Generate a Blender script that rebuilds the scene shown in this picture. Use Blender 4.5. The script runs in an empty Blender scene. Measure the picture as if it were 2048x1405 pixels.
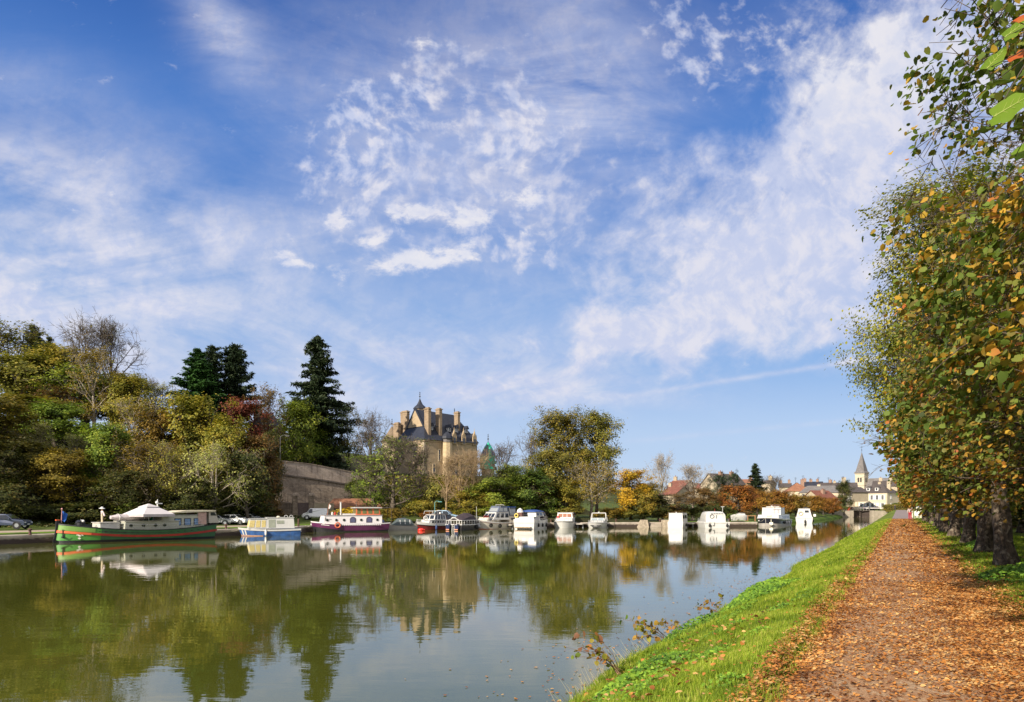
import bpy, math, random
import numpy as np
from mathutils import Vector, Matrix, noise as mnoise

S = bpy.context.scene
COL = S.collection
R = math.radians
# ------------------------------------------------------------------ camera
# the photograph's geometry: level camera 3.4 m above the water, rising front
F, HX, HY, CH = 1500.0, 1024.0, 1015.0, 3.4
VP = 0.5173                       # the canal runs along (0.5173, 1)
cam_d = bpy.data.cameras.new('camera')
cam = bpy.data.objects.new('camera', cam_d)
COL.objects.link(cam)
cam.location = (0, 0, CH)
cam.rotation_euler = (R(90), 0, 0)
cam_d.sensor_width = 36.0
cam_d.lens = F / 2048 * 36.0
cam_d.shift_y = (HY - 702.5) / 2048
cam_d.clip_start = 0.05
cam_d.clip_end = 6000
S.camera = cam

# ------------------------------------------------------------------ light
SUN_AZ = Vector((-0.68, -0.733, 0)).normalized()
SUN_EL = R(29)
sun_dir = Vector((SUN_AZ.x * math.cos(SUN_EL), SUN_AZ.y * math.cos(SUN_EL), math.sin(SUN_EL)))
sd = bpy.data.lights.new('sun', 'SUN')
sd.energy = 5.0
sd.angle = R(0.53)
sd.color = (1.0, 0.9, 0.76)
sun = bpy.data.objects.new('sun', sd)
COL.objects.link(sun)
sun.rotation_euler = sun_dir.to_track_quat('Z', 'Y').to_euler()
S.view_settings.view_transform = 'Standard'
S.view_settings.look = 'None'
S.view_settings.exposure = 0.5
S.view_settings.gamma = 1.0
S.render.engine = 'CYCLES'
S.cycles.max_bounces = 6
S.cycles.diffuse_bounces = 3
S.cycles.glossy_bounces = 4
S.cycles.transmission_bounces = 4
S.cycles.transparent_max_bounces = 8

# ------------------------------------------------------------------ node helpers
class NT:
    """tiny expression builder on a node tree"""
    def __init__(s, tree):
        s.t = tree
        s.n = tree.nodes
        s.l = tree.links
    def new(s, typ, **kw):
        n = s.n.new(typ)
        for k, v in kw.items():
            setattr(n, k, v)
        return n
    def put(s, sock, v):
        if hasattr(v, 'is_output') or isinstance(v, bpy.types.NodeSocket):
            s.l.new(v, sock)
        else:
            if hasattr(sock.default_value, '__len__') and not hasattr(v, '__len__'):
                v = [v] * len(sock.default_value)
            if hasattr(v, '__len__') and len(sock.default_value) == 4 and len(v) == 3:
                v = (*v, 1)
            sock.default_value = v
    def m(s, op, a, b=0.0, c=0.0, clamp=False):
        n = s.new('ShaderNodeMath', operation=op, use_clamp=clamp)
        s.put(n.inputs[0], a); s.put(n.inputs[1], b); s.put(n.inputs[2], c)
        return n.outputs[0]
    def v(s, op, a, b=(0, 0, 0)):
        n = s.new('ShaderNodeVectorMath', operation=op)
        s.put(n.inputs[0], a); s.put(n.inputs[1], b)
        return n.outputs[0]
    def vscale(s, a, k):
        n = s.new('ShaderNodeVectorMath', operation='SCALE')
        s.put(n.inputs[0], a); s.put(n.inputs['Scale'], k)
        return n.outputs[0]
    def comb(s, x, y, z=0.0):
        n = s.new('ShaderNodeCombineXYZ')
        s.put(n.inputs[0], x); s.put(n.inputs[1], y); s.put(n.inputs[2], z)
        return n.outputs[0]
    def sep(s, a):
        n = s.new('ShaderNodeSeparateXYZ')
        s.put(n.inputs[0], a)
        return n.outputs
    def noise(s, vec, scale, detail=4, rough=0.5, dist=0.0, lac=2.0):
        n = s.new('ShaderNodeTexNoise')
        s.put(n.inputs['Vector'], vec); s.put(n.inputs['Scale'], scale)
        s.put(n.inputs['Detail'], detail); s.put(n.inputs['Roughness'], rough)
        s.put(n.inputs['Distortion'], dist); s.put(n.inputs['Lacunarity'], lac)
        return n.outputs[0]
    def step(s, a, lo, hi, t0=0.0, t1=1.0):
        n = s.new('ShaderNodeMapRange', interpolation_type='SMOOTHSTEP')
        s.put(n.inputs[0], a); s.put(n.inputs[1], lo); s.put(n.inputs[2], hi)
        s.put(n.inputs[3], t0); s.put(n.inputs[4], t1)
        return n.outputs[0]
    def mix(s, f, a, b, blend='MIX'):
        n = s.new('ShaderNodeMix', data_type='RGBA', blend_type=blend)
        s.put(n.inputs[0], f); s.put(n.inputs[6], a); s.put(n.inputs[7], b)
        return n.outputs[2]
    def ramp(s, f, stops, interp='LINEAR'):
        n = s.new('ShaderNodeValToRGB')
        cr = n.color_ramp
        cr.interpolation = interp
        while len(cr.elements) > 1:
            cr.elements.remove(cr.elements[-1])
        cr.elements[0].position = stops[0][0]
        cr.elements[0].color = (*stops[0][1], 1)
        for p, c in stops[1:]:
            e = cr.elements.new(p)
            e.color = (*c, 1)
        s.put(n.inputs[0], f)
        return n.outputs[0]
    def obj(s):
        return s.new('ShaderNodeTexCoord').outputs['Object']
    def pos(s):
        return s.new('ShaderNodeNewGeometry').outputs['Position']

# ------------------------------------------------------------------ sky
world = bpy.data.worlds.new('World')
S.world = world
world.use_nodes = True
w = NT(world.node_tree)
w.n.clear()
out = w.new('ShaderNodeOutputWorld')
bg = w.new('ShaderNodeBackground')
sky = w.new('ShaderNodeTexSky', sky_type='NISHITA')
sky.sun_disc = False
sky.sun_elevation = SUN_EL
sky.sun_rotation = math.atan2(SUN_AZ.x, SUN_AZ.y)
sky.air_density = 1.0
sky.dust_density = 0.3
sky.ozone_density = 2.2
dirn = w.new('ShaderNodeTexCoord').outputs['Generated']
dx, dy, dz = w.sep(dirn)[:3]
ady = w.m('MAXIMUM', w.m('ABSOLUTE', dy), 0.15)
gx = w.m('DIVIDE', dx, ady)                     # tangent of the azimuth
gz = w.m('DIVIDE', dz, ady)                     # tangent of the height
dzp = w.m('ADD', w.m('MAXIMUM', dz, 0.0), 0.10)
pl = w.comb(w.m('DIVIDE', dx, dzp), w.m('DIVIDE', dy, dzp))   # cloud layer seen in perspective
def PX(x): return (x - HX) / F
def PY(y): return (HY - y) / F
def blob(px, py, rx, ry, ang=0.0, soft=1.0):
    """soft elliptical patch of sky round a direction"""
    a = w.m('SUBTRACT', gx, PX(px)); b = w.m('SUBTRACT', gz, PY(py))
    ca, sa = math.cos(R(ang)), math.sin(R(ang))
    u = w.m('ADD', w.m('MULTIPLY', a, ca), w.m('MULTIPLY', b, sa))
    v = w.m('SUBTRACT', w.m('MULTIPLY', b, ca), w.m('MULTIPLY', a, sa))
    u = w.m('DIVIDE', u, rx / F); v = w.m('DIVIDE', v, ry / F)
    d = w.m('ADD', w.m('MULTIPLY', u, u), w.m('MULTIPLY', v, v))
    return w.m('EXPONENT', w.m('MULTIPLY', d, -soft))
def addm(*a):
    r = a[0]
    for k in a[1:]: r = w.m('ADD', r, k)
    return r
def mul(*a):
    r = a[0]
    for k in a[1:]: r = w.m('MULTIPLY', r, k)
    return r
warp = w.noise(pl, 1.3, 3, 0.55)
gvec = w.comb(gx, gz)
n_big = w.noise(gvec, 3.2, 6, 0.55, 0.4)
# cirrus veils, combed out sideways
str1 = w.comb(w.m('ADD', w.m('MULTIPLY', gx, 1.5), w.m('MULTIPLY', gz, 0.6)), w.m('ADD', w.m('MULTIPLY', gz, 4.6), w.m('MULTIPLY', gx, 0.9)))
str2 = w.comb(w.m('MULTIPLY', gx, 1.6), w.m('ADD', w.m('MULTIPLY', gz, 7.0), w.m('MULTIPLY', gx, -0.8)), 3.0)
cir1 = w.noise(str1, 1.5, 9, 0.60, 0.9)
cir2 = w.noise(str2, 1.4, 9, 0.62, 0.7)
veil_m = addm(mul(blob(100, 400, 330, 150, -10), 0.9), mul(blob(230, 620, 560, 190, 0), 1.1), mul(blob(1150, 130, 170, 250, 35), 0.8),
              mul(blob(440, 60, 60, 110, 35), 0.75), mul(blob(30, 180, 160, 100, 0), 0.22), mul(blob(860, 720, 480, 110, 5), 0.8), mul(blob(700, 200, 220, 200, 20), 0.35), mul(blob(1000, 330, 260, 200, 20), 0.45))
veil = mul(veil_m, w.step(w.m('ADD', mul(cir1, 0.75), mul(cir2, 0.45)), 0.34, 0.84), 1.12)
wv = w.v('ADD', gvec, w.vscale(w.comb(w.m('SUBTRACT', warp, 0.5), w.m('SUBTRACT', n_big, 0.5)), 0.10))
# small mackerel puffs
puffn = w.noise(wv, 44.0, 5, 0.55, 0.1)
puffb = w.noise(gvec, 14.0, 4, 0.55, 0.3)
puff_m = addm(blob(640, 410, 50, 34), blob(700, 300, 70, 80), blob(1060, 480, 80, 60), blob(960, 200, 120, 50), blob(1100, 390, 60, 60), blob(900, 320, 150, 60), blob(850, 110, 60, 60, 0), blob(860, 170, 150, 50, 20), blob(740, 190, 80, 40, 0), blob(740, 270, 110, 60, 20), blob(1010, 290, 110, 80, 10), blob(700, 380, 90, 60, -5), blob(860, 400, 110, 50, 0),
              blob(1020, 400, 100, 50, 0), blob(960, 490, 150, 45, 3), blob(790, 490, 130, 40, 5), blob(1350, 60, 60, 80, 30), blob(1430, 110, 90, 70, 0), blob(660, 430, 60, 30, -8),
              mul(blob(1560, 60, 90, 80, 0), 0.8), mul(blob(1340, 690, 110, 35, 25), 0.7), mul(blob(1180, 330, 110, 90, 30), 0.8), mul(blob(1130, 470, 80, 40, 30), 0.8), mul(blob(960, 130, 60, 40, 0), 0.7))
pm = w.m('MINIMUM', puff_m, 1.0)
puff = w.step(w.m('ADD', mul(w.m('SUBTRACT', puffn, 0.5), 1.7), w.m('ADD', mul(w.m('SUBTRACT', puffb, 0.5), 1.0), mul(pm, 0.40))), 0.22, 0.80)
puff = mul(puff, w.m('MINIMUM', mul(puff_m, 2.0), 1.0), w.step(w.noise(gvec, 5.0, 3, 0.5), 0.38, 0.60, 0.30, 0.72))
puff = w.m('ADD', puff, mul(pm, w.step(n_big, 0.3, 0.7), 0.16))
# bigger cumulus rags low in the middle
ragn = w.noise(w.comb(gx, w.m('MULTIPLY', gz, 1.5)), 23.0, 8, 0.66, 0.2)
rag_m = addm(blob(835, 520, 75, 30, 3), mul(blob(925, 512, 80, 20, 0), 0.9), mul(blob(745, 540, 90, 18, 5), 0.8), mul(blob(558, 508, 38, 24, -10), 0.8), mul(blob(1040, 392, 75, 26, 0), 0.9),
             blob(840, 425, 66, 26, 0), mul(blob(940, 445, 60, 28, 0), 0.8), mul(blob(680, 440, 60, 20, -12), 0.7), mul(blob(750, 480, 60, 16, 5), 0.8), mul(blob(1080, 472, 60, 14, 0), 0.7), mul(blob(850, 88, 40, 24, 0), 0.7), mul(blob(615, 528, 44, 12, -6), 0.7))
rag = w.step(w.m('ADD', w.m('MINIMUM', rag_m, 1.0), mul(w.m('SUBTRACT', ragn, 0.5), 3.4)), 0.35, 1.55)
# the great diagonal bank on the right
bx = w.m('SUBTRACT', gx, PX(1080)); bz = w.m('SUBTRACT', gz, PY(610))
edge = w.m('SUBTRACT', w.m('MULTIPLY', bx, 0.70), w.m('MULTIPLY', bz, 0.714))     # distance right of the bank's left edge
edgen = w.noise(wv, 13.0, 8, 0.6, 0.2)
edgeb = w.noise(w.comb(w.m('ADD', mul(gx, 0.71), mul(gz, 0.70)), w.m('MULTIPLY', w.m('SUBTRACT', gz, gx), 1.35)), 5.0, 9, 0.6, 0.35)
cott = w.noise(wv, 30.0, 7, 0.62, 0.1)
e2 = w.m('ADD', edge, w.m('ADD', mul(w.m('SUBTRACT', edgen, 0.5), 0.34), mul(w.m('SUBTRACT', edgeb, 0.5), 0.26)))
bank = mul(w.step(e2, -0.05, 0.15), w.step(w.m('ADD', gz, w.m('ADD', mul(w.m('SUBTRACT', edgeb, 0.5), 0.16), mul(w.m('SUBTRACT', edgen, 0.5), 0.10))), PY(750), PY(650)))
dense = w.m('ADD', mul(w.step(edgeb, 0.32, 0.66), 0.34), mul(w.step(w.m('ABSOLUTE', w.m('SUBTRACT', e2, 0.09)), 0.17, 0.0), 0.30))
dense = w.m('ADD', dense, mul(w.m('SUBTRACT', cott, 0.5), 0.65))
dense = w.m('ADD', dense, mul(blob(1660, 110, 170, 170, 0), 0.45))
dense = w.m('ADD', dense, mul(blob(1500, 540, 360, 140, 12), 0.30))
bank = mul(bank, w.m('MAXIMUM', w.m('ADD', dense, 0.40), 0.1))
# low pale bands and the vapour trail
band = mul(w.m('ADD', blob(900, 770, 330, 40, 0), mul(blob(1150, 790, 260, 30, 0), 0.8)), w.step(cir2, 0.40, 0.66), 0.45)
tr = w.m('SUBTRACT', gz, w.m('ADD', PY(776), mul(w.m('SUBTRACT', gx, PX(1360)), 0.152)))
trail = mul(w.m('EXPONENT', mul(mul(tr, tr), -1 / (2 * 0.0026 ** 2))), w.step(gx, PX(1180), PX(1500)), w.step(cir1, 0.2, 0.6), 0.60)
tr2 = w.m('SUBTRACT', gz, w.m('ADD', PY(884), mul(w.m('SUBTRACT', gx, PX(1250)), 0.095)))
trail2 = mul(w.m('EXPONENT', mul(mul(tr2, tr2), -1 / (2 * 0.0026 ** 2))), w.step(gx, PX(1200), PX(1300)), 0.16)
cloud = addm(veil, puff, mul(rag, 0.9), bank, band, trail, trail2)
cloud = w.m('MINIMUM', w.m('MAXIMUM', cloud, 0.0), 0.93)
low = w.m('MULTIPLY', dz, 1 / 0.6, clamp=True)
hz_c = w.ramp(low, [(0.0, (5.7, 6.8, 8.7)), (0.13, (4.8, 6.2, 8.7)), (0.34, (2.5, 4.4, 7.9)), (0.70, (0.85, 2.3, 6.2)), (0.92, (0.36, 1.35, 4.8))], 'EASE')
nis = w.mix(1.0, sky.outputs[0], w.ramp(low, [(0.0, (0.90, 0.95, 1.0)), (0.45, (0.72, 0.92, 1.15)), (1.0, (0.62, 0.90, 1.35))]), 'MULTIPLY')
blue = w.mix(w.step(dz, 0.75, 0.45, 0.0, 0.85), nis, hz_c)
shade = w.step(w.m('ADD', cott, mul(n_big, 0.5)), 0.62, 0.90)
white = w.mix(shade, (5.9, 6.4, 8.3), (7.8, 7.7, 8.5))
white = w.mix(w.m('MINIMUM', w.m('ADD', mul(rag, 0.65), mul(blob(1650, 90, 200, 160), 0.6)), 1.0), white, (9.3, 9.0, 8.9))
skyc = w.mix(cloud, blue, white)
# unseen broken cloud, added behind the camera and overhead as fill light
back_fill = w.m('MAXIMUM', w.step(dy, 0.05, -0.45), w.step(dz, 0.62, 0.85))
skyc = w.mix(mul(back_fill, w.step(w.noise(dirn, 2.2, 6, 0.6), 0.35, 0.6, 0.35, 1.0)), skyc, (9.5, 9.2, 9.2))
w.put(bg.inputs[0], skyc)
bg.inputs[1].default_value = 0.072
w.l.new(bg.outputs[0], out.inputs[0])
try:
    world.cycles.sampling_method = 'MANUAL'
    world.cycles.sample_map_resolution = 512
except Exception:
    pass

# ------------------------------------------------------------------ geometry helpers
def W(px, py, Y):
    """a point of the place at distance Y seen in direction (px, py)"""
    return Vector(((px - HX) / F * Y, Y, CH - (py - HY) / F * Y))
def G(px, py, z=0.0):
    Y = F * (CH - z) / (py - HY)
    return Vector(((px - HX) / F * Y, Y, z))
def sst(a, b, x):
    t = np.clip((np.asarray(x, float) - a) / (b - a), 0, 1)
    return t * t * (3 - 2 * t)

def fast_mesh(name, V, Fa, smooth=False):
    """V (n,3), Fa list of equal-length faces or (m,k) array"""
    V = np.asarray(V, np.float32); Fa = np.asarray(Fa, np.int32)
    me = bpy.data.meshes.new(name)
    me.vertices.add(len(V)); me.vertices.foreach_set('co', V.ravel())
    m, k = Fa.shape
    me.loops.add(m * k); me.loops.foreach_set('vertex_index', Fa.ravel())
    me.polygons.add(m)
    me.polygons.foreach_set('loop_start', np.arange(0, m * k, k, dtype=np.int32))
    me.polygons.foreach_set('loop_total', np.full(m, k, np.int32))
    if smooth:
        me.polygons.foreach_set('use_smooth', np.ones(m, bool))
    me.update(calc_edges=True)
    return me
def link(name, me, mat=None, parent=None, **props):
    o = bpy.data.objects.new(name, me)
    COL.objects.link(o)
    if mat is not None and me is not None and len(me.materials) == 0:
        me.materials.append(mat)
    if parent is not None:
        o.parent = parent
    for k, v in props.items():
        o[k] = v
    return o
def thing(name, label, cat, loc=(0, 0, 0), rz=0.0, group=None, scale=None):
    o = bpy.data.objects.new(name, None)
    COL.objects.link(o)
    o.empty_display_size = 0.2
    o.location = loc
    o.rotation_euler = (0, 0, rz)
    if scale: o.scale = scale
    o['label'] = label; o['category'] = cat
    if group: o['group'] = group
    return o
def tag(o, label, cat, group=None):
    o['label'] = label; o['category'] = cat
    if group: o['group'] = group
    return o

class MB:
    """collects simple solids into one mesh"""
    def __init__(s): s.V = []; s.F = []
    def add(s, vs, fs):
        b = len(s.V)
        s.V += [tuple(v) for v in vs]
        s.F += [tuple(i + b for i in f) for f in fs]
        return s
    def box(s, c, d, rz=0.0, M=None):
        hx, hy, hz = d[0] / 2, d[1] / 2, d[2] / 2
        vs = [Vector((x, y, z)) for z in (-hz, hz) for y in (-hy, hy) for x in (-hx, hx)]
        m = Matrix.Translation(c) @ (M if M is not None else Matrix.Rotation(rz, 4, 'Z'))
        return s.add([m @ v for v in vs], [(0, 2, 3, 1), (4, 5, 7, 6), (0, 1, 5, 4), (2, 6, 7, 3), (0, 4, 6, 2), (1, 3, 7, 5)])
    def box2(s, a, b):
        return s.box(((a[0] + b[0]) / 2, (a[1] + b[1]) / 2, (a[2] + b[2]) / 2), (abs(b[0] - a[0]), abs(b[1] - a[1]), abs(b[2] - a[2])))
    def tube(s, p, q, r0, r1=None, n=6, cap=True):
        r1 = r0 if r1 is None else r1
        p, q = Vector(p), Vector(q)
        d = (q - p)
        if d.length < 1e-6: return s
        d.normalize()
        a = d.orthogonal().normalized(); b = d.cross(a)
        ring = lambda c, r: [c + (a * math.cos(2 * math.pi * i / n) + b * math.sin(2 * math.pi * i / n)) * r for i in range(n)]
        vs = ring(p, r0) + ring(q, r1)
        fs = [(i, (i + 1) % n, n + (i + 1) % n, n + i) for i in range(n)]
        if cap:
            fs += [tuple(range(n - 1, -1, -1)), tuple(range(n, 2 * n))]
        return s.add(vs, fs)
    def path(s, pts, r, n=6):
        for a, b in zip(pts, pts[1:]): s.tube(a, b, r, r, n)
        return s
    def lathe(s, prof, c=(0, 0, 0), n=16, axis='Z', M=None):
        vs = []; k = len(prof)
        for r, z in prof:
            for i in range(n):
                a = 2 * math.pi * i / n
                v = Vector((r * math.cos(a), r * math.sin(a), z))
                if axis == 'Y': v = Vector((v.x, v.z, v.y))
                if axis == 'X': v = Vector((v.z, v.x, v.y))
                if M is not None: v = M @ v
                vs.append(Vector(c) + v)
        fs = [(j * n + i, j * n + (i + 1) % n, (j + 1) * n + (i + 1) % n, (j + 1) * n + i) for j in range(k - 1) for i in range(n)]
        fs += [tuple(range(n - 1, -1, -1)), tuple((k - 1) * n + i for i in range(n))]
        return s.add(vs, fs)
    def prism(s, poly, axis, a, b):
        """poly of 2-D points extruded along axis from a to b"""
        def P(u, v, w_):
            return {'X': (w_, u, v), 'Y': (u, w_, v), 'Z': (u, v, w_)}[axis]
        n = len(poly)
        vs = [P(u, v, a) for u, v in poly] + [P(u, v, b) for u, v in poly]
        fs = [(i, (i + 1) % n, n + (i + 1) % n, n + i) for i in range(n)] + [tuple(range(n - 1, -1, -1)), tuple(range(n, 2 * n))]
        return s.add(vs, fs)
    def torus(s, c, R0, r, axis='Y', n=18, m=8, M=None):
        vs = []
        for i in range(n):
            a = 2 * math.pi * i / n
            for j in range(m):
                b = 2 * math.pi * j / m
                rr = R0 + r * math.cos(b)
                v = Vector((rr * math.cos(a), rr * math.sin(a), r * math.sin(b)))
                if axis == 'Y': v = Vector((v.x, v.z, v.y))
                if axis == 'X': v = Vector((v.z, v.x, v.y))
                if M is not None: v = M @ v
                vs.append(Vector(c) + v)
        return s.add(vs, [(i * m + j, i * m + (j + 1) % m, ((i + 1) % n) * m + (j + 1) % m, ((i + 1) % n) * m + j) for i in range(n) for j in range(m)])
    def ball(s, c, r, n=12, m=8, sc=(1, 1, 1)):
        pr = [(max(1e-4, math.sin(math.pi * j / m)) * r, -math.cos(math.pi * j / m) * r) for j in range(m + 1)]
        return s.lathe(pr, c, n, 'Z', Matrix.Diagonal((*sc, 1)))
    def build(s, name, mat, parent=None, smooth=False, bevel=0.0, **props):
        me = bpy.data.meshes.new(name)
        me.from_pydata(s.V, [], s.F)
        import bmesh
        bm = bmesh.new(); bm.from_mesh(me)
        bmesh.ops.recalc_face_normals(bm, faces=bm.faces)
        bm.to_mesh(me); bm.free()
        if smooth:
            for p in me.polygons: p.use_smooth = True
            if hasattr(me, 'set_sharp_from_angle'): me.set_sharp_from_angle(angle=R(38))
        o = link(name, me, mat, parent, **props)
        if bevel > 0:
            m = o.modifiers.new('bevel', 'BEVEL'); m.width = bevel; m.segments = 2; m.limit_method = 'ANGLE'
        return o

# ------------------------------------------------------------------ materials
MATS = {}
def mat(name, color=(0.5, 0.5, 0.5), rough=0.6, metal=0.0, spec=0.5, var=0.12, vscale=1.2, dirt=0.0, coat=0.0, bump=0.0, bscale=20, emit=None):
    """painted / plain surface with slight variation and optional dirt"""
    if name in MATS: return MATS[name]
    m = bpy.data.materials.new(name); m.use_nodes = True
    MATS[name] = m
    t = NT(m.node_tree); b = t.n['Principled BSDF']
    p = t.obj()
    n = t.noise(p, vscale, 5, 0.6)
    c = t.mix(t.step(n, 0.3, 0.7), tuple(k * (1 - var) for k in color), tuple(min(1, k * (1 + var)) for k in color))
    if dirt > 0:
        q = t.sep(p)
        st = t.noise(t.comb(t.m('MULTIPLY', q[0], 5), t.m('MULTIPLY', q[1], 5), t.m('MULTIPLY', q[2], 0.6)), 1.5, 4, 0.6)
        c = t.mix(t.m('MULTIPLY', t.step(st, 0.5, 0.75), dirt), c, (0.16, 0.13, 0.09))
    t.put(b.inputs['Base Color'], c)
    t.put(b.inputs['Roughness'], t.step(n, 0.2, 0.8, max(0.02, rough - 0.06), min(1, rough + 0.06)))
    b.inputs['Metallic'].default_value = metal
    b.inputs['Specular IOR Level'].default_value = spec
    b.inputs['Coat Weight'].default_value = coat
    if bump > 0:
        bn = t.new('ShaderNodeBump'); bn.inputs['Strength'].default_value = bump; bn.inputs['Distance'].default_value = 0.02
        t.put(bn.inputs['Height'], t.noise(p, bscale, 5, 0.6)); t.l.new(bn.outputs[0], b.inputs['Normal'])
    return m
def glass(name, color=(0.02, 0.025, 0.03)):
    m = mat(name, color, 0.06, 0.0, 0.8, 0.2)
    return m
# ------------------------------------------------------------------ land and water
def path_z(Y):
    return 1.75 + 0.72 * sst(105, 245, Y)
FB = np.array([(-112, -22), (-46.2, 69.4), (-44.3, 73.2), (-33.5, 88.2), (-28.2, 97.0), (-28.6, 104), (-14.5, 118), (6.7, 126), (17.2, 128), (26.3, 129), (38, 130.8), (43, 131.4)], float)  # quay
FB2 = np.array([(43, 131.4), (46, 141), (56, 158), (67, 171), (90, 212), (112.4, 255)], float)                                                     # grassy far bank
NE = -5.6                                                                                                                                          # near edge
water_poly = np.vstack([FB, FB2[1:], [(116, 256), (116, 330), (122.5, 330), (122.5, 256), (126.3, 255), (VP * -40 + NE, -40), (-110, -40)]])
def poly_sd(P, x, y):
    """signed distance, positive inside"""
    x = np.asarray(x, float); y = np.asarray(y, float)
    d = np.full(x.shape, 1e9); ins = np.zeros(x.shape, bool)
    n = len(P)
    for i in range(n):
        ax, ay = P[i]; bx_, by_ = P[(i + 1) % n]
        ex, ey = bx_ - ax, by_ - ay
        L = ex * ex + ey * ey
        t = np.clip(((x - ax) * ex + (y - ay) * ey) / max(L, 1e-9), 0, 1)
        d = np.minimum(d, np.hypot(x - ax - t * ex, y - ay - t * ey))
        c = ((ay > y) != (by_ > y)) & (x < (bx_ - ax) * (y - ay) / (by_ - ay + 1e-12) + ax)
        ins ^= c
    return np.where(ins, d, -d)
RW = np.array([(-44, 143), (-31, 154.5), (-16, 159.5), (3, 163.5)], float)      # line of the castle's retaining wall
def terrain(x, y):
    x = np.asarray(x, float); y = np.asarray(y, float)
    z = np.full(x.shape, 0.86)
    d = (x + 64) * (-0.86) + (y - 88) * 0.51
    hill = 17 * sst(-1, 40, d) + 3.0 * sst(35, 80, d)
    hill = hill * (1 - 0.5 * sst(-45, -20, x) * 1.0)
    plat_y = np.interp(x, RW[:, 0], RW[:, 1])
    pl_ = 8.6 * (1 - sst(4, 20, x)) * sst(-70, -42, x) * (y > plat_y + 1.2)
    z = z + np.maximum(hill, pl_) + 0.75 * sst(108, 134, y) * sst(-46, -34, x) * (1 - sst(8, 30, x))
    z = z + 2.3 * sst(128, 255, y) * sst(-5, 25, x) * (1 - sst(60, 400, d)) * sst(3, 22, -poly_sd(water_poly, x, y)) + 2.5 * sst(300, 700, y)
    o = x - VP * y
    right = sst(-1, 4, o + 2.0)
    z = z * (1 - right) + (path_z(y) - 0.06 + 0.4 * sst(20, 80, o)) * right
    return z
def tz(x, y): return float(terrain(np.array([x]), np.array([y]))[0])

def grade(parts):
    out_ = []
    for a, b, st in parts: out_.append(np.arange(a, b, st))
    return np.concatenate(out_)
oo = grade([(-900, -300, 60), (-300, -130, 8), (-130, 2, 0.8), (2, 30, 1.2), (30, 120, 6), (120, 900, 60)])
yy = grade([(-60, 40, 6), (40, 60, 2.5), (60, 185, 0.8), (185, 300, 2.5), (300, 600, 20), (600, 3000, 150)])
OO, YY = np.meshgrid(oo, yy)
XX = OO + VP * YY
ZZ = terrain(XX, YY)
sd_ = poly_sd(water_poly, XX, YY)
ZZ = ZZ + np.where((OO < -8), 0.05 * np.sin(XX * 0.9 + 1.3 * np.sin(YY * 0.31)) * np.cos(YY * 0.7), 0)
ZZ = np.where(sd_ > -0.9, -1.6, ZZ)
ZZ = np.where((OO > NE - 1.5) & (OO < 11.0) & (YY < 262), -1.9, ZZ)       # the near bank has its own finer sheet
nY, nO = OO.shape
idx = np.arange(nY * nO).reshape(nY, nO)
quads = np.stack([idx[:-1, :-1], idx[:-1, 1:], idx[1:, 1:], idx[1:, :-1]], -1).reshape(-1, 4)

def grass_material(name, dark=(0.028, 0.075, 0.008), light=(0.085, 0.19, 0.018), brown=(0.10, 0.075, 0.03), browns=0.25, steep=None):
    m = bpy.data.materials.new(name); m.use_nodes = True
    t = NT(m.node_tree); b = t.n['Principled BSDF']
    p = t.pos()
    n1 = t.noise(p, 0.35, 5, 0.6); n2 = t.noise(p, 9.0, 6, 0.7); n3 = t.noise(p, 1.7, 4, 0.6)
    c = t.mix(t.step(t.m('ADD', t.m('MULTIPLY', n1, 0.5), t.m('MULTIPLY', n2, 0.5)), 0.35, 0.65), dark, light)
    c = t.mix(t.m('MULTIPLY', t.step(n3, 0.52, 0.75), browns), c, brown)
    if steep is not None:
        nz = t.sep(t.new('ShaderNodeNewGeometry').outputs['Normal'])[2]
        c = t.mix(t.step(nz, 0.985, 0.93), c, t.mix(t.step(n2, 0.35, 0.65), steep, tuple(k * 2.2 for k in steep)))
    t.put(b.inputs['Base Color'], c)
    b.inputs['Roughness'].default_value = 0.9
    b.inputs['Specular IOR Level'].default_value = 0.15
    bn = t.new('ShaderNodeBump'); bn.inputs['Strength'].default_value = 0.8; bn.inputs['Distance'].default_value = 0.08
    t.put(bn.inputs['Height'], t.noise(p, 6.0, 6, 0.7)); t.l.new(bn.outputs[0], b.inputs['Normal'])
    return m
M_ground = grass_material('meadow', dark=(0.045, 0.07, 0.014), light=(0.11, 0.14, 0.028), steep=(0.022, 0.022, 0.010))
g = link('ground', fast_mesh('ground', np.stack([XX, YY, ZZ], -1).reshape(-1, 3), quads, True), M_ground, kind='structure')

# water ---------------------------------------------------------------
M_water = bpy.data.materials.new('canal_water'); M_water.use_nodes = True
t = NT(M_water.node_tree); b = t.n['Principled BSDF']
p = t.pos(); q = t.sep(p)
mur = t.noise(t.comb(t.m('MULTIPLY', q[0], 0.05), t.m('MULTIPLY', q[1], 0.05)), 1.0, 3, 0.5)
t.put(b.inputs['Base Color'], t.mix(t.step(mur, 0.35, 0.65), (0.062, 0.070, 0.010), (0.092, 0.098, 0.015)))
b.inputs['Roughness'].default_value = 0.015
b.inputs['IOR'].default_value = 1.75
rot = t.v('ADD', p, (0, 0, 0))
w1 = t.noise(t.comb(t.m('MULTIPLY', q[0], 0.55), t.m('MULTIPLY', q[1], 1.3)), 1.0, 3, 0.5, 0.3)
w2 = t.noise(t.comb(t.m('MULTIPLY', q[0], 2.6), t.m('MULTIPLY', q[1], 5.5)), 1.0, 2, 0.5, 0.2)
w3 = t.noise(t.comb(t.m('MULTIPLY', q[0], 0.05), t.m('MULTIPLY', q[1], 0.08)), 1.0, 2, 0.5)
hgt = t.m('ADD', t.m('MULTIPLY', w1, 0.022), t.m('MULTIPLY', t.m('MULTIPLY', w2, 0.007), t.step(w3, 0.4, 0.65)))
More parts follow.
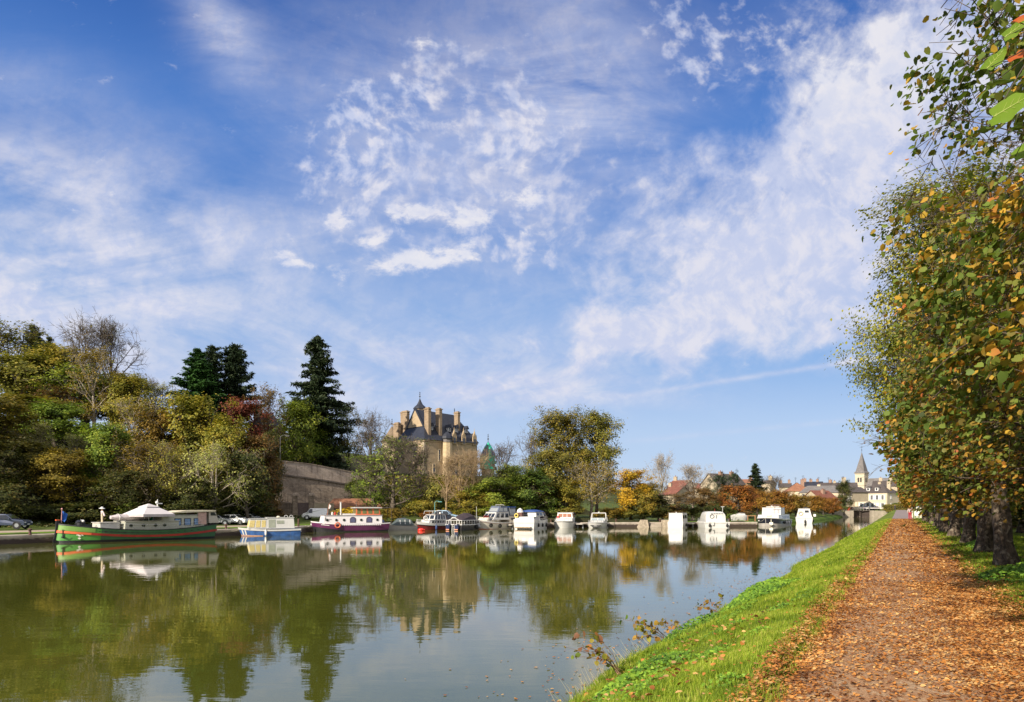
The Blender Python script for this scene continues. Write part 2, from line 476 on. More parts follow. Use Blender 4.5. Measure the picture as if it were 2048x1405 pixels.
# faint ring ripples near the left bank
ra = t.m('SUBTRACT', q[0], -17.0); rb = t.m('SUBTRACT', q[1], 20.5)
rd = t.m('SQRT', t.m('ADD', t.m('MULTIPLY', ra, ra), t.m('MULTIPLY', rb, rb)))
ring = t.m('MULTIPLY', t.m('SINE', t.m('MULTIPLY', rd, 14.0)), t.m('MULTIPLY', t.step(rd, 5.5, 1.0), 0.0035))
hgt = t.m('ADD', hgt, ring)
bn = t.new('ShaderNodeBump'); bn.inputs['Strength'].default_value = 0.17; bn.inputs['Distance'].default_value = 1.0
t.put(bn.inputs['Height'], hgt); t.l.new(bn.outputs[0], b.inputs['Normal'])
wme = bpy.data.meshes.new('canal_water')
wme.from_pydata([(-400, -60, 0), (VP * -60 + 3, -60, 0), (VP * 275 + 1, 275, 0), (-60, 275, 0), (-400, 100, 0)], [], [(0, 1, 2, 3, 4)])
link('water', wme, M_water, kind='structure')

# near bank: one fine sheet from under the water, over the path, to the undergrowth
def bank_z(o, Y):
    o = np.asarray(o, float); Y = np.asarray(Y, float)
    pz = path_z(Y)
    wob = 0.22 * np.sin(Y * 0.23 + 0.6) + 0.13 * np.sin(Y * 0.71) + 0.07 * np.sin(Y * 1.9 + 1)
    t_ = np.clip((o - (NE + wob)) / (-1.35 - NE), 0, 1)
    prof = 0.02 + (pz - 0.02) * (1 - (1 - t_) ** 1.35)
    z = np.where(o < NE + wob, 0.02 + (o - NE - wob) * 1.2, prof)
    z = np.where(o > -1.35, pz + 0.03 * np.exp(-((o + 1.5) / 0.3) ** 2), z)
    z = z + np.where(o > 1.7, 0.05 * sst(1.7, 2.6, o) + 0.0, 0)
    z = z + (np.sin(o * 5.1 + np.sin(Y * 2.3)) * np.cos(Y * 3.7 + o) * 0.02) * (np.abs(o - 0.25) > 1.5)
    return np.maximum(z, -1.5)
bo = grade([(-8, -6.5, 0.5), (-6.5, 2.5, 0.14), (2.5, 6, 0.35), (6, 12.6, 0.8)])
by = grade([(-6, 4, 0.5), (4, 30, 0.2), (30, 70, 0.5), (70, 262, 1.5)])
BO, BY = np.meshgrid(bo, by)
BX = BO + VP * BY
BZ = bank_z(BO, BY)
nY, nO = BO.shape
idx = np.arange(nY * nO).reshape(nY, nO)
bq = np.stack([idx[:-1, :-1], idx[:-1, 1:], idx[1:, 1:], idx[1:, :-1]], -1).reshape(-1, 4)
M_bank = grass_material('bank_grass', dark=(0.07, 0.10, 0.012), light=(0.17, 0.22, 0.024), browns=0.35)
link('near_bank', fast_mesh('near_bank', np.stack([BX, BY, BZ], -1).reshape(-1, 3), bq, True), M_bank, kind='structure')

# towpath
def path_edges(Y):
    l = -1.10 + 0.10 * np.sin(Y * 0.9) + 0.06 * np.sin(Y * 2.7 + 1)
    r = 1.62 + 0.12 * np.sin(Y * 0.8 + 2) + 0.06 * np.sin(Y * 2.3)
    return l, r
py_ = grade([(-6, 40, 0.3), (40, 106, 1.0)]); py_ = np.append(py_, 106.0)
us = np.linspace(0, 1, 9)
l_, r_ = path_edges(py_)
PO = l_[:, None] + (r_ - l_)[:, None] * us[None]
PYY = np.repeat(py_[:, None], 9, 1)
crown_ = 0.035 * (1 - (2 * us - 1) ** 2)[None]
PZ = path_z(PYY) + 0.012 + crown_
idx = np.arange(PO.size).reshape(PO.shape)
pq = np.stack([idx[:-1, :-1], idx[:-1, 1:], idx[1:, 1:], idx[1:, :-1]], -1).reshape(-1, 4)
M_path = bpy.data.materials.new('gravel_and_leaf_dust'); M_path.use_nodes = True
t = NT(M_path.node_tree); b = t.n['Principled BSDF']; p = t.pos()
n1 = t.noise(p, 1.1, 5, 0.6); n2 = t.noise(p, 38.0, 4, 0.7); n3 = t.noise(p, 7.0, 5, 0.65)
c = t.mix(t.step(n2, 0.35, 0.65), (0.24, 0.145, 0.075), (0.52, 0.35, 0.20))
c = t.mix(t.m('MULTIPLY', t.step(n3, 0.36, 0.60), 0.75), c, (0.30, 0.125, 0.04))
c = t.mix(t.m('MULTIPLY', t.step(n1, 0.5, 0.72), 0.35), c, (0.42, 0.31, 0.20))
t.put(b.inputs['Base Color'], c); b.inputs['Roughness'].default_value = 0.92
bn = t.new('ShaderNodeBump'); bn.inputs['Strength'].default_value = 0.7; bn.inputs['Distance'].default_value = 0.015
t.put(bn.inputs['Height'], t.noise(p, 45, 5, 0.7)); t.l.new(bn.outputs[0], b.inputs['Normal'])
link('towpath', fast_mesh('towpath', np.stack([PO + VP * PYY, PYY, PZ], -1).reshape(-1, 3), pq, True), M_path, kind='structure')
# the asphalt continuation past the walker
M_asph = mat('old_asphalt', (0.22, 0.17, 0.15), 0.85, var=0.15, vscale=0.5, bump=0.4)
ay_ = np.append(np.arange(106, 262, 3.0), 262.0)
lo_, hi_ = -1.15, 1.75
AV = []; 
for y_ in ay_:
    k = 0.0 if y_ < 110 else 0.3
    for o_ in (lo_ - k * 0, 0.3, hi_ + 0.2): AV.append((o_ + VP * y_, y_, float(path_z(y_)) + 0.05))
aq = [(i * 3 + j, i * 3 + j + 1, i * 3 + j + 4, i * 3 + j + 3) for i in range(len(ay_) - 1) for j in range(2)]
link('asphalt_path', fast_mesh('asphalt_path', AV, aq, True), M_asph, kind='structure')

# far bank strips ------------------------------------------------------
def strip(name, P, prof, m, **kw):
    """prof: (offset to the land side, z) pairs"""
    P = np.asarray(P, float); n = len(P); V = []
    for i in range(n):
        a = P[max(i - 1, 0)]; c = P[min(i + 1, n - 1)]
        if 0 < i < n - 1:
            d1 = (P[i] - a) / np.linalg.norm(P[i] - a); d2 = (c - P[i]) / np.linalg.norm(c - P[i])
            d = d1 + d2; d /= np.linalg.norm(d); k = 1 / max(0.5, float(np.dot(d, d1)))
        else:
            d = (c - a) / np.linalg.norm(c - a); k = 1
        nx, ny = -d[1] * k, d[0] * k
        for off, z in prof: V.append((P[i][0] + nx * off, P[i][1] + ny * off, z))
    k = len(prof)
    Fq = [(i * k + j, i * k + j + 1, (i + 1) * k + j + 1, (i + 1) * k + j) for i in range(n - 1) for j in range(k - 1)]
    return link(name, fast_mesh(name, V, Fq), m, **kw)
def densify(P, st):
    out_ = [P[0]]
    for a, b in zip(P, P[1:]):
        L = np.linalg.norm(b - a); n = max(1, int(L / st))
        for i in range(1, n + 1): out_.append(a + (b - a) * i / n)
    return np.array(out_)
# concrete quay, darker towards the waterline
M_quay = bpy.data.materials.new('quay_concrete'); M_quay.use_nodes = True
t = NT(M_quay.node_tree); b = t.n['Principled BSDF']; p = t.pos(); q = t.sep(p)
n1 = t.noise(p, 0.8, 6, 0.65); n2 = t.noise(t.comb(t.m('MULTIPLY', q[0], 3), t.m('MULTIPLY', q[1], 3), t.m('MULTIPLY', q[2], 0.5)), 1.0, 4, 0.6)
c = t.mix(t.step(n1, 0.3, 0.7), (0.30, 0.25, 0.20), (0.46, 0.40, 0.33))
lvl = t.m('ADD', q[2], t.m('MULTIPLY', t.m('SUBTRACT', n2, 0.5), 0.3))
c = t.mix(t.step(lvl, 0.52, 0.36), c, (0.035, 0.022, 0.014))
t.put(b.inputs['Base Color'], c); b.inputs['Roughness'].default_value = 0.85
FBd = densify(FB, 2.5)
strip('quay', FBd, [(-0.02, -1.2), (-0.02, 0.40), (0.12, 0.42), (0.0, 0.50), (0.0, 0.77), (0.06, 0.82), (1.0, 0.825), (1.05, 0.5)], M_quay, kind='structure')
M_verge = grass_material('quay_verge_grass', browns=0.15, dark=(0.07, 0.13, 0.012), light=(0.15, 0.24, 0.025))
strip('quay_verge', FBd, [(1.02, 0.79), (1.3, 0.85), (4.2, 0.93), (5.0, 0.80)], M_verge, kind='structure')
M_road = mat('pale_gravel_road', (0.34, 0.26, 0.19), 0.95, var=0.2, vscale=0.6, bump=0.4)
strip('quay_road', FBd[FBd[:, 1] < 97.5] if True else FBd[FBd[:, 0] < 14], [(5.0, 0.84), (5.4, 0.935), (9.6, 0.95), (10.2, 0.84)], M_road, kind='structure')
FB2d = densify(FB2, 4)
FB2j = FB2d + np.random.RandomState(3).uniform(-0.35, 0.35, FB2d.shape); FB2j[0] = FB2d[0]; FB2j[-1] = FB2d[-1]
M_fbank = grass_material('far_bank_grass', browns=0.4, dark=(0.05, 0.09, 0.012), light=(0.12, 0.19, 0.02))
strip('far_bank', FB2j, [(-0.5, -1.0), (-0.1, 0.0), (0.1, 0.35), (1.0, 0.72), (2.6, 0.98), (4.5, 0.9)], M_fbank, kind='structure')
# ------------------------------------------------------------------ vegetation
def frusta(P0, P1, R0_, R1_, n=5):
    """vectorised tapered tubes"""
    P0 = np.asarray(P0, float); P1 = np.asarray(P1, float)
    D = P1 - P0; L = np.linalg.norm(D, axis=1, keepdims=True) + 1e-9; D = D / L
    up = np.where(np.abs(D[:, 2:3]) > 0.9, np.array([[1., 0, 0]]), np.array([[0, 0, 1.]]))
    A = np.cross(D, up); A /= np.linalg.norm(A, axis=1, keepdims=True) + 1e-9
    B = np.cross(D, A)
    an = np.arange(n) * 2 * np.pi / n
    ca, sa = np.cos(an)[None, :, None], np.sin(an)[None, :, None]
    ringd = A[:, None, :] * ca + B[:, None, :] * sa
    V0 = P0[:, None, :] + ringd * np.asarray(R0_)[:, None, None]
    V1 = P1[:, None, :] + ringd * np.asarray(R1_)[:, None, None]
    V = np.concatenate([V0, V1], 1).reshape(-1, 3)
    m = len(P0)
    base = (np.arange(m) * 2 * n)[:, None, None]
    i = np.arange(n)
    q = np.stack([i, (i + 1) % n, n + (i + 1) % n, n + i], -1)[None]
    return V, (base + q).reshape(-1, 4)

def rand_unit(rs, n):
    v = rs.normal(size=(n, 3)); return v / (np.linalg.norm(v, axis=1, keepdims=True) + 1e-9)

def leaves(rs, C, size, N=None, shape='card', droop=0.0, jitter=0.5):
    """leaf cards at centres C; N are preferred normals"""
    n = len(C)
    nr = rand_unit(rs, n)
    if N is not None:
        nr = N + nr * jitter; nr /= np.linalg.norm(nr, axis=1, keepdims=True) + 1e-9
    t_ = rand_unit(rs, n); t_[:, 2] -= droop
    t_ = t_ - nr * np.sum(t_ * nr, 1, keepdims=True); t_ /= np.linalg.norm(t_, axis=1, keepdims=True) + 1e-9
    b_ = np.cross(nr, t_)
    s_ = np.asarray(size).reshape(-1, 1) * rs.uniform(0.65, 1.3, (n, 1))
    if shape == 'card':           # folded rhomb: four corners, two halves share the rib
        pts = [(-0.5, 0, 0), (0.0, 0.42, 0.10), (0.55, 0, 0), (0.0, -0.42, 0.10)]
        V = np.stack([C + (t_ * a + b_ * b + nr * c) * s_ for a, b, c in pts], 1).reshape(-1, 3)
        return V, np.arange(4 * n).reshape(n, 4)
    if shape == 'heart':          # lime leaf: rib in the middle, two rounded halves
        pts = [(-0.42, 0, 0), (-0.50, 0.26, 0.07), (-0.12, 0.47, 0.13), (0.28, 0.33, 0.09), (0.58, 0, -0.03), (0.28, -0.33, 0.09), (-0.12, -0.47, 0.13), (-0.50, -0.26, 0.07)]
        V = np.stack([C + (t_ * a + b_ * b + nr * c) * s_ for a, b, c in pts], 1).reshape(-1, 3)
        k = (np.arange(n) * 8)[:, None, None]
        q = np.array([[0, 1, 2, 3], [0, 3, 4, 4], [0, 4, 5, 5], [0, 5, 6, 7]])
        q = np.array([[0, 1, 2, 3], [0, 3, 4, 5], [0, 5, 6, 7]])
        return V, (k + q[None]).reshape(-1, 4)
    if shape == 'long':
        pts = [(-0.5, 0, 0), (0.1, 0.14, 0.04), (0.7, 0, -0.05), (0.1, -0.14, 0.04)]
        V = np.stack([C + (t_ * a + b_ * b + nr * c) * s_ for a, b, c in pts], 1).reshape(-1, 3)
        return V, np.arange(4 * n).reshape(n, 4)

def leaf_mat(name, cols, trans=0.35, rough=0.55, clump=0.35):
    """cols: list of colours spread over the leaves at random"""
    if name in MATS: return MATS[name]
    m = bpy.data.materials.new(name); m.use_nodes = True; MATS[name] = m
    t = NT(m.node_tree); t.n.clear()
    o_ = t.new('ShaderNodeOutputMaterial'); geo = t.new('ShaderNodeNewGeometry')
    oi = t.new('ShaderNodeObjectInfo')
    rnd = geo.outputs['Random Per Island']
    nz = t.noise(t.v('ADD', t.pos(), (3, 1, 2)), clump, 3, 0.6)
    f = t.m('ADD', t.m('MULTIPLY', rnd, 0.62), t.m('MULTIPLY', t.step(nz, 0.3, 0.7), 0.38))
    k = len(cols)
    c = t.ramp(f, [((i + 0.5) / k, col) for i, col in enumerate(cols)])
    hsv = t.new('ShaderNodeHueSaturation')
    t.put(hsv.inputs['Hue'], t.step(oi.outputs['Random'], 0, 1, 0.488, 0.512)); t.put(hsv.inputs['Value'], t.step(nz, 0.2, 0.8, 1.0, 1.55)); t.put(hsv.inputs['Color'], c)
    c = hsv.outputs[0]
    pb = t.new('ShaderNodeBsdfPrincipled')
    t.put(pb.inputs['Base Color'], c); pb.inputs['Roughness'].default_value = rough; pb.inputs['Specular IOR Level'].default_value = 0.25
    tr_ = t.new('ShaderNodeBsdfTranslucent')
    t.put(tr_.inputs[0], t.mix(1.0, c, (1.0, 1.05, 0.55), 'MULTIPLY'))
    mx = t.new('ShaderNodeMixShader'); mx.inputs[0].default_value = trans
    t.l.new(pb.outputs[0], mx.inputs[1]); t.l.new(tr_.outputs[0], mx.inputs[2]); t.l.new(mx.outputs[0], o_.inputs[0])
    return m
def bark_mat(name, a, b_, sc=6.0):
    if name in MATS: return MATS[name]
    m = bpy.data.materials.new(name); m.use_nodes = True; MATS[name] = m
    t = NT(m.node_tree); bs = t.n['Principled BSDF']; p = t.obj(); q = t.sep(p)
    n = t.noise(t.comb(t.m('MULTIPLY', q[0], sc), t.m('MULTIPLY', q[1], sc), t.m('MULTIPLY', q[2], sc * 0.25)), 1.0, 5, 0.7)
    t.put(bs.inputs['Base Color'], t.mix(t.step(n, 0.35, 0.65), a, b_)); bs.inputs['Roughness'].default_value = 0.9
    bn = t.new('ShaderNodeBump'); bn.inputs['Strength'].default_value = 0.8; bn.inputs['Distance'].default_value = 0.03
    t.put(bn.inputs['Height'], n); t.l.new(bn.outputs[0], bs.inputs['Normal'])
    return m
BARK = bark_mat('grey_brown_bark', (0.055, 0.042, 0.03), (0.17, 0.135, 0.10))
BARK_PALE = bark_mat('pale_bark', (0.20, 0.165, 0.12), (0.42, 0.36, 0.28))
BARK_DARK = bark_mat('dark_bark', (0.03, 0.024, 0.018), (0.085, 0.066, 0.05))
BARK_TAN = bark_mat('tan_bark', (0.22, 0.15, 0.08), (0.40, 0.29, 0.17))

def skeleton(rs, H, Rr, base, nprim=18, nsec=6, nter=4, up=0.45, env='egg', r0=0.03, droopy=0.0, levels=3, stems=1, prr=0.55):
    """returns segments and twig points of a deciduous tree"""
    P0, P1, A, B = [], [], [], []
    tips = []; tipdir = []
    def seg(p, q, ra, rb): P0.append(p); P1.append(q); A.append(ra); B.append(rb)
    def env_r(h):
        t_ = (h - base) / (H - base); t_ = min(max(t_, 0), 1)
        if env == 'egg': return Rr * (math.sin(math.pi * min(0.98, t_ ** 0.75 * 0.93 + 0.07)) ** 0.62)
        if env == 'dome': return Rr * (1 - t_ ** 2.6) ** 0.5 * (0.75 + 0.25 * min(1, t_ * 5))
        if env == 'col': return Rr * (math.sin(math.pi * (0.08 + 0.88 * t_)) ** 0.4)
        if env == 'vase': return Rr * (0.25 + 0.75 * math.sin(math.pi * min(1, t_ * 0.78 + 0.02)) ** 0.9)
        return Rr
    tops = []
    for s_ in range(stems):
        off = rs.uniform(-1, 1, 2) * (0.0 if stems == 1 else 0.06 * H)
        lean = rs.uniform(-1, 1, 2) * (0.03 if stems == 1 else 0.13)
        pts = []; n = 9
        w_ = rs.normal(0, 0.012 * H, (n + 1, 2)).cumsum(0) * 0.5
        for i in range(n + 1):
            h = H * 0.93 * i / n
            pts.append(np.array([off[0] * 0.3 + lean[0] * h + w_[i, 0], off[1] * 0.3 + lean[1] * h + w_[i, 1], h]))
        rt = [r0 * H * (1 - 0.93 * (i / n)) ** 0.9 / (stems ** 0.35) for i in range(n + 1)]
        rt[0] *= 1.25
        for i in range(n): seg(pts[i], pts[i + 1], rt[i], rt[i + 1])
        tops.append((pts, rt))
    az = rs.uniform(0, 6.28)
    for k in range(nprim):
        pts, rt = tops[k % stems]
        u = (k + rs.uniform(0.1, 0.9)) / nprim
        h = base + (H * 0.92 - base) * u ** 0.9
        f = h / (H * 0.93) * (len(pts) - 1); i = min(int(f), len(pts) - 2); f -= i
        p = pts[i] * (1 - f) + pts[i + 1] * f
        rr = (rt[i] * (1 - f) + rt[i + 1] * f) * prr
        az += 2.4 + rs.normal(0, 0.35)
        el = up + 0.55 * u + rs.normal(0, 0.1)
        L = env_r(h + 0.2 * Rr * up) / max(0.35, math.cos(el)) * rs.uniform(0.8, 1.12)
        L = min(L, (H - h) / max(0.25, math.sin(el)) * 1.02 + 0.05 * H)
        d = np.array([math.cos(az) * math.cos(el), math.sin(az) * math.cos(el), math.sin(el)])
        q = p.copy(); npr = 4; chain = [p]
        for j in range(npr):
            d = d + rs.normal(0, 0.13, 3) + np.array([0, 0, 0.05 - droopy * (j / npr)]); d /= np.linalg.norm(d)
            q2 = q + d * L / npr
            seg(q, q2, rr * (1 - j / npr * 0.75), rr * (1 - (j + 1) / npr * 0.75)); q = q2; chain.append(q)
        for s2 in range(nsec):
            v = rs.uniform(0.25, 1.0); f = v * npr; i = min(int(f), npr - 1); f -= i
            p2 = chain[i] * (1 - f) + chain[i + 1] * f
            d0 = chain[i + 1] - chain[i]; d0 /= np.linalg.norm(d0)
            d2 = d0 * 0.7 + rand_unit(rs, 1)[0] * 0.85 + np.array([0, 0, 0.15 - droopy]); d2 /= np.linalg.norm(d2)
            L2 = L * rs.uniform(0.22, 0.42) * (1.15 - 0.4 * v) + 0.02 * H
            r2 = rr * 0.38
            q = p2; ch2 = [p2]
            for j in range(2):
                d2 = d2 + rs.normal(0, 0.15, 3); d2 /= np.linalg.norm(d2)
                q2 = q + d2 * L2 / 2; seg(q, q2, r2 * (1 - j * 0.4), r2 * (0.6 - j * 0.3)); q = q2; ch2.append(q)
            for s3 in range(nter):
                v = rs.uniform(0.2, 1.0) * 2; i = min(int(v), 1); f = v - i
                p3 = ch2[i] * (1 - f) + ch2[i + 1] * f
                d3 = d2 * 0.7 + rand_unit(rs, 1)[0] * 0.9 + np.array([0, 0, 0.12 - droopy]); d3 /= np.linalg.norm(d3)
                L3 = L2 * rs.uniform(0.35, 0.7)
                q3 = p3 + d3 * L3
                seg(p3, q3, r2 * 0.42, r2 * 0.15)
                tips.append(p3 * 0.4 + q3 * 0.6); tipdir.append(d3)
                if levels > 3:
                    for s4 in range(3):
                        p4 = p3 + (q3 - p3) * rs.uniform(0.3, 1.0)
                        d4 = d3 * 0.8 + rand_unit(rs, 1)[0] * 0.8; d4 /= np.linalg.norm(d4)
                        seg(p4, p4 + d4 * L3 * rs.uniform(0.4, 0.8), r2 * 0.22, r2 * 0.08)
                tips.append(q3); tipdir.append(d3)
    return (np.array(P0), np.array(P1), np.array(A), np.array(B)), np.array(tips), np.array(tipdir)

PROTO = {}
def extents(wood, crown):
    hs, rs_ = [], []
    for me, pc in ((wood, 99.5), (crown, 96)):
        if me is None: continue
        co = np.empty(len(me.vertices) * 3, np.float32); me.vertices.foreach_get('co', co); co = co.reshape(-1, 3)
        hs.append(np.percentile(co[:, 2], 99.8)); rs_.append(np.percentile(np.hypot(co[:, 0], co[:, 1]), pc))
    return float(max(hs)), float(rs_[-1])
def deciduous(key, seed, H=12, Rr=4, base=2.5, nleaf=6000, leaf=0.30, sig=0.35, minr=0.0, keep=1.0, shape='card', gaps=0.25, **kw):
    rs = np.random.RandomState(seed)
    (p0, p1, a, b), tips, td = skeleton(rs, H, Rr, base, **kw)
    a = np.maximum(a, minr); b = np.maximum(b, minr * 0.5)
    V, Fq = frusta(p0, p1, a, b, 5)
    wood = fast_mesh(key + '_trunk', V, Fq, True)
    crown = None
    if nleaf:
        nt = len(tips)
        wt = rs.uniform(0, 1, nt) ** 0.7
        wt[rs.uniform(0, 1, nt) < gaps] *= 0.08
        wt /= wt.sum()
        ii = rs.choice(nt, nleaf, p=wt)
        C = tips[ii] + rs.normal(0, sig, (nleaf, 3)) * np.array([1, 1, 0.7])
        ctr = np.array([0, 0, (H + base) / 2])
        N = C - ctr; N /= np.linalg.norm(N, axis=1, keepdims=True) + 1e-9; N[:, 2] += 0.45
        LV, LF = leaves(rs, C, leaf, N, shape, droop=0.3, jitter=0.75)
        crown = fast_mesh(key + '_crown', LV, LF)
    PROTO[key] = (wood, crown) + extents(wood, crown)

def conifer(key, seed, H=16, Rr=3.5, base=2.5, whorls=34, per=7, dens=26, leaf=0.42, top=0.9, ragged=0.25, droop=0.18, prof=1.0):
    rs = np.random.RandomState(seed)
    P0, P1, A, B = [], [], [], []
    C, N, T = [], [], []
    for i in range(8):
        h0, h1 = H * i / 8, H * (i + 1) / 8
        P0.append((0, 0, h0)); P1.append((0, 0, h1)); A.append(0.022 * H * (1 - 0.95 * i / 8)); B.append(0.022 * H * (1 - 0.95 * (i + 1) / 8))
    for k in range(whorls):
        u = min(0.985, max(0.0, (k + rs.uniform(-0.5, 0.9)) / whorls))
        h = base + (H - base) * u
        Lr = Rr * (1 - u) ** prof * rs.uniform(1 - ragged, 1 + ragged) + 0.12
        if u < 0.12: Lr *= 0.6 + 3 * u
        for j in range(per):
            az = rs.uniform(0, 6.283)
            L = Lr * rs.uniform(0.55, 1.15)
            el = 0.35 * u ** 0.5 + rs.normal(0.0, 0.10) - droop * 0.4
            p = np.array([0, 0, min(H * 0.985, max(base * 0.8, h + rs.normal(0, 0.55) * (H - base) / whorls))]); d = np.array([math.cos(az) * math.cos(el), math.sin(az) * math.cos(el), math.sin(el)])
            n = 3
            for s_ in range(n):
                d = d + np.array([0, 0, (-droop, -droop * 0.4, droop * 1.3)[s_]]); d /= np.linalg.norm(d)
                q = p + d * L / n
                P0.append(p); P1.append(q); A.append(0.05 * (1 - s_ / n) + 0.01); B.append(0.05 * (1 - (s_ + 1) / n) + 0.01)
                m = int(dens * L / n / 1.0) + 1
                tt = rs.uniform(0, 1, m)[:, None]
                w_ = (0.15 + 0.30 * (1 - (s_ + tt) / n)) * L * 0.55
                side = np.cross(d, [0, 0, 1.0]); side /= np.linalg.norm(side) + 1e-9
                c = p + (q - p) * tt + side * rs.uniform(-1, 1, (m, 1)) * w_ + np.array([0, 0, 1.0]) * rs.uniform(-0.35, 0.08, (m, 1)) * (0.4 + 0.2 * L * droop * 3)
                C.append(c); nn = np.tile(np.array([[d[0] * 0.3, d[1] * 0.3, 1.0]]), (m, 1)); N.append(nn)
                p = q
    V, Fq = frusta(P0, P1, A, B, 5)
    wood = fast_mesh(key + '_trunk', V, Fq, True)
    C = np.concatenate(C); N = np.concatenate(N); N /= np.linalg.norm(N, axis=1, keepdims=True)
    LV, LF = leaves(rs, C, leaf, N, 'long', droop=0.15, jitter=0.55)
    LV2, LF2 = leaves(rs, C + rs.normal(0, 0.1, C.shape), leaf * 0.9, None, 'long', droop=0.8)
    V2 = np.concatenate([LV, LV2]); F2 = np.concatenate([LF, LF2 + len(LV)])
    cr_ = fast_mesh(key + '_crown', V2, F2); PROTO[key] = (wood, cr_) + extents(wood, cr_)

for i in range(4):
    deciduous('full%d' % i, 11 + i, 12, 4.2, 1.6, 11000, 0.31, 0.45, nprim=24, nsec=6, nter=4, env=('egg', 'dome', 'egg', 'dome')[i], gaps=0.22)
for i in range(3):
    deciduous('airy%d' % i, 31 + i, 12, 4.0, 2.2, 3600, 0.26, 0.30, nprim=20, nsec=7, nter=4, env='vase', gaps=0.5, up=0.6, minr=0.022)
for i in range(3):
    deciduous('bare%d' % i, 41 + i, 12, 3.8, 3.0, 260 if i else 0, 0.2, 0.2, nprim=22, nsec=8, nter=4, env='vase', up=0.75, levels=4, minr=0.015, gaps=0.7)
for i in range(2):
    deciduous('slim%d' % i, 51 + i, 12, 2.0, 2.4, 2600, 0.24, 0.28, nprim=22, nsec=6, nter=4, env='col', up=0.8, gaps=0.4, minr=0.02, r0=0.018)
deciduous('spread0', 61, 10, 6.0, 1.6, 3400, 0.24, 0.34, nprim=18, nsec=8, nter=5, env='dome', up=0.30, gaps=0.45, minr=0.02, r0=0.04, stems=3)
deciduous('spread1', 62, 10, 5.5, 2.2, 4200, 0.22, 0.34, nprim=24, nsec=8, nter=5, env='dome', up=0.35, gaps=0.35, minr=0.02, r0=0.03, stems=1)
for i in range(3):
    deciduous('bush%d' % i, 71 + i, 4, 2.6, 0.15, 4200, 0.24, 0.28, nprim=18, nsec=6, nter=3, env='dome', up=0.5, stems=4, gaps=0.12, r0=0.025)
for i in range(2):
    deciduous('pollard%d' % i, 81 + i, 6, 3.3, 1.5, 8000, 0.24, 0.30, nprim=24, nsec=6, nter=4, env='dome', up=0.35, gaps=0.12, r0=0.045)
deciduous('tall0', 91, 20, 5.6, 4.0, 22000, 0.34, 0.50, nprim=32, nsec=7, nter=5, env='col', up=0.55, gaps=0.16, r0=0.022)
deciduous('thin0', 95, 12, 4.6, 2.0, 1500, 0.26, 0.30, nprim=20, nsec=8, nter=4, env='dome', up=0.4, gaps=0.5, minr=0.022, levels=4)
deciduous('tall1', 92, 20, 5.8, 3.0, 22000, 0.34, 0.50, nprim=32, nsec=7, nter=5, env='egg', up=0.55, gaps=0.16, r0=0.022)
conifer('fir0', 101, 20, 5.2, 2.5, whorls=38, per=6, dens=20, leaf=0.62, ragged=0.30, droop=0.24, prof=0.62)
conifer('fir1', 102, 16, 4.2, 4.5, whorls=30, per=6, dens=20, leaf=0.58, ragged=0.32, droop=0.12, prof=0.5)
conifer('cone0', 103, 16, 4.6, 0.6, whorls=44, per=8, dens=26, leaf=0.50, ragged=0.16, droop=-0.18, prof=0.85)
conifer('spruce0', 104, 12, 3.0, 0.8, whorls=36, per=8, dens=26, leaf=0.42, ragged=0.15, droop=0.1, prof=0.8)
deciduous('pine0', 105, 10, 4.0, 3.5, 5200, 0.34, 0.26, nprim=12, nsec=5, nter=3, env='dome', up=0.2, gaps=0.25, shape='long', r0=0.03)

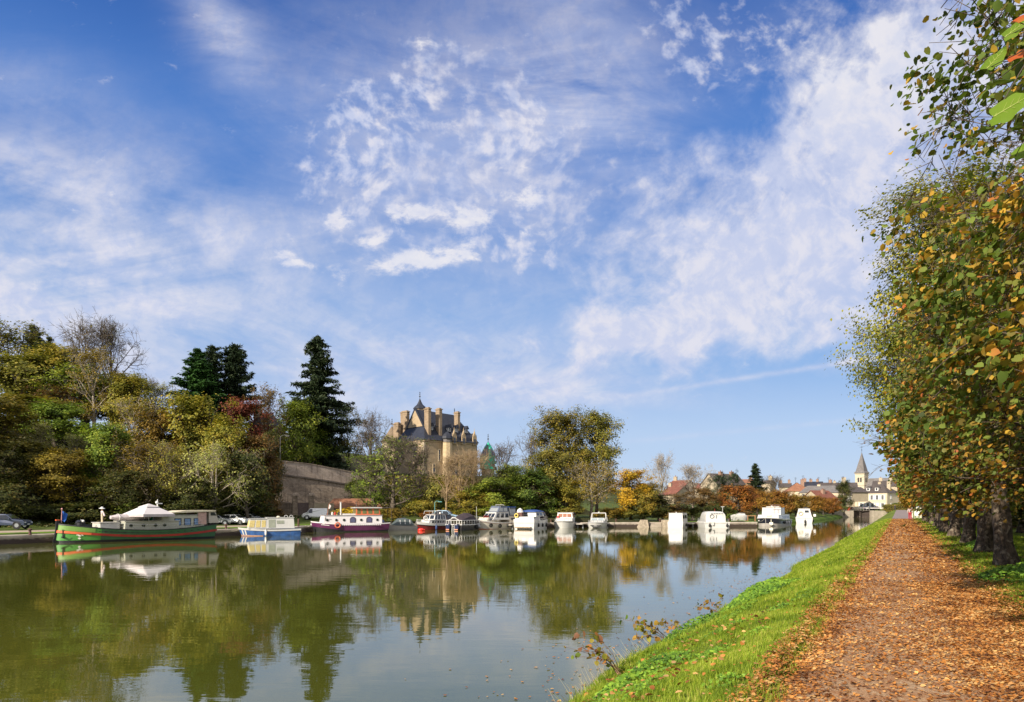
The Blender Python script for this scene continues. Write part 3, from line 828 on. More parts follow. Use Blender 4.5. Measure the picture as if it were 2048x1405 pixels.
LM = {
 'oak': leaf_mat('gold_olive_leaves', [(0.075, 0.085, 0.014), (0.15, 0.145, 0.022), (0.22, 0.19, 0.03), (0.28, 0.21, 0.035)]),
 'olive': leaf_mat('olive_leaves', [(0.075, 0.078, 0.014), (0.145, 0.14, 0.024), (0.21, 0.185, 0.032), (0.28, 0.21, 0.04)]),
 'yellow': leaf_mat('yellow_leaves', [(0.09, 0.10, 0.014), (0.17, 0.16, 0.022), (0.27, 0.22, 0.03), (0.26, 0.17, 0.025)]),
 'lime': leaf_mat('lime_green_leaves', [(0.06, 0.09, 0.012), (0.12, 0.17, 0.02), (0.19, 0.24, 0.03), (0.26, 0.27, 0.035)]),
 'pale': leaf_mat('pale_yellow_leaves', [(0.18, 0.20, 0.05), (0.28, 0.29, 0.07), (0.38, 0.36, 0.10), (0.22, 0.20, 0.05)]),
 'ochre': leaf_mat('ochre_leaves', [(0.10, 0.075, 0.015), (0.19, 0.13, 0.02), (0.28, 0.19, 0.03), (0.14, 0.12, 0.02)]),
 'brown': leaf_mat('brown_leaves', [(0.07, 0.045, 0.018), (0.14, 0.085, 0.025), (0.19, 0.115, 0.03), (0.11, 0.09, 0.025)]),
 'red': leaf_mat('wine_red_leaves', [(0.08, 0.025, 0.015), (0.14, 0.040, 0.022), (0.19, 0.065, 0.03), (0.12, 0.05, 0.02)]),
 'green': leaf_mat('green_leaves', [(0.03, 0.055, 0.010), (0.065, 0.10, 0.016), (0.11, 0.145, 0.022), (0.17, 0.18, 0.03)]),
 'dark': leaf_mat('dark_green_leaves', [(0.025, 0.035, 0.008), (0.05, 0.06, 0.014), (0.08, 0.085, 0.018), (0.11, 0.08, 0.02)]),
 'fir': leaf_mat('fir_needles', [(0.010, 0.020, 0.008), (0.018, 0.034, 0.013), (0.030, 0.048, 0.018), (0.04, 0.05, 0.02)], trans=0.1),
 'cone': leaf_mat('cypress_green', [(0.014, 0.035, 0.008), (0.025, 0.06, 0.012), (0.04, 0.09, 0.018), (0.05, 0.10, 0.02)], trans=0.1),
 'orange': leaf_mat('orange_leaves', [(0.15, 0.060, 0.014), (0.24, 0.10, 0.018), (0.31, 0.145, 0.022), (0.12, 0.085, 0.015)]),
 'gold': leaf_mat('golden_leaves', [(0.30, 0.19, 0.012), (0.48, 0.30, 0.02), (0.56, 0.37, 0.03), (0.16, 0.17, 0.02)]),
}
def set_mat(o, m):
    o.material_slots[0].link = 'OBJECT'; o.material_slots[0].material = m
_made = {}
def plant(key, base, H, width, leafm, bark, label, cat='tree', name='tree', rz=None, group=None, lean=0.0, crown_name='crown', trunk_name='trunk'):
    """a copy of a kind with its own trunk and crown"""
    wood, crown, H0, R0_ = PROTO[key]
    root = thing(name, label, cat, base, 0.0, group)
    rnd = random.Random(int(abs(base[0]) * 991 + abs(base[1]) * 7919 + len(key) * 13))
    root.rotation_euler = (lean * rnd.uniform(-1, 1), lean * rnd.uniform(-1, 1), rnd.uniform(0, 6.28) if rz is None else rz)
    root.scale = (width / (2 * R0_), width / (2 * R0_), H / H0)
    if len(wood.materials) == 0: wood.materials.append(bark)
    a = bpy.data.objects.new(trunk_name, wood); COL.objects.link(a); a.parent = root; set_mat(a, bark)
    if crown is not None:
        if len(crown.materials) == 0: crown.materials.append(leafm)
        c = bpy.data.objects.new(crown_name, crown); COL.objects.link(c); c.parent = root; set_mat(c, leafm)
    return root
QPX = ([-300, 0, 455, 600, 850, 1105, 1225, 1460, 1540], [60, 74, 92, 101, 122, 130, 132, 135, 139])
def ptree(key, px, top, Y, wpx, leafm, label, bark=None, name='tree', cat='tree', group=None, sink=0.15, dz=0.0, rz=None, lean=0.03, base=None):
    Y = max(Y, float(np.interp(px, *QPX)) + (wpx * 0.012 if wpx > 60 else 0.6))      # nothing grows out of the quay
    """a tree standing on the ground at distance Y; its top and width measured in the photograph"""
    x = (px - HX) / F * Y
    zb = tz(x, Y) if base is None else base
    ztop = CH - (top - HY) / F * Y
    H = max(1.0, ztop - zb + sink)
    k_ = 1.12 if key[:3] in ('fir', 'con', 'spr') else 1.15
    return plant(key, (x, Y, zb - sink + dz), H, wpx / F * Y * k_, LM[leafm], bark or BARK, label, cat, name, rz, group, lean)

TREES_LIST = r'''
airy0|20|642|150|150|olive|sparse olive tree with bare upper twigs at the far left of the hilltop
fir1|62|652|168|44|fir|black-green pine clump, left one of three rising behind the leafy hilltop|D
fir1|82|664|170|40|fir|black-green pine, middle one of three behind the leafy hilltop|D
fir1|101|676|172|32|fir|smallest and rightmost of three black-green pines behind the hilltop|D
bare1|172|618|146|120|olive|tallest ash on the hill, its grey upper twigs almost bare above the green
bare2|222|632|148|90|lime|thin-topped ash just right of the tallest bare-topped ash on the hill
full1|45|705|140|150|olive|wide olive-brown tree at the left edge of the hill below the bare twigs
full0|112|690|144|130|yellow|round yellow-brown crown between the black pines and the tall ash
full2|168|735|138|120|lime|green-yellow crown under the twin bare-topped ashes
full3|240|742|140|100|olive|dark olive crown on the right shoulder of the tall ashes
airy1|130|775|134|110|brown|thin brown-leaved tree in the middle of the left hillside
airy2|188|690|132|90|ochre|pale-trunked leafless-looking tree standing out of the hillside under the ashes|P
full0|258|750|134|90|yellow|yellow-green crown on the skyline right of the ashes
slim0|283|752|140|50|pale|pale yellow feathery tree on the skyline between ash and cypress
bare0|300|752|146|54|olive|small grey bare tree on the skyline left of the cypress
slim1|326|764|142|54|pale|small pale yellow tree just left of the dark green cypress
cone0|396|700|150|108|cone|broad dark green cypress cone on the skyline|D
fir1|425|694|154|62|fir|narrow dark pine between the green cypress and the leggy pine|D
fir1|466|690|156|84|fir|tall leggy dark pine showing its bare trunk right of the cypress|D
full1|486|796|140|84|red|wine-red tree in front of the manor chimney
airy1|541|770|146|70|brown|thin brown tree rising behind the manor roof
full2|588|800|152|84|lime|light green crown between the manor and the giant fir
full3|620|838|158|84|lime|low light green tree spreading in front of the giant fir
fir0|639|674|160|112|fir|giant dark fir towering over the retaining wall|D
full1|655|838|166|70|dark|lower dark tree mass at the foot of the giant fir|D
slim1|700|808|166|52|pale|pale green leaning tree just right of the giant fir
bare0|738|816|156|78|olive|bare grey tree between the giant fir and the castle
full2|30|790|124|160|olive|olive tree in the middle of the far left hillside
full3|110|800|122|120|lime|green tree in the middle of the left hillside
full1|205|846|112|100|lime|bright lime-green crown leaning out low on the hillside
airy0|268|790|120|110|yellow|slender yellow-green tree with long pale stems behind the barge mast|P
full0|330|820|122|110|ochre|ochre crown below the skyline notch left of the cypress
full2|400|788|124|120|yellow|big golden-green crown right under the cypress
full3|455|830|120|100|yellow|yellow crown beside the wine-red tree
full1|500|868|122|100|brown|brown crown under the manor walls
full0|546|862|137|46|dark|dark crown at the corner of the retaining wall
full1|-40|790|106|170|olive|olive tree cut off by the left edge of the photo
bush0|6|960|96|110|dark|dark thicket on the slope at the left edge
slim1|88|842|113|56|pale|slender pale tree left of the bright lime-green crown|P
airy2|150|866|114|60|pale|thin pale-stemmed tree between the pale slender tree and the lime-green crown|P
slim0|240|872|112|50|yellow|slender yellow tree just right of the low lime-green crown|P
airy0|318|880|113|66|pale|pale thin tree above the tip of the parasol|P
full2|-20|880|100|120|dark|dark low tree at the very left edge above the SUV
full0|45|880|108|130|olive|dark low tree behind the parked SUV
full3|125|896|106|110|ochre|dark low tree behind the barge's bow flag
airy1|290|880|110|110|ochre|ochre thin-leaved tree behind the white parasol
spread1|350|890|110|120|yellow|yellow-tipped low tree above the barge wheelhouse
spread0|432|884|110|170|pale|wide pale tree with fanned bare limbs above the parked white cars|P
full2|496|905|114|100|dark|dark crown above the blue and white cruiser
full1|524|905|124|66|brown|rust-brown ivy-clad tree at the left end of the retaining wall
full0|250|940|104|110|dark|dark undergrowth tree behind the scarecrow figure
full2|380|955|107|110|dark|dark undergrowth tree behind the barge awning
airy2|752|905|132|96|lime|low lime-green tree hiding the wall's right end above the shed
full1|722|955|146|54|green|green shrub-like tree at the right end of the visible wall
airy0|742|862|166|70|olive|thin olive tree at the left corner of the castle
thin0|788|868|130|140|lime|spreading many-limbed tree with green leaves in front of the castle
bare2|838|885|140|60|olive|thin grey tree covering the castle's front wall
spread1|742|945|138|64|lime|low green tree above the red-tiled shed
bare2|893|905|128|56|ochre|tan bare tree, left one of three in front of the castle stair tower|T
bare1|918|890|127|66|ochre|tan bare tree, middle one of three in front of the castle stair tower|T
bare2|944|893|130|66|ochre|tan bare tree, right one of three in front of the castle stair tower|T
bare1|998|874|150|84|red|grey bare tree with a few red leaves right of the green scaffold netting
full1|985|955|126|90|lime|green-yellow tree above the cream cruiser
full0|945|980|122|70|yellow|low yellow tree above the outboard boat
bare0|1062|860|160|70|green|bare round tree left of the two tall twin trees
full2|1024|930|134|90|green|green tree between the netting and the twin trees
full3|1066|935|126|90|green|green leafy tree above the blue-topped white cruiser
tall0|1122|818|146|104|oak|left one of the two tall twin trees
tall1|1194|814|148|100|oak|right one of the two tall twin trees
full0|1100|900|134|100|olive|olive crown at the foot of the left twin tree
spread1|1182|916|124|124|ochre|wide tan tree with a pale forked trunk behind the small sports cruiser|P
full1|1135|960|122|70|yellow|yellow-green bushy tree behind the cruiser with the bimini
full1|1262|938|130|70|gold|golden maple left of the tall dead tree
full2|1285|965|126|70|yellow|green and gold maple right beside the golden maple
bare0|1326|903|140|66|brown|tall pale dead tree with a forked top|P
bare2|1386|924|146|62|brown|bare tree with fine twigs above the boxy white cruiser|P
full3|1316|990|126|50|dark|dark brown bushy tree at the foot of the dead tree
airy2|1360|985|134|70|brown|brown thin tree above the stone steps
full1|1406|975|140|56|brown|brown bushy tree above the rounded white cruiser
pine0|1436|944|190|50|fir|flat-topped pine, left one of the pair beside the gabled house
pine0|1466|940|192|46|fir|flat-topped pine, right one of the pair beside the gabled house
spruce0|1512|928|215|44|fir|pointed dark spruce rising over the orange clipped trees|D
bare1|1550|945|225|44|brown|grey bare tree right of the dark spruce
full3|1688|960|255|30|dark|round dark green tree left of the big lock house
full0|1440|985|165|44|green|green leafy tree below the flat-topped pines
'''
for ln in TREES_LIST.strip().split('\n'):
    f = ln.split('|')
    nm = {'fir': 'fir_tree', 'con': 'cypress_tree', 'pin': 'pine_tree', 'spr': 'spruce_tree' if f[0] == 'spruce0' else 'tree'}.get(f[0][:3], 'tree')
    bk = {'P': BARK_PALE, 'D': BARK_DARK, 'T': BARK_TAN}.get(f[7]) if len(f) > 7 else None
    grp = 'trees on the wooded hillside' if int(f[1]) < 720 else 'trees behind the moored boats'
    ptree(f[0], float(f[1]), float(f[2]), float(f[3]), float(f[4]), f[5], f[6], bk, nm, group=grp)
# clipped orange row along the far bank
for i, (px_, top_, Y_, wp) in enumerate([(1474, 970, 150, 70), (1516, 977, 162, 66), (1556, 982, 175, 60), (1592, 988, 190, 54), (1622, 991, 205, 46), (1647, 994, 222, 40), (1666, 996, 238, 32)]):
    lab = ('first and largest', 'second', 'third', 'fourth', 'fifth', 'sixth', 'last and smallest')[i] + ' clipped orange tree in the far bank row, from the left'
    ptree('pollard%d' % (i % 2), px_, top_, Y_, wp, ('orange', 'orange', 'orange', 'ochre')[i % 4], lab, BARK_DARK, 'clipped_tree', 'tree', 'clipped orange trees on the far bank')
# undergrowth at the foot of the hill and behind the boats
BUSH = r'''
8|1010|98|90|dark|dark bush on the slope behind the parked SUV
70|1012|99|80|dark|dark bush left of the barge's bow flag
135|1005|101|90|dark|dark bush right behind the barge's bow flag
200|1000|103|90|dark|dark bush behind the scarecrow figure
262|1005|105|80|green|dark green bush left behind the white parasol
325|1002|107|90|dark|dark bush behind the tip of the white parasol
385|1000|111|90|dark|dark bush behind the barge awning
445|1000|116|80|green|dark green bush behind the parked white cars
505|1005|120|70|dark|dark bush behind the second white hatchback
552|1016|131|36|brown|rust-brown bush at the left gate pillar
692|1018|118|44|gold|golden bush left of the barge's chimney pole
722|1014|117|44|gold|golden bush behind the purple barge's wheelhouse
755|1016|117|40|yellow|yellow-green bush below the shed gable
786|1016|117|44|ochre|ochre bush left of the spreading tree's foot
862|1022|120|40|orange|orange bush behind the red cruiser
888|1018|121|34|gold|golden bush beside the small teal lamp post
845|1000|125|44|yellow|yellow-green bush between the sloop and the red cruiser
930|1015|124|44|yellow|yellow bush behind the outboard boat
975|1005|122|50|lime|lime-green bush behind the cream cruiser
1012|1000|122|50|green|green bush behind the canvas flybridge
1050|1005|122|54|green|green bush behind the blue-topped cruiser
1095|1000|124|54|green|green bush right of the blue-topped cruiser
1140|1012|124|50|olive|olive bush behind the cruiser with the bimini
1215|1015|126|50|ochre|ochre bush right of the small sports cruiser
1248|1018|127|44|olive|low olive bush left of the golden maple
1290|1020|128|40|dark|dark bush left of the stone steps
1340|1010|130|50|brown|brown bush above the stone steps
1385|1012|131|44|dark|dark bush behind the boxy white cruiser
1425|1010|134|44|dark|dark bush behind the rounded white cruiser
1450|1012|142|34|green|green bush at the foot of the first clipped orange tree
'''
for i, ln in enumerate(BUSH.strip().split('\n')):
    f = ln.split('|')
    ptree('bush%d' % (i % 3), float(f[0]), float(f[1]), float(f[2]), float(f[3]) * 1.25, f[4], f[5], None, 'bush', 'bush', 'bushes behind the quay')

for i, (px_, top_, Y_, wp, lm_, lab) in enumerate([(812, 970, 152, 60, 'dark', 'dark shrub mass below the castle left of its hedge'), (868, 962, 156, 64, 'olive', 'olive shrub mass right under the castle hedge'), (925, 958, 156, 70, 'ochre', 'ochre shrub mass behind the tan bare trees'), (840, 992, 138, 60, 'yellow', 'yellow-green shrub behind the grey sloop'), (905, 990, 140, 60, 'green', 'green shrub behind the outboard boat'), (770, 968, 155, 60, 'olive', 'olive shrub at the wall left of the spreading tree')]):
    ptree('bush%d' % (i % 3), px_, top_, Y_, wp, lm_, lab, None, 'bush', 'bush', 'shrubs on the slope below the castle')
# thickets under the clipped row and on the far bank
for i, (px_, top_, Y_, wp, lm_, lab) in enumerate([(1490, 1005, 172, 60, 'brown', 'brown thicket behind the second clipped orange tree'), (1535, 1005, 190, 60, 'dark', 'dark thicket behind the third clipped orange tree'),
        (1580, 1007, 205, 60, 'brown', 'brown thicket behind the fourth clipped orange tree'), (1625, 1008, 232, 60, 'dark', 'dark thicket behind the sixth clipped orange tree'), (1665, 1010, 250, 44, 'green', 'green thicket between the clipped orange trees and the parapet')]):
    ptree('bush%d' % (i % 3), px_, top_, Y_, wp, lm_, lab, None, 'bush', 'bush', 'bushes behind the quay')
# ivy and low growth over the hillside
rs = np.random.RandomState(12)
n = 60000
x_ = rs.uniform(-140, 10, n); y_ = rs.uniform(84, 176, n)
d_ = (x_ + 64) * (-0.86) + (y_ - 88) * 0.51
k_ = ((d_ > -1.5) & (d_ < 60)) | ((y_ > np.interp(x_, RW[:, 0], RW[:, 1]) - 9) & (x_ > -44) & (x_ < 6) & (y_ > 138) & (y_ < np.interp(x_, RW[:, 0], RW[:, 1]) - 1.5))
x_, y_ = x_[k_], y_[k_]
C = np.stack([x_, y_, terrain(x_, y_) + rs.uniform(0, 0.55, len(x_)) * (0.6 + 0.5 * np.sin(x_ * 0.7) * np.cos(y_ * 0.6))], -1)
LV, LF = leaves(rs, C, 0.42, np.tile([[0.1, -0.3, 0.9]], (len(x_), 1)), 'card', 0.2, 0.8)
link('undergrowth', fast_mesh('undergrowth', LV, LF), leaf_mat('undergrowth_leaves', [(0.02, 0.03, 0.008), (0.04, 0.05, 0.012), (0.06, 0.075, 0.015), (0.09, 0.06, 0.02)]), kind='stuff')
# ------------------------------------------------------------------ near bank plants
RZ = -math.atan(VP)
CO = math.cos(RZ)
def OP(o, Y, z=None):
    return (o + VP * Y, Y, float(bank_z(np.array([o]), np.array([Y]))[0]) if z is None else z)

def linden(key, seed, H, Rr, base, n, leaf, shape, minr, n_sec=8, n_ter=5, prr=0.32):
    rs = np.random.RandomState(seed)
    (p0, p1, a, b), tips, td = skeleton(rs, H, Rr * 0.80, base, nprim=32, nsec=n_sec, nter=n_ter, up=0.05, env='flat', r0=0.046, prr=prr * 0.75, levels=4 if shape == 'heart' else 3)
    def squash(P):
        P = P.copy()
        far_ = sst(0.3, 1.2, np.hypot(P[:, 0], P[:, 1]))
        P[:, 1] = P[:, 1] * (1 + 0.34 * far_)
        low_ = base - 0.55
        P[:, 2] = np.where((P[:, 2] < low_) & (np.hypot(P[:, 0], P[:, 1]) > 0.6), low_ + 0.3 * np.tanh((P[:, 2] - low_)), P[:, 2])
        return P
    p0, p1, tips = squash(p0), squash(p1), squash(tips)
    def lim(P):      # the clipped faces, a little uneven
        return Rr * CO * (0.97 + 0.05 * np.sin(P[:, 1] * 1.3 + seed) + 0.05 * np.sin(P[:, 2] * 2.1 + seed))
    ok = (np.abs(p1[:, 0]) < lim(p1)) & (np.abs(p0[:, 0]) < lim(p0)); p0, p1, a, b = p0[ok], p1[ok], a[ok], b[ok]
    tips = tips[np.abs(tips[:, 0]) < lim(tips) + 0.05]
    a = np.maximum(a, minr); b = np.maximum(b, minr * 0.6)
    V, Fq = frusta(p0, p1, a, b, 6)
    # knobbly trunk
    r_ = np.hypot(V[:, 0], V[:, 1]); k = (V[:, 2] < base)
    V[:, 0] += np.where(k, 0.03 * np.sin(V[:, 2] * 7 + V[:, 1] * 9), 0); V[:, 1] += np.where(k, 0.03 * np.cos(V[:, 2] * 6 + V[:, 0] * 11), 0)
    fl = np.where(V[:, 2] < 0.35, 1 + 0.5 * (0.35 - V[:, 2]), 1.0); V[:, 0] *= fl; V[:, 1] *= fl
    wood = fast_mesh(key + '_trunk', V, Fq, True)
    nt = len(tips)
    # the lower and outer twigs carry most leaves, the upper ones are half bare
    wt = rs.uniform(0.1, 1, nt)
    wt *= np.where(tips[:, 2] > base + 0.62 * (H - base), 0.28, 1.0)
    wt *= 0.25 + (np.abs(tips[:, 0]) / (Rr * CO)) ** 1.5
    wt[rs.uniform(0, 1, nt) < 0.15] *= 0.1
    ii = rs.choice(nt, n, p=wt / wt.sum())
    C = tips[ii] + rs.normal(0, 0.09 if key == 'limeS' else 0.14, (n, 3))
    N = np.stack([np.sign(C[:, 0]) * 0.9, rs.normal(0, 0.4, n), np.full(n, 0.95)], -1)
    N /= np.linalg.norm(N, axis=1, keepdims=True)
    LV, LF = leaves(rs, C, leaf, N, shape, droop=0.45, jitter=0.8)
    PROTO[key] = (wood, fast_mesh(key + '_crown', LV, LF), H, Rr)
linden('limeA', 201, 6.2, 2.9, 2.3, 24000, 0.080, 'heart', 0.005)
linden('limeS', 205, 6.2, 2.9, 2.1, 24000, 0.062, 'heart', 0.004, prr=0.14)
linden('limeB', 202, 6.2, 2.9, 2.25, 24000, 0.080, 'heart', 0.006)
linden('limeC', 203, 6.2, 2.9, 2.0, 9000, 0.17, 'card', 0.012, 6, 4)
linden('limeD', 204, 6.2, 2.9, 2.0, 9000, 0.17, 'card', 0.012, 6, 4)
LM['lime_near'] = leaf_mat('lime_tree_leaves', [(0.032, 0.045, 0.010), (0.055, 0.085, 0.015), (0.09, 0.135, 0.022), (0.14, 0.18, 0.03), (0.13, 0.10, 0.025), (0.40, 0.25, 0.03), (0.30, 0.11, 0.025)], clump=0.9)
LM['lime_far'] = leaf_mat('turning_lime_leaves', [(0.045, 0.06, 0.012), (0.09, 0.10, 0.018), (0.16, 0.12, 0.02), (0.28, 0.14, 0.02), (0.33, 0.12, 0.02)], clump=0.6)
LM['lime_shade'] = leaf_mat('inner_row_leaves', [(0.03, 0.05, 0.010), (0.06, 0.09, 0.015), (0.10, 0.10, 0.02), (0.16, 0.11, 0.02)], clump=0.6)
# mottled trunk
m = bpy.data.materials.new('mottled_lime_bark'); m.use_nodes = True; MATS['mottled_lime_bark'] = m
t = NT(m.node_tree); b = t.n['Principled BSDF']; p = t.obj(); q = t.sep(p)
n1 = t.noise(t.comb(t.m('MULTIPLY', q[0], 14), t.m('MULTIPLY', q[1], 14), t.m('MULTIPLY', q[2], 4)), 1.0, 5, 0.7)
n2 = t.noise(p, 5.0, 4, 0.65, 0.6)
c = t.mix(t.step(n1, 0.35, 0.65), (0.035, 0.024, 0.016), (0.125, 0.09, 0.06))
c = t.mix(t.step(n2, 0.54, 0.62), c, (0.22, 0.18, 0.13))
c = t.mix(t.step(n2, 0.44, 0.36), c, (0.045, 0.035, 0.018))
t.put(b.inputs['Base Color'], c); b.inputs['Roughness'].default_value = 0.92
bn = t.new('ShaderNodeBump'); bn.inputs['Strength'].default_value = 1.0; bn.inputs['Distance'].default_value = 0.05
t.put(bn.inputs['Height'], t.m('ADD', n1, n2)); t.l.new(bn.outputs[0], b.inputs['Normal'])
LBARK = m
ORD = ['first', 'second', 'third', 'fourth', 'fifth', 'sixth', 'seventh', 'eighth', 'ninth', 'tenth', 'eleventh', 'twelfth', 'thirteenth', 'fourteenth', 'fifteenth', 'sixteenth']
rr_ = random.Random(5)
ys_front = [-2.6, 6.2, 13.4, 20.6, 26.6, 33.0, 40.5, 47.5, 55, 62.5, 70, 78, 86, 94]
for i, Y_ in enumerate(ys_front):
    near_ = Y_ < 30
    key = ('limeA', 'limeB')[i % 2] if near_ else ('limeC', 'limeD')[i % 2]
    if i < 2: key = 'limeS'
    lab = ORD[i] + (' clipped lime tree of the front row beside the towpath, counting from the camera' if i > 2 else ' clipped lime tree of the front row, its leaves overhanging the camera')
    if i == 1: lab = 'second clipped lime tree of the front row, filling the photo\'s top right with twigs'
    if i == 2: lab = 'third clipped lime tree of the front row, large green and yellow leaves up close'
    root = plant(key, OP(2.95 + rr_.uniform(-0.15, 0.15), Y_), 6.2 * rr_.uniform(0.95, 1.08), 5.8 + rr_.uniform(-0.1, 0.25), LM['lime_near'] if Y_ < 38 else LM['lime_far'], LBARK, lab, 'tree', 'lime_tree',
                 RZ + (math.pi if i % 3 == 1 else 0), 'clipped lime trees along the towpath', 0.0)
    if i == 2: root.scale[2] *= 0.90
    if i == 3: root.rotation_euler = (R(1), R(-6), root.rotation_euler[2])
    root.location.z -= 0.06
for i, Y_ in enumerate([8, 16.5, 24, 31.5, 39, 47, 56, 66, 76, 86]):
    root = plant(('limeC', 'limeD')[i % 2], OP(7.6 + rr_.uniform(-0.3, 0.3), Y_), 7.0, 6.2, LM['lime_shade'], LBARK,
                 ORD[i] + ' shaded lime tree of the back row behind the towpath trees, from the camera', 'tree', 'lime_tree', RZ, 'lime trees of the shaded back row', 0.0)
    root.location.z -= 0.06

# tall trees rising behind the clipped rows
LM['yolive'] = leaf_mat('yellow_olive_leaves', [(0.08, 0.10, 0.012), (0.15, 0.16, 0.02), (0.24, 0.22, 0.025), (0.33, 0.27, 0.03)])
deciduous('twig0', 212, 20, 5.4, 6.0, 14000, 0.15, 0.42, nprim=34, nsec=8, nter=6, env='egg', up=0.5, gaps=0.2, r0=0.02, minr=0.012, levels=4)
def leaner(key, o, Y, H, wd, lm, lean, label, rz=0.3):
    r_ = plant(key, OP(min(o, 12), Y, float(terrain(np.array([o + VP * Y]), np.array([Y]))[0])), H, wd, LM[lm], BARK, label, 'tree', 'tree', rz, 'tall trees behind the lime rows')
    r_.location.x = o + VP * Y
    ax = Vector((1, VP, 0)).normalized()      # lean towards the canal
    r_.rotation_mode = 'XYZ'
    r_.rotation_euler = (Matrix.Rotation(-lean, 4, Vector((-VP, 1, 0)).normalized()) @ Matrix.Rotation(rz, 4, 'Z')).to_euler()
    return r_
deciduous('bigA', 213, 27, 6.6, 9.0, 42000, 0.25, 0.55, nprim=36, nsec=8, nter=6, env='egg', up=0.4, gaps=0.35, r0=0.016, minr=0.015)
deciduous('bigB', 214, 20, 7.6, 10.0, 36000, 0.25, 0.5, nprim=34, nsec=8, nter=6, env='dome', up=0.15, gaps=0.30, r0=0.018, minr=0.015)
leaner('bigA', 4.6, 56, 27.0, 13.0, 'yolive', R(2), 'very tall yellow-green tree rising above the clipped limes')
leaner('bigB', 5.2, 66, 20.0, 15.0, 'yolive', R(4), 'yellow-green tree reaching furthest left over the canal', 2.4)
leaner('twig0', 9.0, 36, 20.0, 13.0, 'brown', R(6), 'tall tree of fine brown twigs behind the clipped limes')
leaner('twig0', 11.0, 24, 17.0, 11.0, 'brown', R(3), 'dense brown-twigged tree nearest the right edge of the photo', 1.7)
leaner('bare1', 5.2, 84, 14.5, 13.0, 'brown', R(10), 'small grey bare tree showing left of the clipped limes', 1.0)
leaner('airy0', 6.5, 100, 13.5, 11.0, 'olive', R(9), 'far thin tree poking out left of the last clipped limes', 2.0)

# undergrowth behind the rows
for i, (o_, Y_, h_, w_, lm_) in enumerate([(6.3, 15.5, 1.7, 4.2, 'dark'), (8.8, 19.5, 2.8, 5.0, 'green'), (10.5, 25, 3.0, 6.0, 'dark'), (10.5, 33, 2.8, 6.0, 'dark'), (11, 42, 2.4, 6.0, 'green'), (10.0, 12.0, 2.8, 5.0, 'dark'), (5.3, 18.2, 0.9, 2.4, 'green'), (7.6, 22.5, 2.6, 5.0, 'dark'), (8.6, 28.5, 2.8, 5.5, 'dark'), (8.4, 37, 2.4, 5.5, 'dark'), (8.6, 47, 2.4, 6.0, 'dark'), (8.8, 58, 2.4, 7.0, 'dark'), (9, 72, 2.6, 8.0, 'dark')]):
    lab = ('dark bush at the right edge under the third lime', 'green ivy bush behind the fourth lime trunk', 'dark bush behind the fifth lime trunk', 'dark bush behind the sixth lime trunk',
           'green bush behind the seventh lime trunk', 'dark bush cut off by the right edge beside the camera', 'low green bush at the foot of the leaning lime trunk', 'dark thicket behind the leaning lime trunk', 'dark thicket deep behind the fifth front-row trunk', 'dark thicket behind the seventh front-row trunk', 'dark thicket behind the eighth front-row trunk', 'dark thicket behind the ninth front-row trunk', 'farthest dark thicket behind the front-row trunks')[i]
    x_ = o_ + VP * Y_
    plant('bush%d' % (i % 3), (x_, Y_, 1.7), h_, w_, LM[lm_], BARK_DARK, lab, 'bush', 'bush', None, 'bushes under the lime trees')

# the low branch right above the camera ------------------------------
first = [o for o in COL.objects if o.name == 'lime_tree'][0]
rs = np.random.RandomState(9)
br = MB(); lf = []
root_in = first.matrix_basis.inverted() if False else None
def dirp(px, py, Y): return W(px, py, Y)
b0 = dirp(2330, -150, 2.2)
stops = [dirp(2200, -20, 2.15), dirp(2110, 70, 2.1), dirp(2055, 120, 2.05)]
br.path([b0] + stops, 0.006, 6)
lpos = [(2022, 214, 2.0, 0.100, (0.45, 0.5, 0.0), 'g'), (2046, 108, 2.3, 0.075, (-0.3, -0.7, 0.3), 'o'), (1990, 120, 2.35, 0.075, (0.5, -0.2, 0.5), 'g'), (2050, 300, 2.6, 0.075, (0, -0.6, 0.5), 'g'),
        (2030, 60, 2.4, 0.07, (0.2, -0.6, 0.4), 'g'), (2070, 190, 2.2, 0.08, (-0.4, -0.6, 0.1), 'g'), (2005, 165, 2.25, 0.075, (0.6, -0.1, 0.6), 'd'), (2040, 255, 2.3, 0.06, (0.2, 0.6, 0.6), 'd'), (2060, 30, 2.2, 0.08, (0.4, -0.5, 0.6), 'o')]
def big_leaf(C, size, nrm, tdir):
    """a single lime leaf with rounded halves, serrate outline and a sunken rib"""
    nrm = Vector(nrm).normalized(); tdir = Vector(tdir); tdir = (tdir - nrm * tdir.dot(nrm)).normalized(); bd = nrm.cross(tdir)
    V, Fs = [], []
    n = 12
    for side in (1, -1):
        base_i = len(V)
        for i in range(n + 1):
            u = i / n
            y = -0.45 + 1.05 * u
            wd_ = 0.50 * math.sin(math.pi * min(1, (u * 0.93 + 0.07)) ** 0.72) * (1 + 0.035 * (i % 2))
            if i == 0: y -= 0.02; wd_ = 0.18
            if i == 1: y = -0.50
            V.append(C + (tdir * (-0.42 + 1.02 * u)) * size)
            V.append(C + (tdir * y + bd * wd_ * side * 0.55 + nrm * (0.05 + 0.03 * math.sin(u * 9))) * size)
            V.append(C + (tdir * y + bd * wd_ * side + nrm * 0.03 * math.sin(u * 14)) * size)
        for i in range(n):
            a_ = base_i + i * 3
            Fs += [(a_, a_ + 1, a_ + 4, a_ + 3), (a_ + 1, a_ + 2, a_ + 5, a_ + 4)]
    return V, Fs, (nrm, tdir, bd)
lbm = {'g': MB(), 'o': MB(), 'd': MB()}
veins = MB()
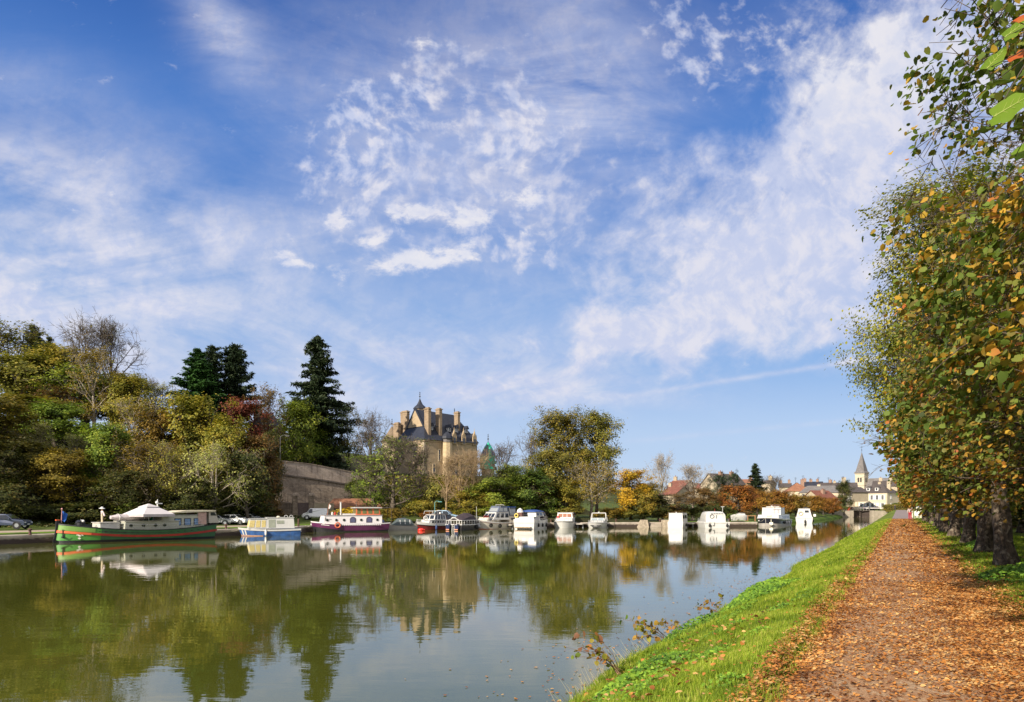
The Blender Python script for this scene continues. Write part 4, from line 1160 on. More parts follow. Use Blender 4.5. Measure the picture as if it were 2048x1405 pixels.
for px_, py_l, Y_, s_, td_, k in lpos:
    C = dirp(px_, py_l, Y_)
    nrm = {'g': (-0.75, -0.45, 0.45), 'o': (-0.5, -0.4, 0.7), 'd': (-0.1, -0.3, 0.95)}[k]
    V, Fs, (nn, tt, bb) = big_leaf(C, s_, nrm, td_ if px_ != 2022 else (0.55, 0.0, -0.15))
    lbm[k].add(V, Fs)
    if k == 'g':
        o1 = nn * s_ * 0.012
        veins.tube(C - tt * s_ * 0.42 + o1, C + tt * s_ * 0.55 + o1, 0.0011, 0.0005, 4)
        for j in range(5):
            for sd2 in (1, -1):
                st = C + tt * s_ * (-0.38 + 0.18 * j) + o1
                veins.tube(st, st + (tt * 0.16 + bb * sd2 * 0.26) * s_ * (1 - 0.1 * j) + nn * s_ * 0.032, 0.0006, 0.0003, 4)
    st = min(stops + [b0], key=lambda q_: (q_ - C).length)
    br.tube(C - tt * s_ * 0.42, st, 0.0013, 0.0018, 5)
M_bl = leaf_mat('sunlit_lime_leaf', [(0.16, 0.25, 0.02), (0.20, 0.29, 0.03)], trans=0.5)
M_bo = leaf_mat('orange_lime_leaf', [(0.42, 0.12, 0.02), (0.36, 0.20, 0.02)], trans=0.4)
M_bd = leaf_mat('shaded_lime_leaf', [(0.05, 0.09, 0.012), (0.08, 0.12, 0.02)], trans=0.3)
br_o = br.build('low_branch', BARK_DARK)
parts_ = [br_o, lbm['g'].build('large_leaves', M_bl, smooth=True), lbm['o'].build('orange_leaves', M_bo, smooth=True), lbm['d'].build('shaded_leaves', M_bd, smooth=True), veins.build('leaf_veins', mat('leaf_vein', (0.36, 0.42, 0.10), 0.6))]
bpy.context.view_layer.update()
for o_ in parts_:
    if o_ is not br_o:
        o_.parent = br_o
br_o.parent = first; br_o.matrix_parent_inverse = first.matrix_world.inverted()

# ------------------------------------------------------------------ grass, fallen leaves
def scatter_on_bank(rs, n, o0, o1, y0, y1, keep=None):
    o = rs.uniform(o0, o1, n); y = rs.uniform(y0, y1, n)
    if keep is not None:
        k = rs.uniform(0, 1, n) < keep(o, y); o, y = o[k], y[k]
    return o, y
rs = np.random.RandomState(77)
def pnoise(x, y, s=1.0, seed=0.0):
    return 0.5 + 0.25 * (np.sin(x * 1.7 * s + seed + 1.3 * np.sin(y * 1.1 * s + seed)) + np.cos(y * 1.9 * s - seed + 1.1 * np.sin(x * 1.3 * s)))
def blade_batch(n, o0, o1, y0, y1, h, wdt, keep=None):
    o, y = scatter_on_bank(rs, n, o0, o1, y0, y1, keep)
    n = len(o)
    z = bank_z(o, y) - 0.01
    hh = h * rs.uniform(0.45, 1.25, n) * (0.7 + 0.7 * pnoise(o, y, 1.6))
    hh = hh * np.where(o < NE + 0.7, 1.35, 1.0)
    az = rs.uniform(0, 6.283, n); ln = rs.uniform(0.1, 0.75, n) * hh
    x = o + VP * y
    dxx, dyy = np.cos(az), np.sin(az)
    sx, sy = -dyy * wdt * 0.5, dxx * wdt * 0.5
    P = np.empty((n, 6, 3))
    for j, (f, wk, lk) in enumerate([(0, 1, 0), (0.55, 0.8, 0.30), (1.0, 0.12, 1.0)]):
        P[:, j * 2] = np.stack([x + dxx * ln * lk - sx * wk, y + dyy * ln * lk - sy * wk, z + hh * f * (1 - 0.18 * lk)], -1)
        P[:, j * 2 + 1] = np.stack([x + dxx * ln * lk + sx * wk, y + dyy * ln * lk + sy * wk, z + hh * f * (1 - 0.18 * lk)], -1)
    k = (np.arange(n) * 6)[:, None, None]
    Fq = (k + np.array([[0, 1, 3, 2], [2, 3, 5, 4]])[None]).reshape(-1, 4)
    return P.reshape(-1, 3), Fq
def merge(bs):
    V, Fq, off = [], [], 0
    for v, f in bs:
        V.append(v); Fq.append(f + off); off += len(v)
    return np.concatenate(V), np.concatenate(Fq)
edgeL = lambda o, y: np.clip((-1.02 - o + 0.25 * (pnoise(o, y, 3.0) - 0.5)) * 6, 0, 1)
edgeR = lambda o, y: np.clip((o - 1.60 + 0.4 * (pnoise(o, y, 2.0) - 0.5)) * 4, 0, 1)
M_blade = leaf_mat('grass_blades', [(0.09, 0.14, 0.011), (0.15, 0.22, 0.016), (0.23, 0.31, 0.022), (0.31, 0.36, 0.032), (0.42, 0.38, 0.09)], trans=0.45, clump=1.3)
V_, F_ = merge([
    blade_batch(85000, NE - 0.35, -0.95, 5, 13, 0.085, 0.0055, edgeL), blade_batch(60000, NE - 0.35, -0.95, 13, 24, 0.095, 0.009, edgeL),
    blade_batch(42000, NE - 0.35, -0.95, 24, 45, 0.11, 0.018, edgeL), blade_batch(24000, NE - 0.3, -0.95, 45, 105, 0.13, 0.04, edgeL),
    blade_batch(14000, NE - 0.5, NE + 0.45, 10, 45, 0.20, 0.012, lambda o, y: (pnoise(o, y * 1.7, 1.3, 4.0) > 0.62) * 1.0), blade_batch(14000, 1.5, 3.4, 5, 13, 0.07, 0.006, edgeR), blade_batch(36000, 1.5, 5.2, 13, 26, 0.08, 0.010, edgeR),
    blade_batch(26000, 1.5, 6.5, 26, 50, 0.10, 0.02, edgeR), blade_batch(12000, 1.5, 6, 50, 105, 0.12, 0.04, edgeR)])
link('grass', fast_mesh('grass', V_, F_), M_blade, kind='stuff')

# broad-leaved plants in patches among the grass
def herb_batch(n, cx, cy, rx, ry, hmax, leaf):
    a = rs.uniform(0, 6.283, n); r0_ = np.sqrt(rs.uniform(0, 1, n))
    o = cx + rx * r0_ * np.cos(a); y = cy + ry * r0_ * np.sin(a)
    hh = hmax * (1 - r0_ ** 2) * rs.uniform(0.25, 1, n) + 0.03
    C = np.stack([o + VP * y, y, bank_z(o, y) + hh], -1)
    N = np.stack([rs.normal(-0.3, 0.35, n), rs.normal(-0.3, 0.35, n), np.ones(n)], -1); N /= np.linalg.norm(N, axis=1, keepdims=True)
    return leaves(rs, C, leaf, N, 'heart', 0.1, 0.4)
M_herb = leaf_mat('nettle_and_clover', [(0.05, 0.10, 0.012), (0.09, 0.17, 0.018), (0.15, 0.25, 0.022), (0.22, 0.31, 0.03)], trans=0.3, clump=1.2)
hb = [herb_batch(1900, -3.6, 19.5, 1.1, 2.0, 0.28, 0.065), herb_batch(1700, -4.6, 23.5, 0.8, 2.2, 0.34, 0.07), herb_batch(500, -4.3, 15.5, 0.6, 0.9, 0.2, 0.055), herb_batch(700, -3.9, 11.2, 0.7, 0.8, 0.2, 0.055), herb_batch(1500, -4.7, 26, 0.8, 3, 0.32, 0.09),
      herb_batch(1300, 3.2, 17.2, 1.5, 1.5, 0.30, 0.075), herb_batch(1200, 4.6, 19.0, 1.6, 2.0, 0.35, 0.08), herb_batch(900, 4.2, 14.2, 1.2, 1.2, 0.25, 0.07), herb_batch(900, 3.6, 30, 1.0, 3, 0.3, 0.1)]
for i in range(46):
    o_ = rs.uniform(-5.3, -1.6); y_ = rs.uniform(5.5, 16)
    hb.append(herb_batch(70, o_, y_, 0.22, 0.22, 0.07, 0.035))
V_, F_ = merge(hb)
link('ground_plants', fast_mesh('ground_plants', V_, F_), M_herb, kind='stuff')

def litter_batch(n, o0, o1, y0, y1, size, keep, lift=0.012):
    o, y = scatter_on_bank(rs, n, o0, o1, y0, y1, keep)
    n = len(o)
    onp = (o > -1.15) & (o < 1.7)
    u = np.clip((o + 1.1) / 2.7, 0, 1)
    z = np.where(onp, path_z(y) + 0.014 + 0.035 * (1 - (2 * u - 1) ** 2), bank_z(o, y) + rs.uniform(0.0, 0.06, n)) + rs.uniform(0.3, 1.3, n) * lift
    C = np.stack([o + VP * y, y, z], -1)
    N = np.stack([rs.normal(0, 0.30, n), rs.normal(0, 0.30, n), np.ones(n)], -1); N /= np.linalg.norm(N, axis=1, keepdims=True)
    return leaves(rs, C, size, N, 'card' if size > 0.075 else 'heart', 0.0, 0.15)
def litter_keep(o, y):
    patch = pnoise(o, y, 0.9, 2.0)
    edge_ = np.exp(-((o + 1.15) / 0.35) ** 2) * 1.0 + np.exp(-((o - 1.35) / 0.75) ** 2) * 1.15
    base_ = 0.05 + 0.36 * patch + 0.25 * sst(12, 40, y)
    grassy = np.where(o < -1.4, 0.06 + 0.9 * np.exp((o + 1.4) * 9.0), np.where(o > 1.75, 0.10 + 0.9 * np.exp(-(o - 1.75) * 2.2), 1.0))
    return np.clip((base_ + edge_ * 0.9) * grassy, 0, 1)
M_lit = leaf_mat('fallen_leaves', [(0.08, 0.032, 0.013), (0.19, 0.072, 0.02), (0.32, 0.13, 0.026), (0.42, 0.19, 0.045), (0.30, 0.19, 0.08), (0.54, 0.33, 0.11)], trans=0.12, rough=0.7, clump=1.5)
V_, F_ = merge([litter_batch(60000, -1.5, 2.3, 4.5, 16, 0.024, litter_keep), litter_batch(26000, -2.6, 3.6, 4.5, 12, 0.038, litter_keep), litter_batch(24000, -2.6, 3.8, 12, 22, 0.044, litter_keep),
                litter_batch(15000, -2.4, 3.8, 22, 42, 0.066, litter_keep), litter_batch(14000, -2.2, 3.5, 42, 104, 0.13, litter_keep),
                litter_batch(900, -5.2, -2.0, 5, 14, 0.06, lambda o, y: 0.6 + 0 * o, 0.05)])
link('fallen_leaves', fast_mesh('fallen_leaves', V_, F_), M_lit, kind='stuff')

# leaves drifting on the water along both banks
nf = 900
o_f = NE - 0.35 - np.abs(rs.normal(0, 1.1, nf)) ** 1.3; y_f = rs.uniform(8, 60, nf)
C = np.stack([o_f + VP * y_f, y_f, np.full(nf, 0.012)], -1)
N = np.stack([rs.normal(0, 0.08, nf), rs.normal(0, 0.08, nf), np.ones(nf)], -1)
V_, F_ = leaves(rs, C, 0.06, N, 'heart', 0, 0.05)
link('floating_leaves', fast_mesh('floating_leaves', V_, F_), M_lit, kind='stuff')

# brambles leaning over the water -------------------------------------
def bramble(px_, py_b, o_off, h, spread, nst, label, seed, zb=None):
    r = np.random.RandomState(seed)
    Y_ = None
    # stands on the bank: find the depth along the edge whose picture height fits
    base = o_off
    root = thing('bramble', label, 'plant', base, 0, 'brambles at the water edge')
    st = MB(); C = []
    for k in range(nst):
        d = Vector((-0.75 + r.normal(0, 0.30), -0.1 + r.normal(0, 0.35), 1.0 + r.normal(0, 0.2))).normalized()
        p = Vector((r.normal(0, 0.05), r.normal(0, 0.12), 0))
        L = h * r.uniform(0.6, 1.15)
        for j in range(6):
            q = p + d * L / 6
            st.tube(p, q, 0.008 - 0.0009 * j, 0.0071 - 0.0009 * j, 5)
            d = (d + Vector((-0.13 * spread, r.normal(0, 0.1), -0.10)) + Vector(r.normal(0, 0.06, 3))).normalized()
            if j >= 2:
                for s_ in range(2):
                    e = q + Vector(r.normal(0, 1, 3)).normalized() * r.uniform(0.04, 0.12)
                    st.tube(q, e, 0.002, 0.0012, 4); C.append(e)
            p = q
        C.append(p)
    st.build('stems', mat('bramble_stem', (0.20, 0.12, 0.07), 0.8), root)
    C = np.array([tuple(c) for c in C]); keep = r.uniform(0, 1, len(C)) < 0.6; C = C[keep]
    LV, LF = leaves(r, C, 0.10, None, 'heart', 0.5)
    link('leaves', fast_mesh('leaves', LV, LF), leaf_mat('bramble_leaves', [(0.10, 0.16, 0.02), (0.28, 0.24, 0.03), (0.36, 0.18, 0.04), (0.16, 0.08, 0.04), (0.20, 0.22, 0.03)]), root)
bramble(0, 0, OP(-5.05, 13.6), 1.0, 1.0, 10, 'tallest bramble with curled brown leaves over the water, nearest the camera', 1)
bramble(0, 0, OP(-4.95, 15.9), 1.0, 1.2, 8, 'middle bramble with yellow leaves leaning far over the water', 2)
bramble(0, 0, OP(-5.2, 18.0), 0.55, 1.0, 5, 'short dry bramble stems between the middle and the farthest bramble', 4)
bramble(0, 0, OP(-5.1, 21.3), 0.8, 0.6, 6, 'farthest bramble, a few golden leaves above the grass edge', 3)
# reeds and dry stalks at the near corner
st = MB(); r = random.Random(8)
for i in range(110):
    o_ = r.uniform(-5.95, -5.3); y_ = r.uniform(12.0, 17.0)
    p = Vector(OP(o_, y_)); p.z -= 0.02
    L = r.uniform(0.12, 0.55); d = Vector((-0.5 + r.gauss(0, 0.4), r.gauss(0, 0.4), 1.0)).normalized()
    st.tube(p, p + d * L, 0.004, 0.0015, 4)
o = st.build('dry_stalks', mat('straw', (0.42, 0.36, 0.2), 0.8)); o['kind'] = 'stuff'
# ------------------------------------------------------------------ buildings
def masonry(name, a, b_, sc=1.6, mortar=(0.30, 0.26, 0.20), amt=0.5, stain=0.3, brickw=0.55, brickh=0.22):
    m = bpy.data.materials.new(name); m.use_nodes = True; MATS[name] = m
    t = NT(m.node_tree); bs = t.n['Principled BSDF']; p = t.obj(); q = t.sep(p)
    n1 = t.noise(p, 0.5, 6, 0.65); n2 = t.noise(p, 3.2, 5, 0.7)
    br = t.new('ShaderNodeTexBrick'); br.offset = 0.5
    t.put(br.inputs['Vector'], t.comb(t.m('ADD', q[0], t.m('MULTIPLY', q[1], 1.0)), q[2], 0))
    br.inputs['Scale'].default_value = 1.0; br.inputs['Brick Width'].default_value = brickw; br.inputs['Row Height'].default_value = brickh; br.inputs['Mortar Size'].default_value = 0.02
    br.inputs['Color1'].default_value = (*a, 1); br.inputs['Color2'].default_value = (*b_, 1); br.inputs['Mortar'].default_value = (*mortar, 1)
    pl_ = t.mix(t.step(t.m('ADD', t.m('MULTIPLY', n1, 0.6), t.m('MULTIPLY', n2, 0.4)), 0.35, 0.65), a, b_)
    c = t.mix(amt, pl_, br.outputs[0])
    st = t.noise(t.comb(t.m('MULTIPLY', q[0], 2.2), t.m('MULTIPLY', q[1], 2.2), t.m('MULTIPLY', q[2], 0.25)), 1.0, 4, 0.6)
    c = t.mix(t.m('MULTIPLY', t.step(st, 0.52, 0.72), stain), c, tuple(k * 0.35 for k in a))
    t.put(bs.inputs['Base Color'], c); bs.inputs['Roughness'].default_value = 0.9
    bn = t.new('ShaderNodeBump'); bn.inputs['Strength'].default_value = 0.5; bn.inputs['Distance'].default_value = 0.04
    t.put(bn.inputs['Height'], n2); t.l.new(bn.outputs[0], bs.inputs['Normal'])
    return m
def tiles(name, a, b_, rough=0.8, spec=0.3, rowh=0.32, colw=0.25):
    m = bpy.data.materials.new(name); m.use_nodes = True; MATS[name] = m
    t = NT(m.node_tree); bs = t.n['Principled BSDF']; p = t.obj(); q = t.sep(p)
    n1 = t.noise(p, 0.7, 5, 0.6)
    br = t.new('ShaderNodeTexBrick'); br.offset = 0.5
    t.put(br.inputs['Vector'], t.comb(t.m('ADD', q[0], q[1]), t.m('MULTIPLY', q[2], 1.0), 0))
    br.inputs['Scale'].default_value = 1.0; br.inputs['Brick Width'].default_value = colw; br.inputs['Row Height'].default_value = rowh; br.inputs['Mortar Size'].default_value = 0.015
    br.inputs['Color1'].default_value = (*a, 1); br.inputs['Color2'].default_value = (*b_, 1); br.inputs['Mortar'].default_value = (*[k * 0.5 for k in a], 1)
    c = t.mix(t.step(n1, 0.4, 0.75), br.outputs[0], tuple(k * 0.6 for k in b_))
    t.put(bs.inputs['Base Color'], c); bs.inputs['Roughness'].default_value = rough; bs.inputs['Specular IOR Level'].default_value = spec
    return m
STONE_BEIGE = masonry('beige_rubble', (0.36, 0.29, 0.19), (0.50, 0.42, 0.30), amt=0.3, stain=0.25)
STONE_GOLD = masonry('golden_limestone', (0.33, 0.24, 0.14), (0.47, 0.36, 0.23), mortar=(0.28, 0.22, 0.15), amt=0.4, stain=0.45)
STONE_OLD = masonry('old_wall_stone', (0.22, 0.165, 0.12), (0.46, 0.37, 0.28), mortar=(0.12, 0.095, 0.07), amt=0.6, stain=0.8)
STONE_GREY = masonry('grey_lock_stone', (0.30, 0.26, 0.20), (0.44, 0.38, 0.30), mortar=(0.16, 0.14, 0.11), amt=0.6, stain=0.4, brickw=0.9, brickh=0.4)
WALL_CREAM = masonry('cream_render', (0.56, 0.47, 0.33), (0.66, 0.57, 0.42), amt=0.15, stain=0.15)
WALL_WHITE = masonry('white_render', (0.62, 0.58, 0.50), (0.74, 0.70, 0.62), amt=0.05, stain=0.2)
SLATE = tiles('blue_slate', (0.022, 0.026, 0.040), (0.038, 0.043, 0.062), 0.55, 0.35)
SLATE_BROWN = tiles('brown_slate', (0.075, 0.060, 0.055), (0.12, 0.10, 0.09), 0.7, 0.3)
SLATE_GREY = tiles('grey_slate', (0.15, 0.14, 0.135), (0.22, 0.20, 0.19), 0.7, 0.3)
TILE_RED = tiles('red_roof_tiles', (0.19, 0.075, 0.052), (0.27, 0.11, 0.078), 0.85, 0.2)
TILE_ORANGE = tiles('orange_roof_tiles', (0.27, 0.12, 0.07), (0.35, 0.17, 0.10), 0.85, 0.2)
M_glass = glass('window_glass', (0.03, 0.035, 0.045))
M_white = mat('white_paint', (0.78, 0.77, 0.73), 0.45, var=0.05)
M_shutter = mat('grey_white_shutters', (0.66, 0.66, 0.64), 0.6, var=0.05)
M_iron = mat('dark_iron', (0.03, 0.03, 0.03), 0.6)
M_brick = masonry('chimney_brick', (0.25, 0.12, 0.08), (0.34, 0.18, 0.12), amt=0.6, stain=0.2, brickw=0.24, brickh=0.08)

def window(parent, c, w_, h_, axis, outn, frame=None, shut=None, bars=True):
    """axis 'x': the opening lies along local x; outn: +1/-1 outward direction on the other axis"""
    f = MB(); g_ = MB()
    t_ = 0.07
    def B(mb, du, dz, su, sz, off, th):
        if axis == 'x': mb.box((c[0] + du, c[1] + outn * off, c[2] + dz), (su, th, sz))
        else: mb.box((c[0] + outn * off, c[1] + du, c[2] + dz), (th, su, sz))
    B(f, -w_ / 2, 0, t_, h_ + t_, 0.03, 0.08); B(f, w_ / 2, 0, t_, h_ + t_, 0.03, 0.08)
    B(f, 0, h_ / 2, w_ - t_, t_, 0.03, 0.075); B(f, 0, -h_ / 2, w_ + 0.25, t_ * 1.3, 0.06, 0.14)
    if bars: B(f, 0, 0, t_ * 0.7, h_ - t_, 0.035, 0.05)
    fr = f.build('window', frame or M_white, parent)
    B(g_, 0, 0, w_ - t_, h_ - t_, 0.012, 0.02)
    g_.build('pane', M_glass, fr)
    if shut:
        for s_ in (-1, 1):
            sb = MB(); B(sb, s_ * (w_ / 2 + 0.27), 0, 0.42, h_, 0.04, 0.05)
            sb.build('shutter', shut, fr)

def house(name, label, px0, px1, ye, yb, yr, Y, depth, rz, wall, roof, hip=0.0, chim=(), wins=(), axis='x', group='houses of the village', rise=0.0, dorm=(), sidewins=(), over=0.3, chm=None):
    """front spans px0..px1 at distance Y; eaves, base and ridge heights measured in the photograph"""
    pc = (px0 + px1) / 2
    x = (pc - HX) / F * Y
    rel = math.atan2(x, Y) + R(rz)                        # angle between facade normal and the line of sight
    w_ = (px1 - px0) / F * Y / max(0.45, math.cos(rel))
    z = lambda y_: CH - (y_ - HY) / F * Y
    z0 = z(yb) - 0.3; e = z(ye) - z0; r_ = z(yr) - z0
    root = thing(name, label, 'house', (x, Y, z0), R(rz), group)
    b = MB(); hw = w_ / 2
    b.box2((-hw, 0, 0), (hw, depth, e))
    if hip == 0:
        if axis == 'x':   # ridge along the facade, gables at the sides
            for s_ in (-1, 1):
                xx = s_ * (hw - 0.15)
                b.prism([(0.0, e), (depth, e), (depth / 2, r_ - 0.12)], 'X', xx - 0.148, xx + 0.148)
        else:
            for y0 in (0.15, depth - 0.15):
                b.prism([(-hw, e), (hw, e), (0, r_ - 0.12)], 'Y', y0 - 0.148, y0 + 0.148)
    b.build('wall', wall, root)
    o_ = over; rf = MB(); th = 0.16
    ez = e - o_ * (r_ - e) / ((depth if axis == 'x' else w_) / 2)
    if axis == 'x':
        A = [(-hw - o_, -o_, ez), (hw + o_, -o_, ez), (hw + o_, depth + o_, ez), (-hw - o_, depth + o_, ez)]
        k = hip * depth / 2
        Rg = [(-hw - (o_ if hip == 0 else 0) + k, depth / 2, r_), (hw + (o_ if hip == 0 else 0) - k, depth / 2, r_)]
        V = A + Rg
        top = [(0, 1, 5, 4), (2, 3, 4, 5), (1, 2, 5), (3, 0, 4)]
    else:
        A = [(-hw - o_, -o_, ez), (hw + o_, -o_, ez), (hw + o_, depth + o_, ez), (-hw - o_, depth + o_, ez)]
        k = hip * w_ / 2
        V = A + [(0, -(o_ if hip == 0 else 0) + k, r_), (0, depth + (o_ if hip == 0 else 0) - k, r_)]
        top = [(1, 2, 5, 4), (3, 0, 4, 5), (0, 1, 4), (2, 3, 5)]
    n = len(V)
    V2 = V + [(vx, vy, vz - th) for vx, vy, vz in V]
    Fs = list(top) + [tuple(reversed([i + n for i in f])) for f in top] if hip == 0 else list(top) + [(3, 2, 1, 0)]
    if hip == 0:
        top2 = [top[0], top[1]]
        Fs = top2 + [tuple(reversed([i + n for i in f])) for f in top2]
        if axis == 'x': rim = [(0, 1), (2, 3), (1, 5), (5, 2), (3, 4), (4, 0)]
        else: rim = [(1, 2), (3, 0), (0, 4), (4, 1), (2, 5), (5, 3)]
        Fs += [(a_, b_, b_ + n, a_ + n) for a_, b_ in rim]
        rf.add(V2, Fs)
    else:
        rf.add(V, Fs)
    ro = rf.build('roof', roof, root)
    for (cu, cv, cw, cd, ch) in chim:             # across, along depth, size, height above the ridge
        c_ = MB()
        zb_ = r_ - 2.2
        c_.box2((cu * hw - cw / 2, cv * depth - cd / 2, zb_), (cu * hw + cw / 2, cv * depth + cd / 2, r_ + ch))
        c_.box((cu * hw, cv * depth, r_ + ch + 0.06), (cw + 0.14, cd + 0.14, 0.12))
        co = c_.build('chimney', chm or wall, ro)
        p_ = MB()
        for s_ in (0,): p_.lathe([(0.13, 0), (0.10, 0.38)], (cu * hw + s_ * cw, cv * depth, r_ + ch + 0.12), 8)
        p_.build('chimney_pot', TILE_RED, co)
    for (u, zc, ww, hh, sh) in wins:
        window(root, (u * hw, 0, zc * e), ww, hh, 'x', -1, None, M_shutter if sh else None)
    for (v, zc, ww, hh, s_) in sidewins:
        window(root, (s_ * hw, v * depth, zc * e), ww, hh, 'y', s_)
    for (u,) in dorm:
        d = MB(); yy0 = depth * 0.10; zz0 = e + (r_ - e) * 0.2
        d.box2((u * hw - 0.6, yy0, zz0), (u * hw + 0.6, depth * 0.36, zz0 + 1.25)); dd = d.build('dormer', M_white, ro)
        d2 = MB(); d2.prism([(u * hw - 0.8, zz0 + 1.22), (u * hw + 0.8, zz0 + 1.22), (u * hw, zz0 + 1.8)], 'Y', yy0 - 0.15, depth * 0.4)
        d2.build('dormer_roof', roof, ro)
        d3 = MB(); d3.box((u * hw, yy0 - 0.02, zz0 + 0.62), (0.7, 0.05, 0.85)); d3.build('dormer_window', M_glass, ro)
    return root

# lock keeper's big house
hb_ = house('lock_house', 'large cream house with slate hip roof and white shutters beside the lock', 1717, 1771, 985.5, 1017, 968.5, 285, 10.5, -50, WALL_CREAM, SLATE_BROWN, hip=0.75,
      chim=[(0.72, 0.5, 1.3, 0.9, 1.0), (-0.1, 0.75, 1.0, 0.8, 0.9)],
      wins=[(u, 0.70, 0.85, 1.75, True) for u in (-0.72, -0.02, 0.34, 0.70)] + [(u, 0.24, 0.95, 1.6, True) for u in (-0.72, -0.28, 0.04, 0.70)],
      dorm=[(-0.35,), (0.22,)], sidewins=[(0.3, 0.72, 0.9, 1.5, 1), (0.3, 0.25, 0.9, 1.3, 1)], chm=STONE_BEIGE)
dr = MB(); dr.box((0.34 * 6.2, -0.05, 1.2), (1.1, 0.08, 2.2)); dr.build('door', mat('white_door', (0.70, 0.68, 0.62), 0.5), hb_)
for s_ in (-1, 1):
    q_ = MB(); q_.box((s_ * 5.55, -0.03, 2.9), (0.35, 0.07, 5.7)); q_.build('quoin', STONE_BEIGE, hb_)
house('annex', 'low slate-roofed annex leaning on the right of the cream lock house', 1784, 1815, 998, 1012, 984, 288, 6, -50, STONE_BEIGE, SLATE_BROWN, sidewins=())

# the village roofs
V_ = STONE_BEIGE
house('village_house', 'house with the bright orange hipped roof at the left of the village', 1577, 1619, 982, 1003, 964.5, 272, 10, -12, WALL_CREAM, TILE_ORANGE, hip=0.8, chim=[(0.5, 0.5, 1.2, 0.7, 1.0)], chm=M_brick)
house('village_house', 'long grey-roofed house with dark windows behind the clipped orange trees', 1602, 1684, 985, 1006, 971, 262, 9, -20, WALL_CREAM, SLATE_GREY, hip=0.6,
      chim=[(-0.1, 0.5, 1.0, 0.7, 0.3)], wins=[(0.10, 0.68, 0.9, 1.5, True), (0.32, 0.68, 0.9, 1.5, True), (-0.82, 0.75, 0.8, 1.0, False)])
house('village_house', 'small gabled house with a rusty red roof in front of the grey-roofed house', 1606, 1638, 996, 1008, 981, 244, 8, -62, V_, TILE_RED, axis='y', chim=[(0.4, 0.5, 1.0, 1.0, 0.2)], chm=M_brick)
house('village_house', 'dark-roofed house at the far left of the village row', 1560, 1582, 974, 1000, 966, 300, 9, -18, V_, SLATE_BROWN, chim=[(-0.8, 0.5, 1.2, 0.8, 1.0), (0.7, 0.5, 1.0, 0.8, 1.2)], chm=M_brick)
house('village_house', 'dark slate roof with brick chimneys right behind the orange roof', 1606, 1642, 972, 1000, 963, 305, 9, -25, V_, SLATE, chim=[(-0.85, 0.5, 1.3, 0.8, 1.2), (-0.2, 0.5, 1.2, 0.8, 0.8), (0.5, 0.5, 1.0, 0.7, 0.9)], chm=M_brick)
house('village_house', 'steep dark roof in the centre of the village row', 1636, 1668, 974, 1000, 965, 300, 9, -40, V_, SLATE_BROWN, chim=[(0.1, 0.5, 1.1, 0.8, 1.0)], chm=M_brick)
house('village_house', 'dark roof with a tall pale chimney left of the church', 1664, 1712, 977, 1000, 965, 296, 10, -22, V_, SLATE_BROWN, chim=[(0.0, 0.3, 1.6, 1.0, 1.9), (-0.7, 0.5, 1.0, 0.8, 0.6)], chm=STONE_BEIGE)
house('village_house', 'small dark-roofed shed with a pale wall left of the round dark tree', 1686, 1702, 990, 1003, 985, 262, 5, -25, WALL_WHITE, SLATE_BROWN)
house('village_house', 'brown-roofed gabled house between the pale chimney and the church', 1672, 1700, 984, 1002, 974, 275, 9, -65, V_, SLATE_BROWN, axis='y')
house('village_house', 'brown-roofed house with two chimneys behind the lock house', 1748, 1800, 972, 1000, 961, 315, 10, -30, V_, SLATE_BROWN, chim=[(-0.5, 0.5, 1.3, 0.8, 1.2), (0.2, 0.5, 1.5, 0.8, 1.3)], chm=STONE_BEIGE)
house('village_house', 'slate-roofed house at the right end of the village, half behind the limes', 1785, 1825, 970, 1000, 960, 330, 10, -28, V_, SLATE, chim=[(-0.3, 0.5, 1.1, 0.8, 0.8)], chm=M_brick)
house('village_house', 'red-roofed house behind the bare pale tree above the moored white boats', 1320, 1348, 989, 1006, 972, 205, 11, -40, V_, TILE_RED, axis='x', chim=[(-0.9, 0.5, 0.9, 0.7, 0.8)], group='houses behind the far bank trees')
house('village_house', 'higher brown-red roof behind the red-roofed house', 1336, 1368, 972, 1004, 960, 222, 9, -35, V_, TILE_RED, chim=[(-0.8, 0.5, 1.0, 0.7, 1.0)], group='houses behind the far bank trees')
house('village_house', 'tall dark gabled house with two chimneys left of the flat-topped pines', 1402, 1434, 968, 1004, 947, 215, 11, -60, V_, SLATE_BROWN, axis='y', chim=[(0.2, 0.35, 0.9, 0.9, 0.4), (0.2, 0.75, 0.9, 0.9, 0.5)], group='houses behind the far bank trees', chm=M_brick)
house('village_house', 'long low russet roof left of the tall gabled house', 1366, 1408, 976, 1004, 966, 225, 9, -30, V_, TILE_RED, group='houses behind the far bank trees')
house('village_house', 'small house with brick chimney showing between pine and spruce', 1478, 1500, 965, 1000, 958, 240, 8, -30, V_, TILE_ORANGE, chim=[(0.6, 0.5, 1.0, 0.8, 0.8)], group='houses behind the far bank trees', chm=M_brick)
house('village_house', 'brown house with a stone chimney showing right of the spruce', 1522, 1540, 966, 1000, 960, 245, 8, -30, V_, SLATE_BROWN, chim=[(0.5, 0.5, 1.1, 0.8, 1.3)], group='houses behind the far bank trees', chm=STONE_BEIGE)
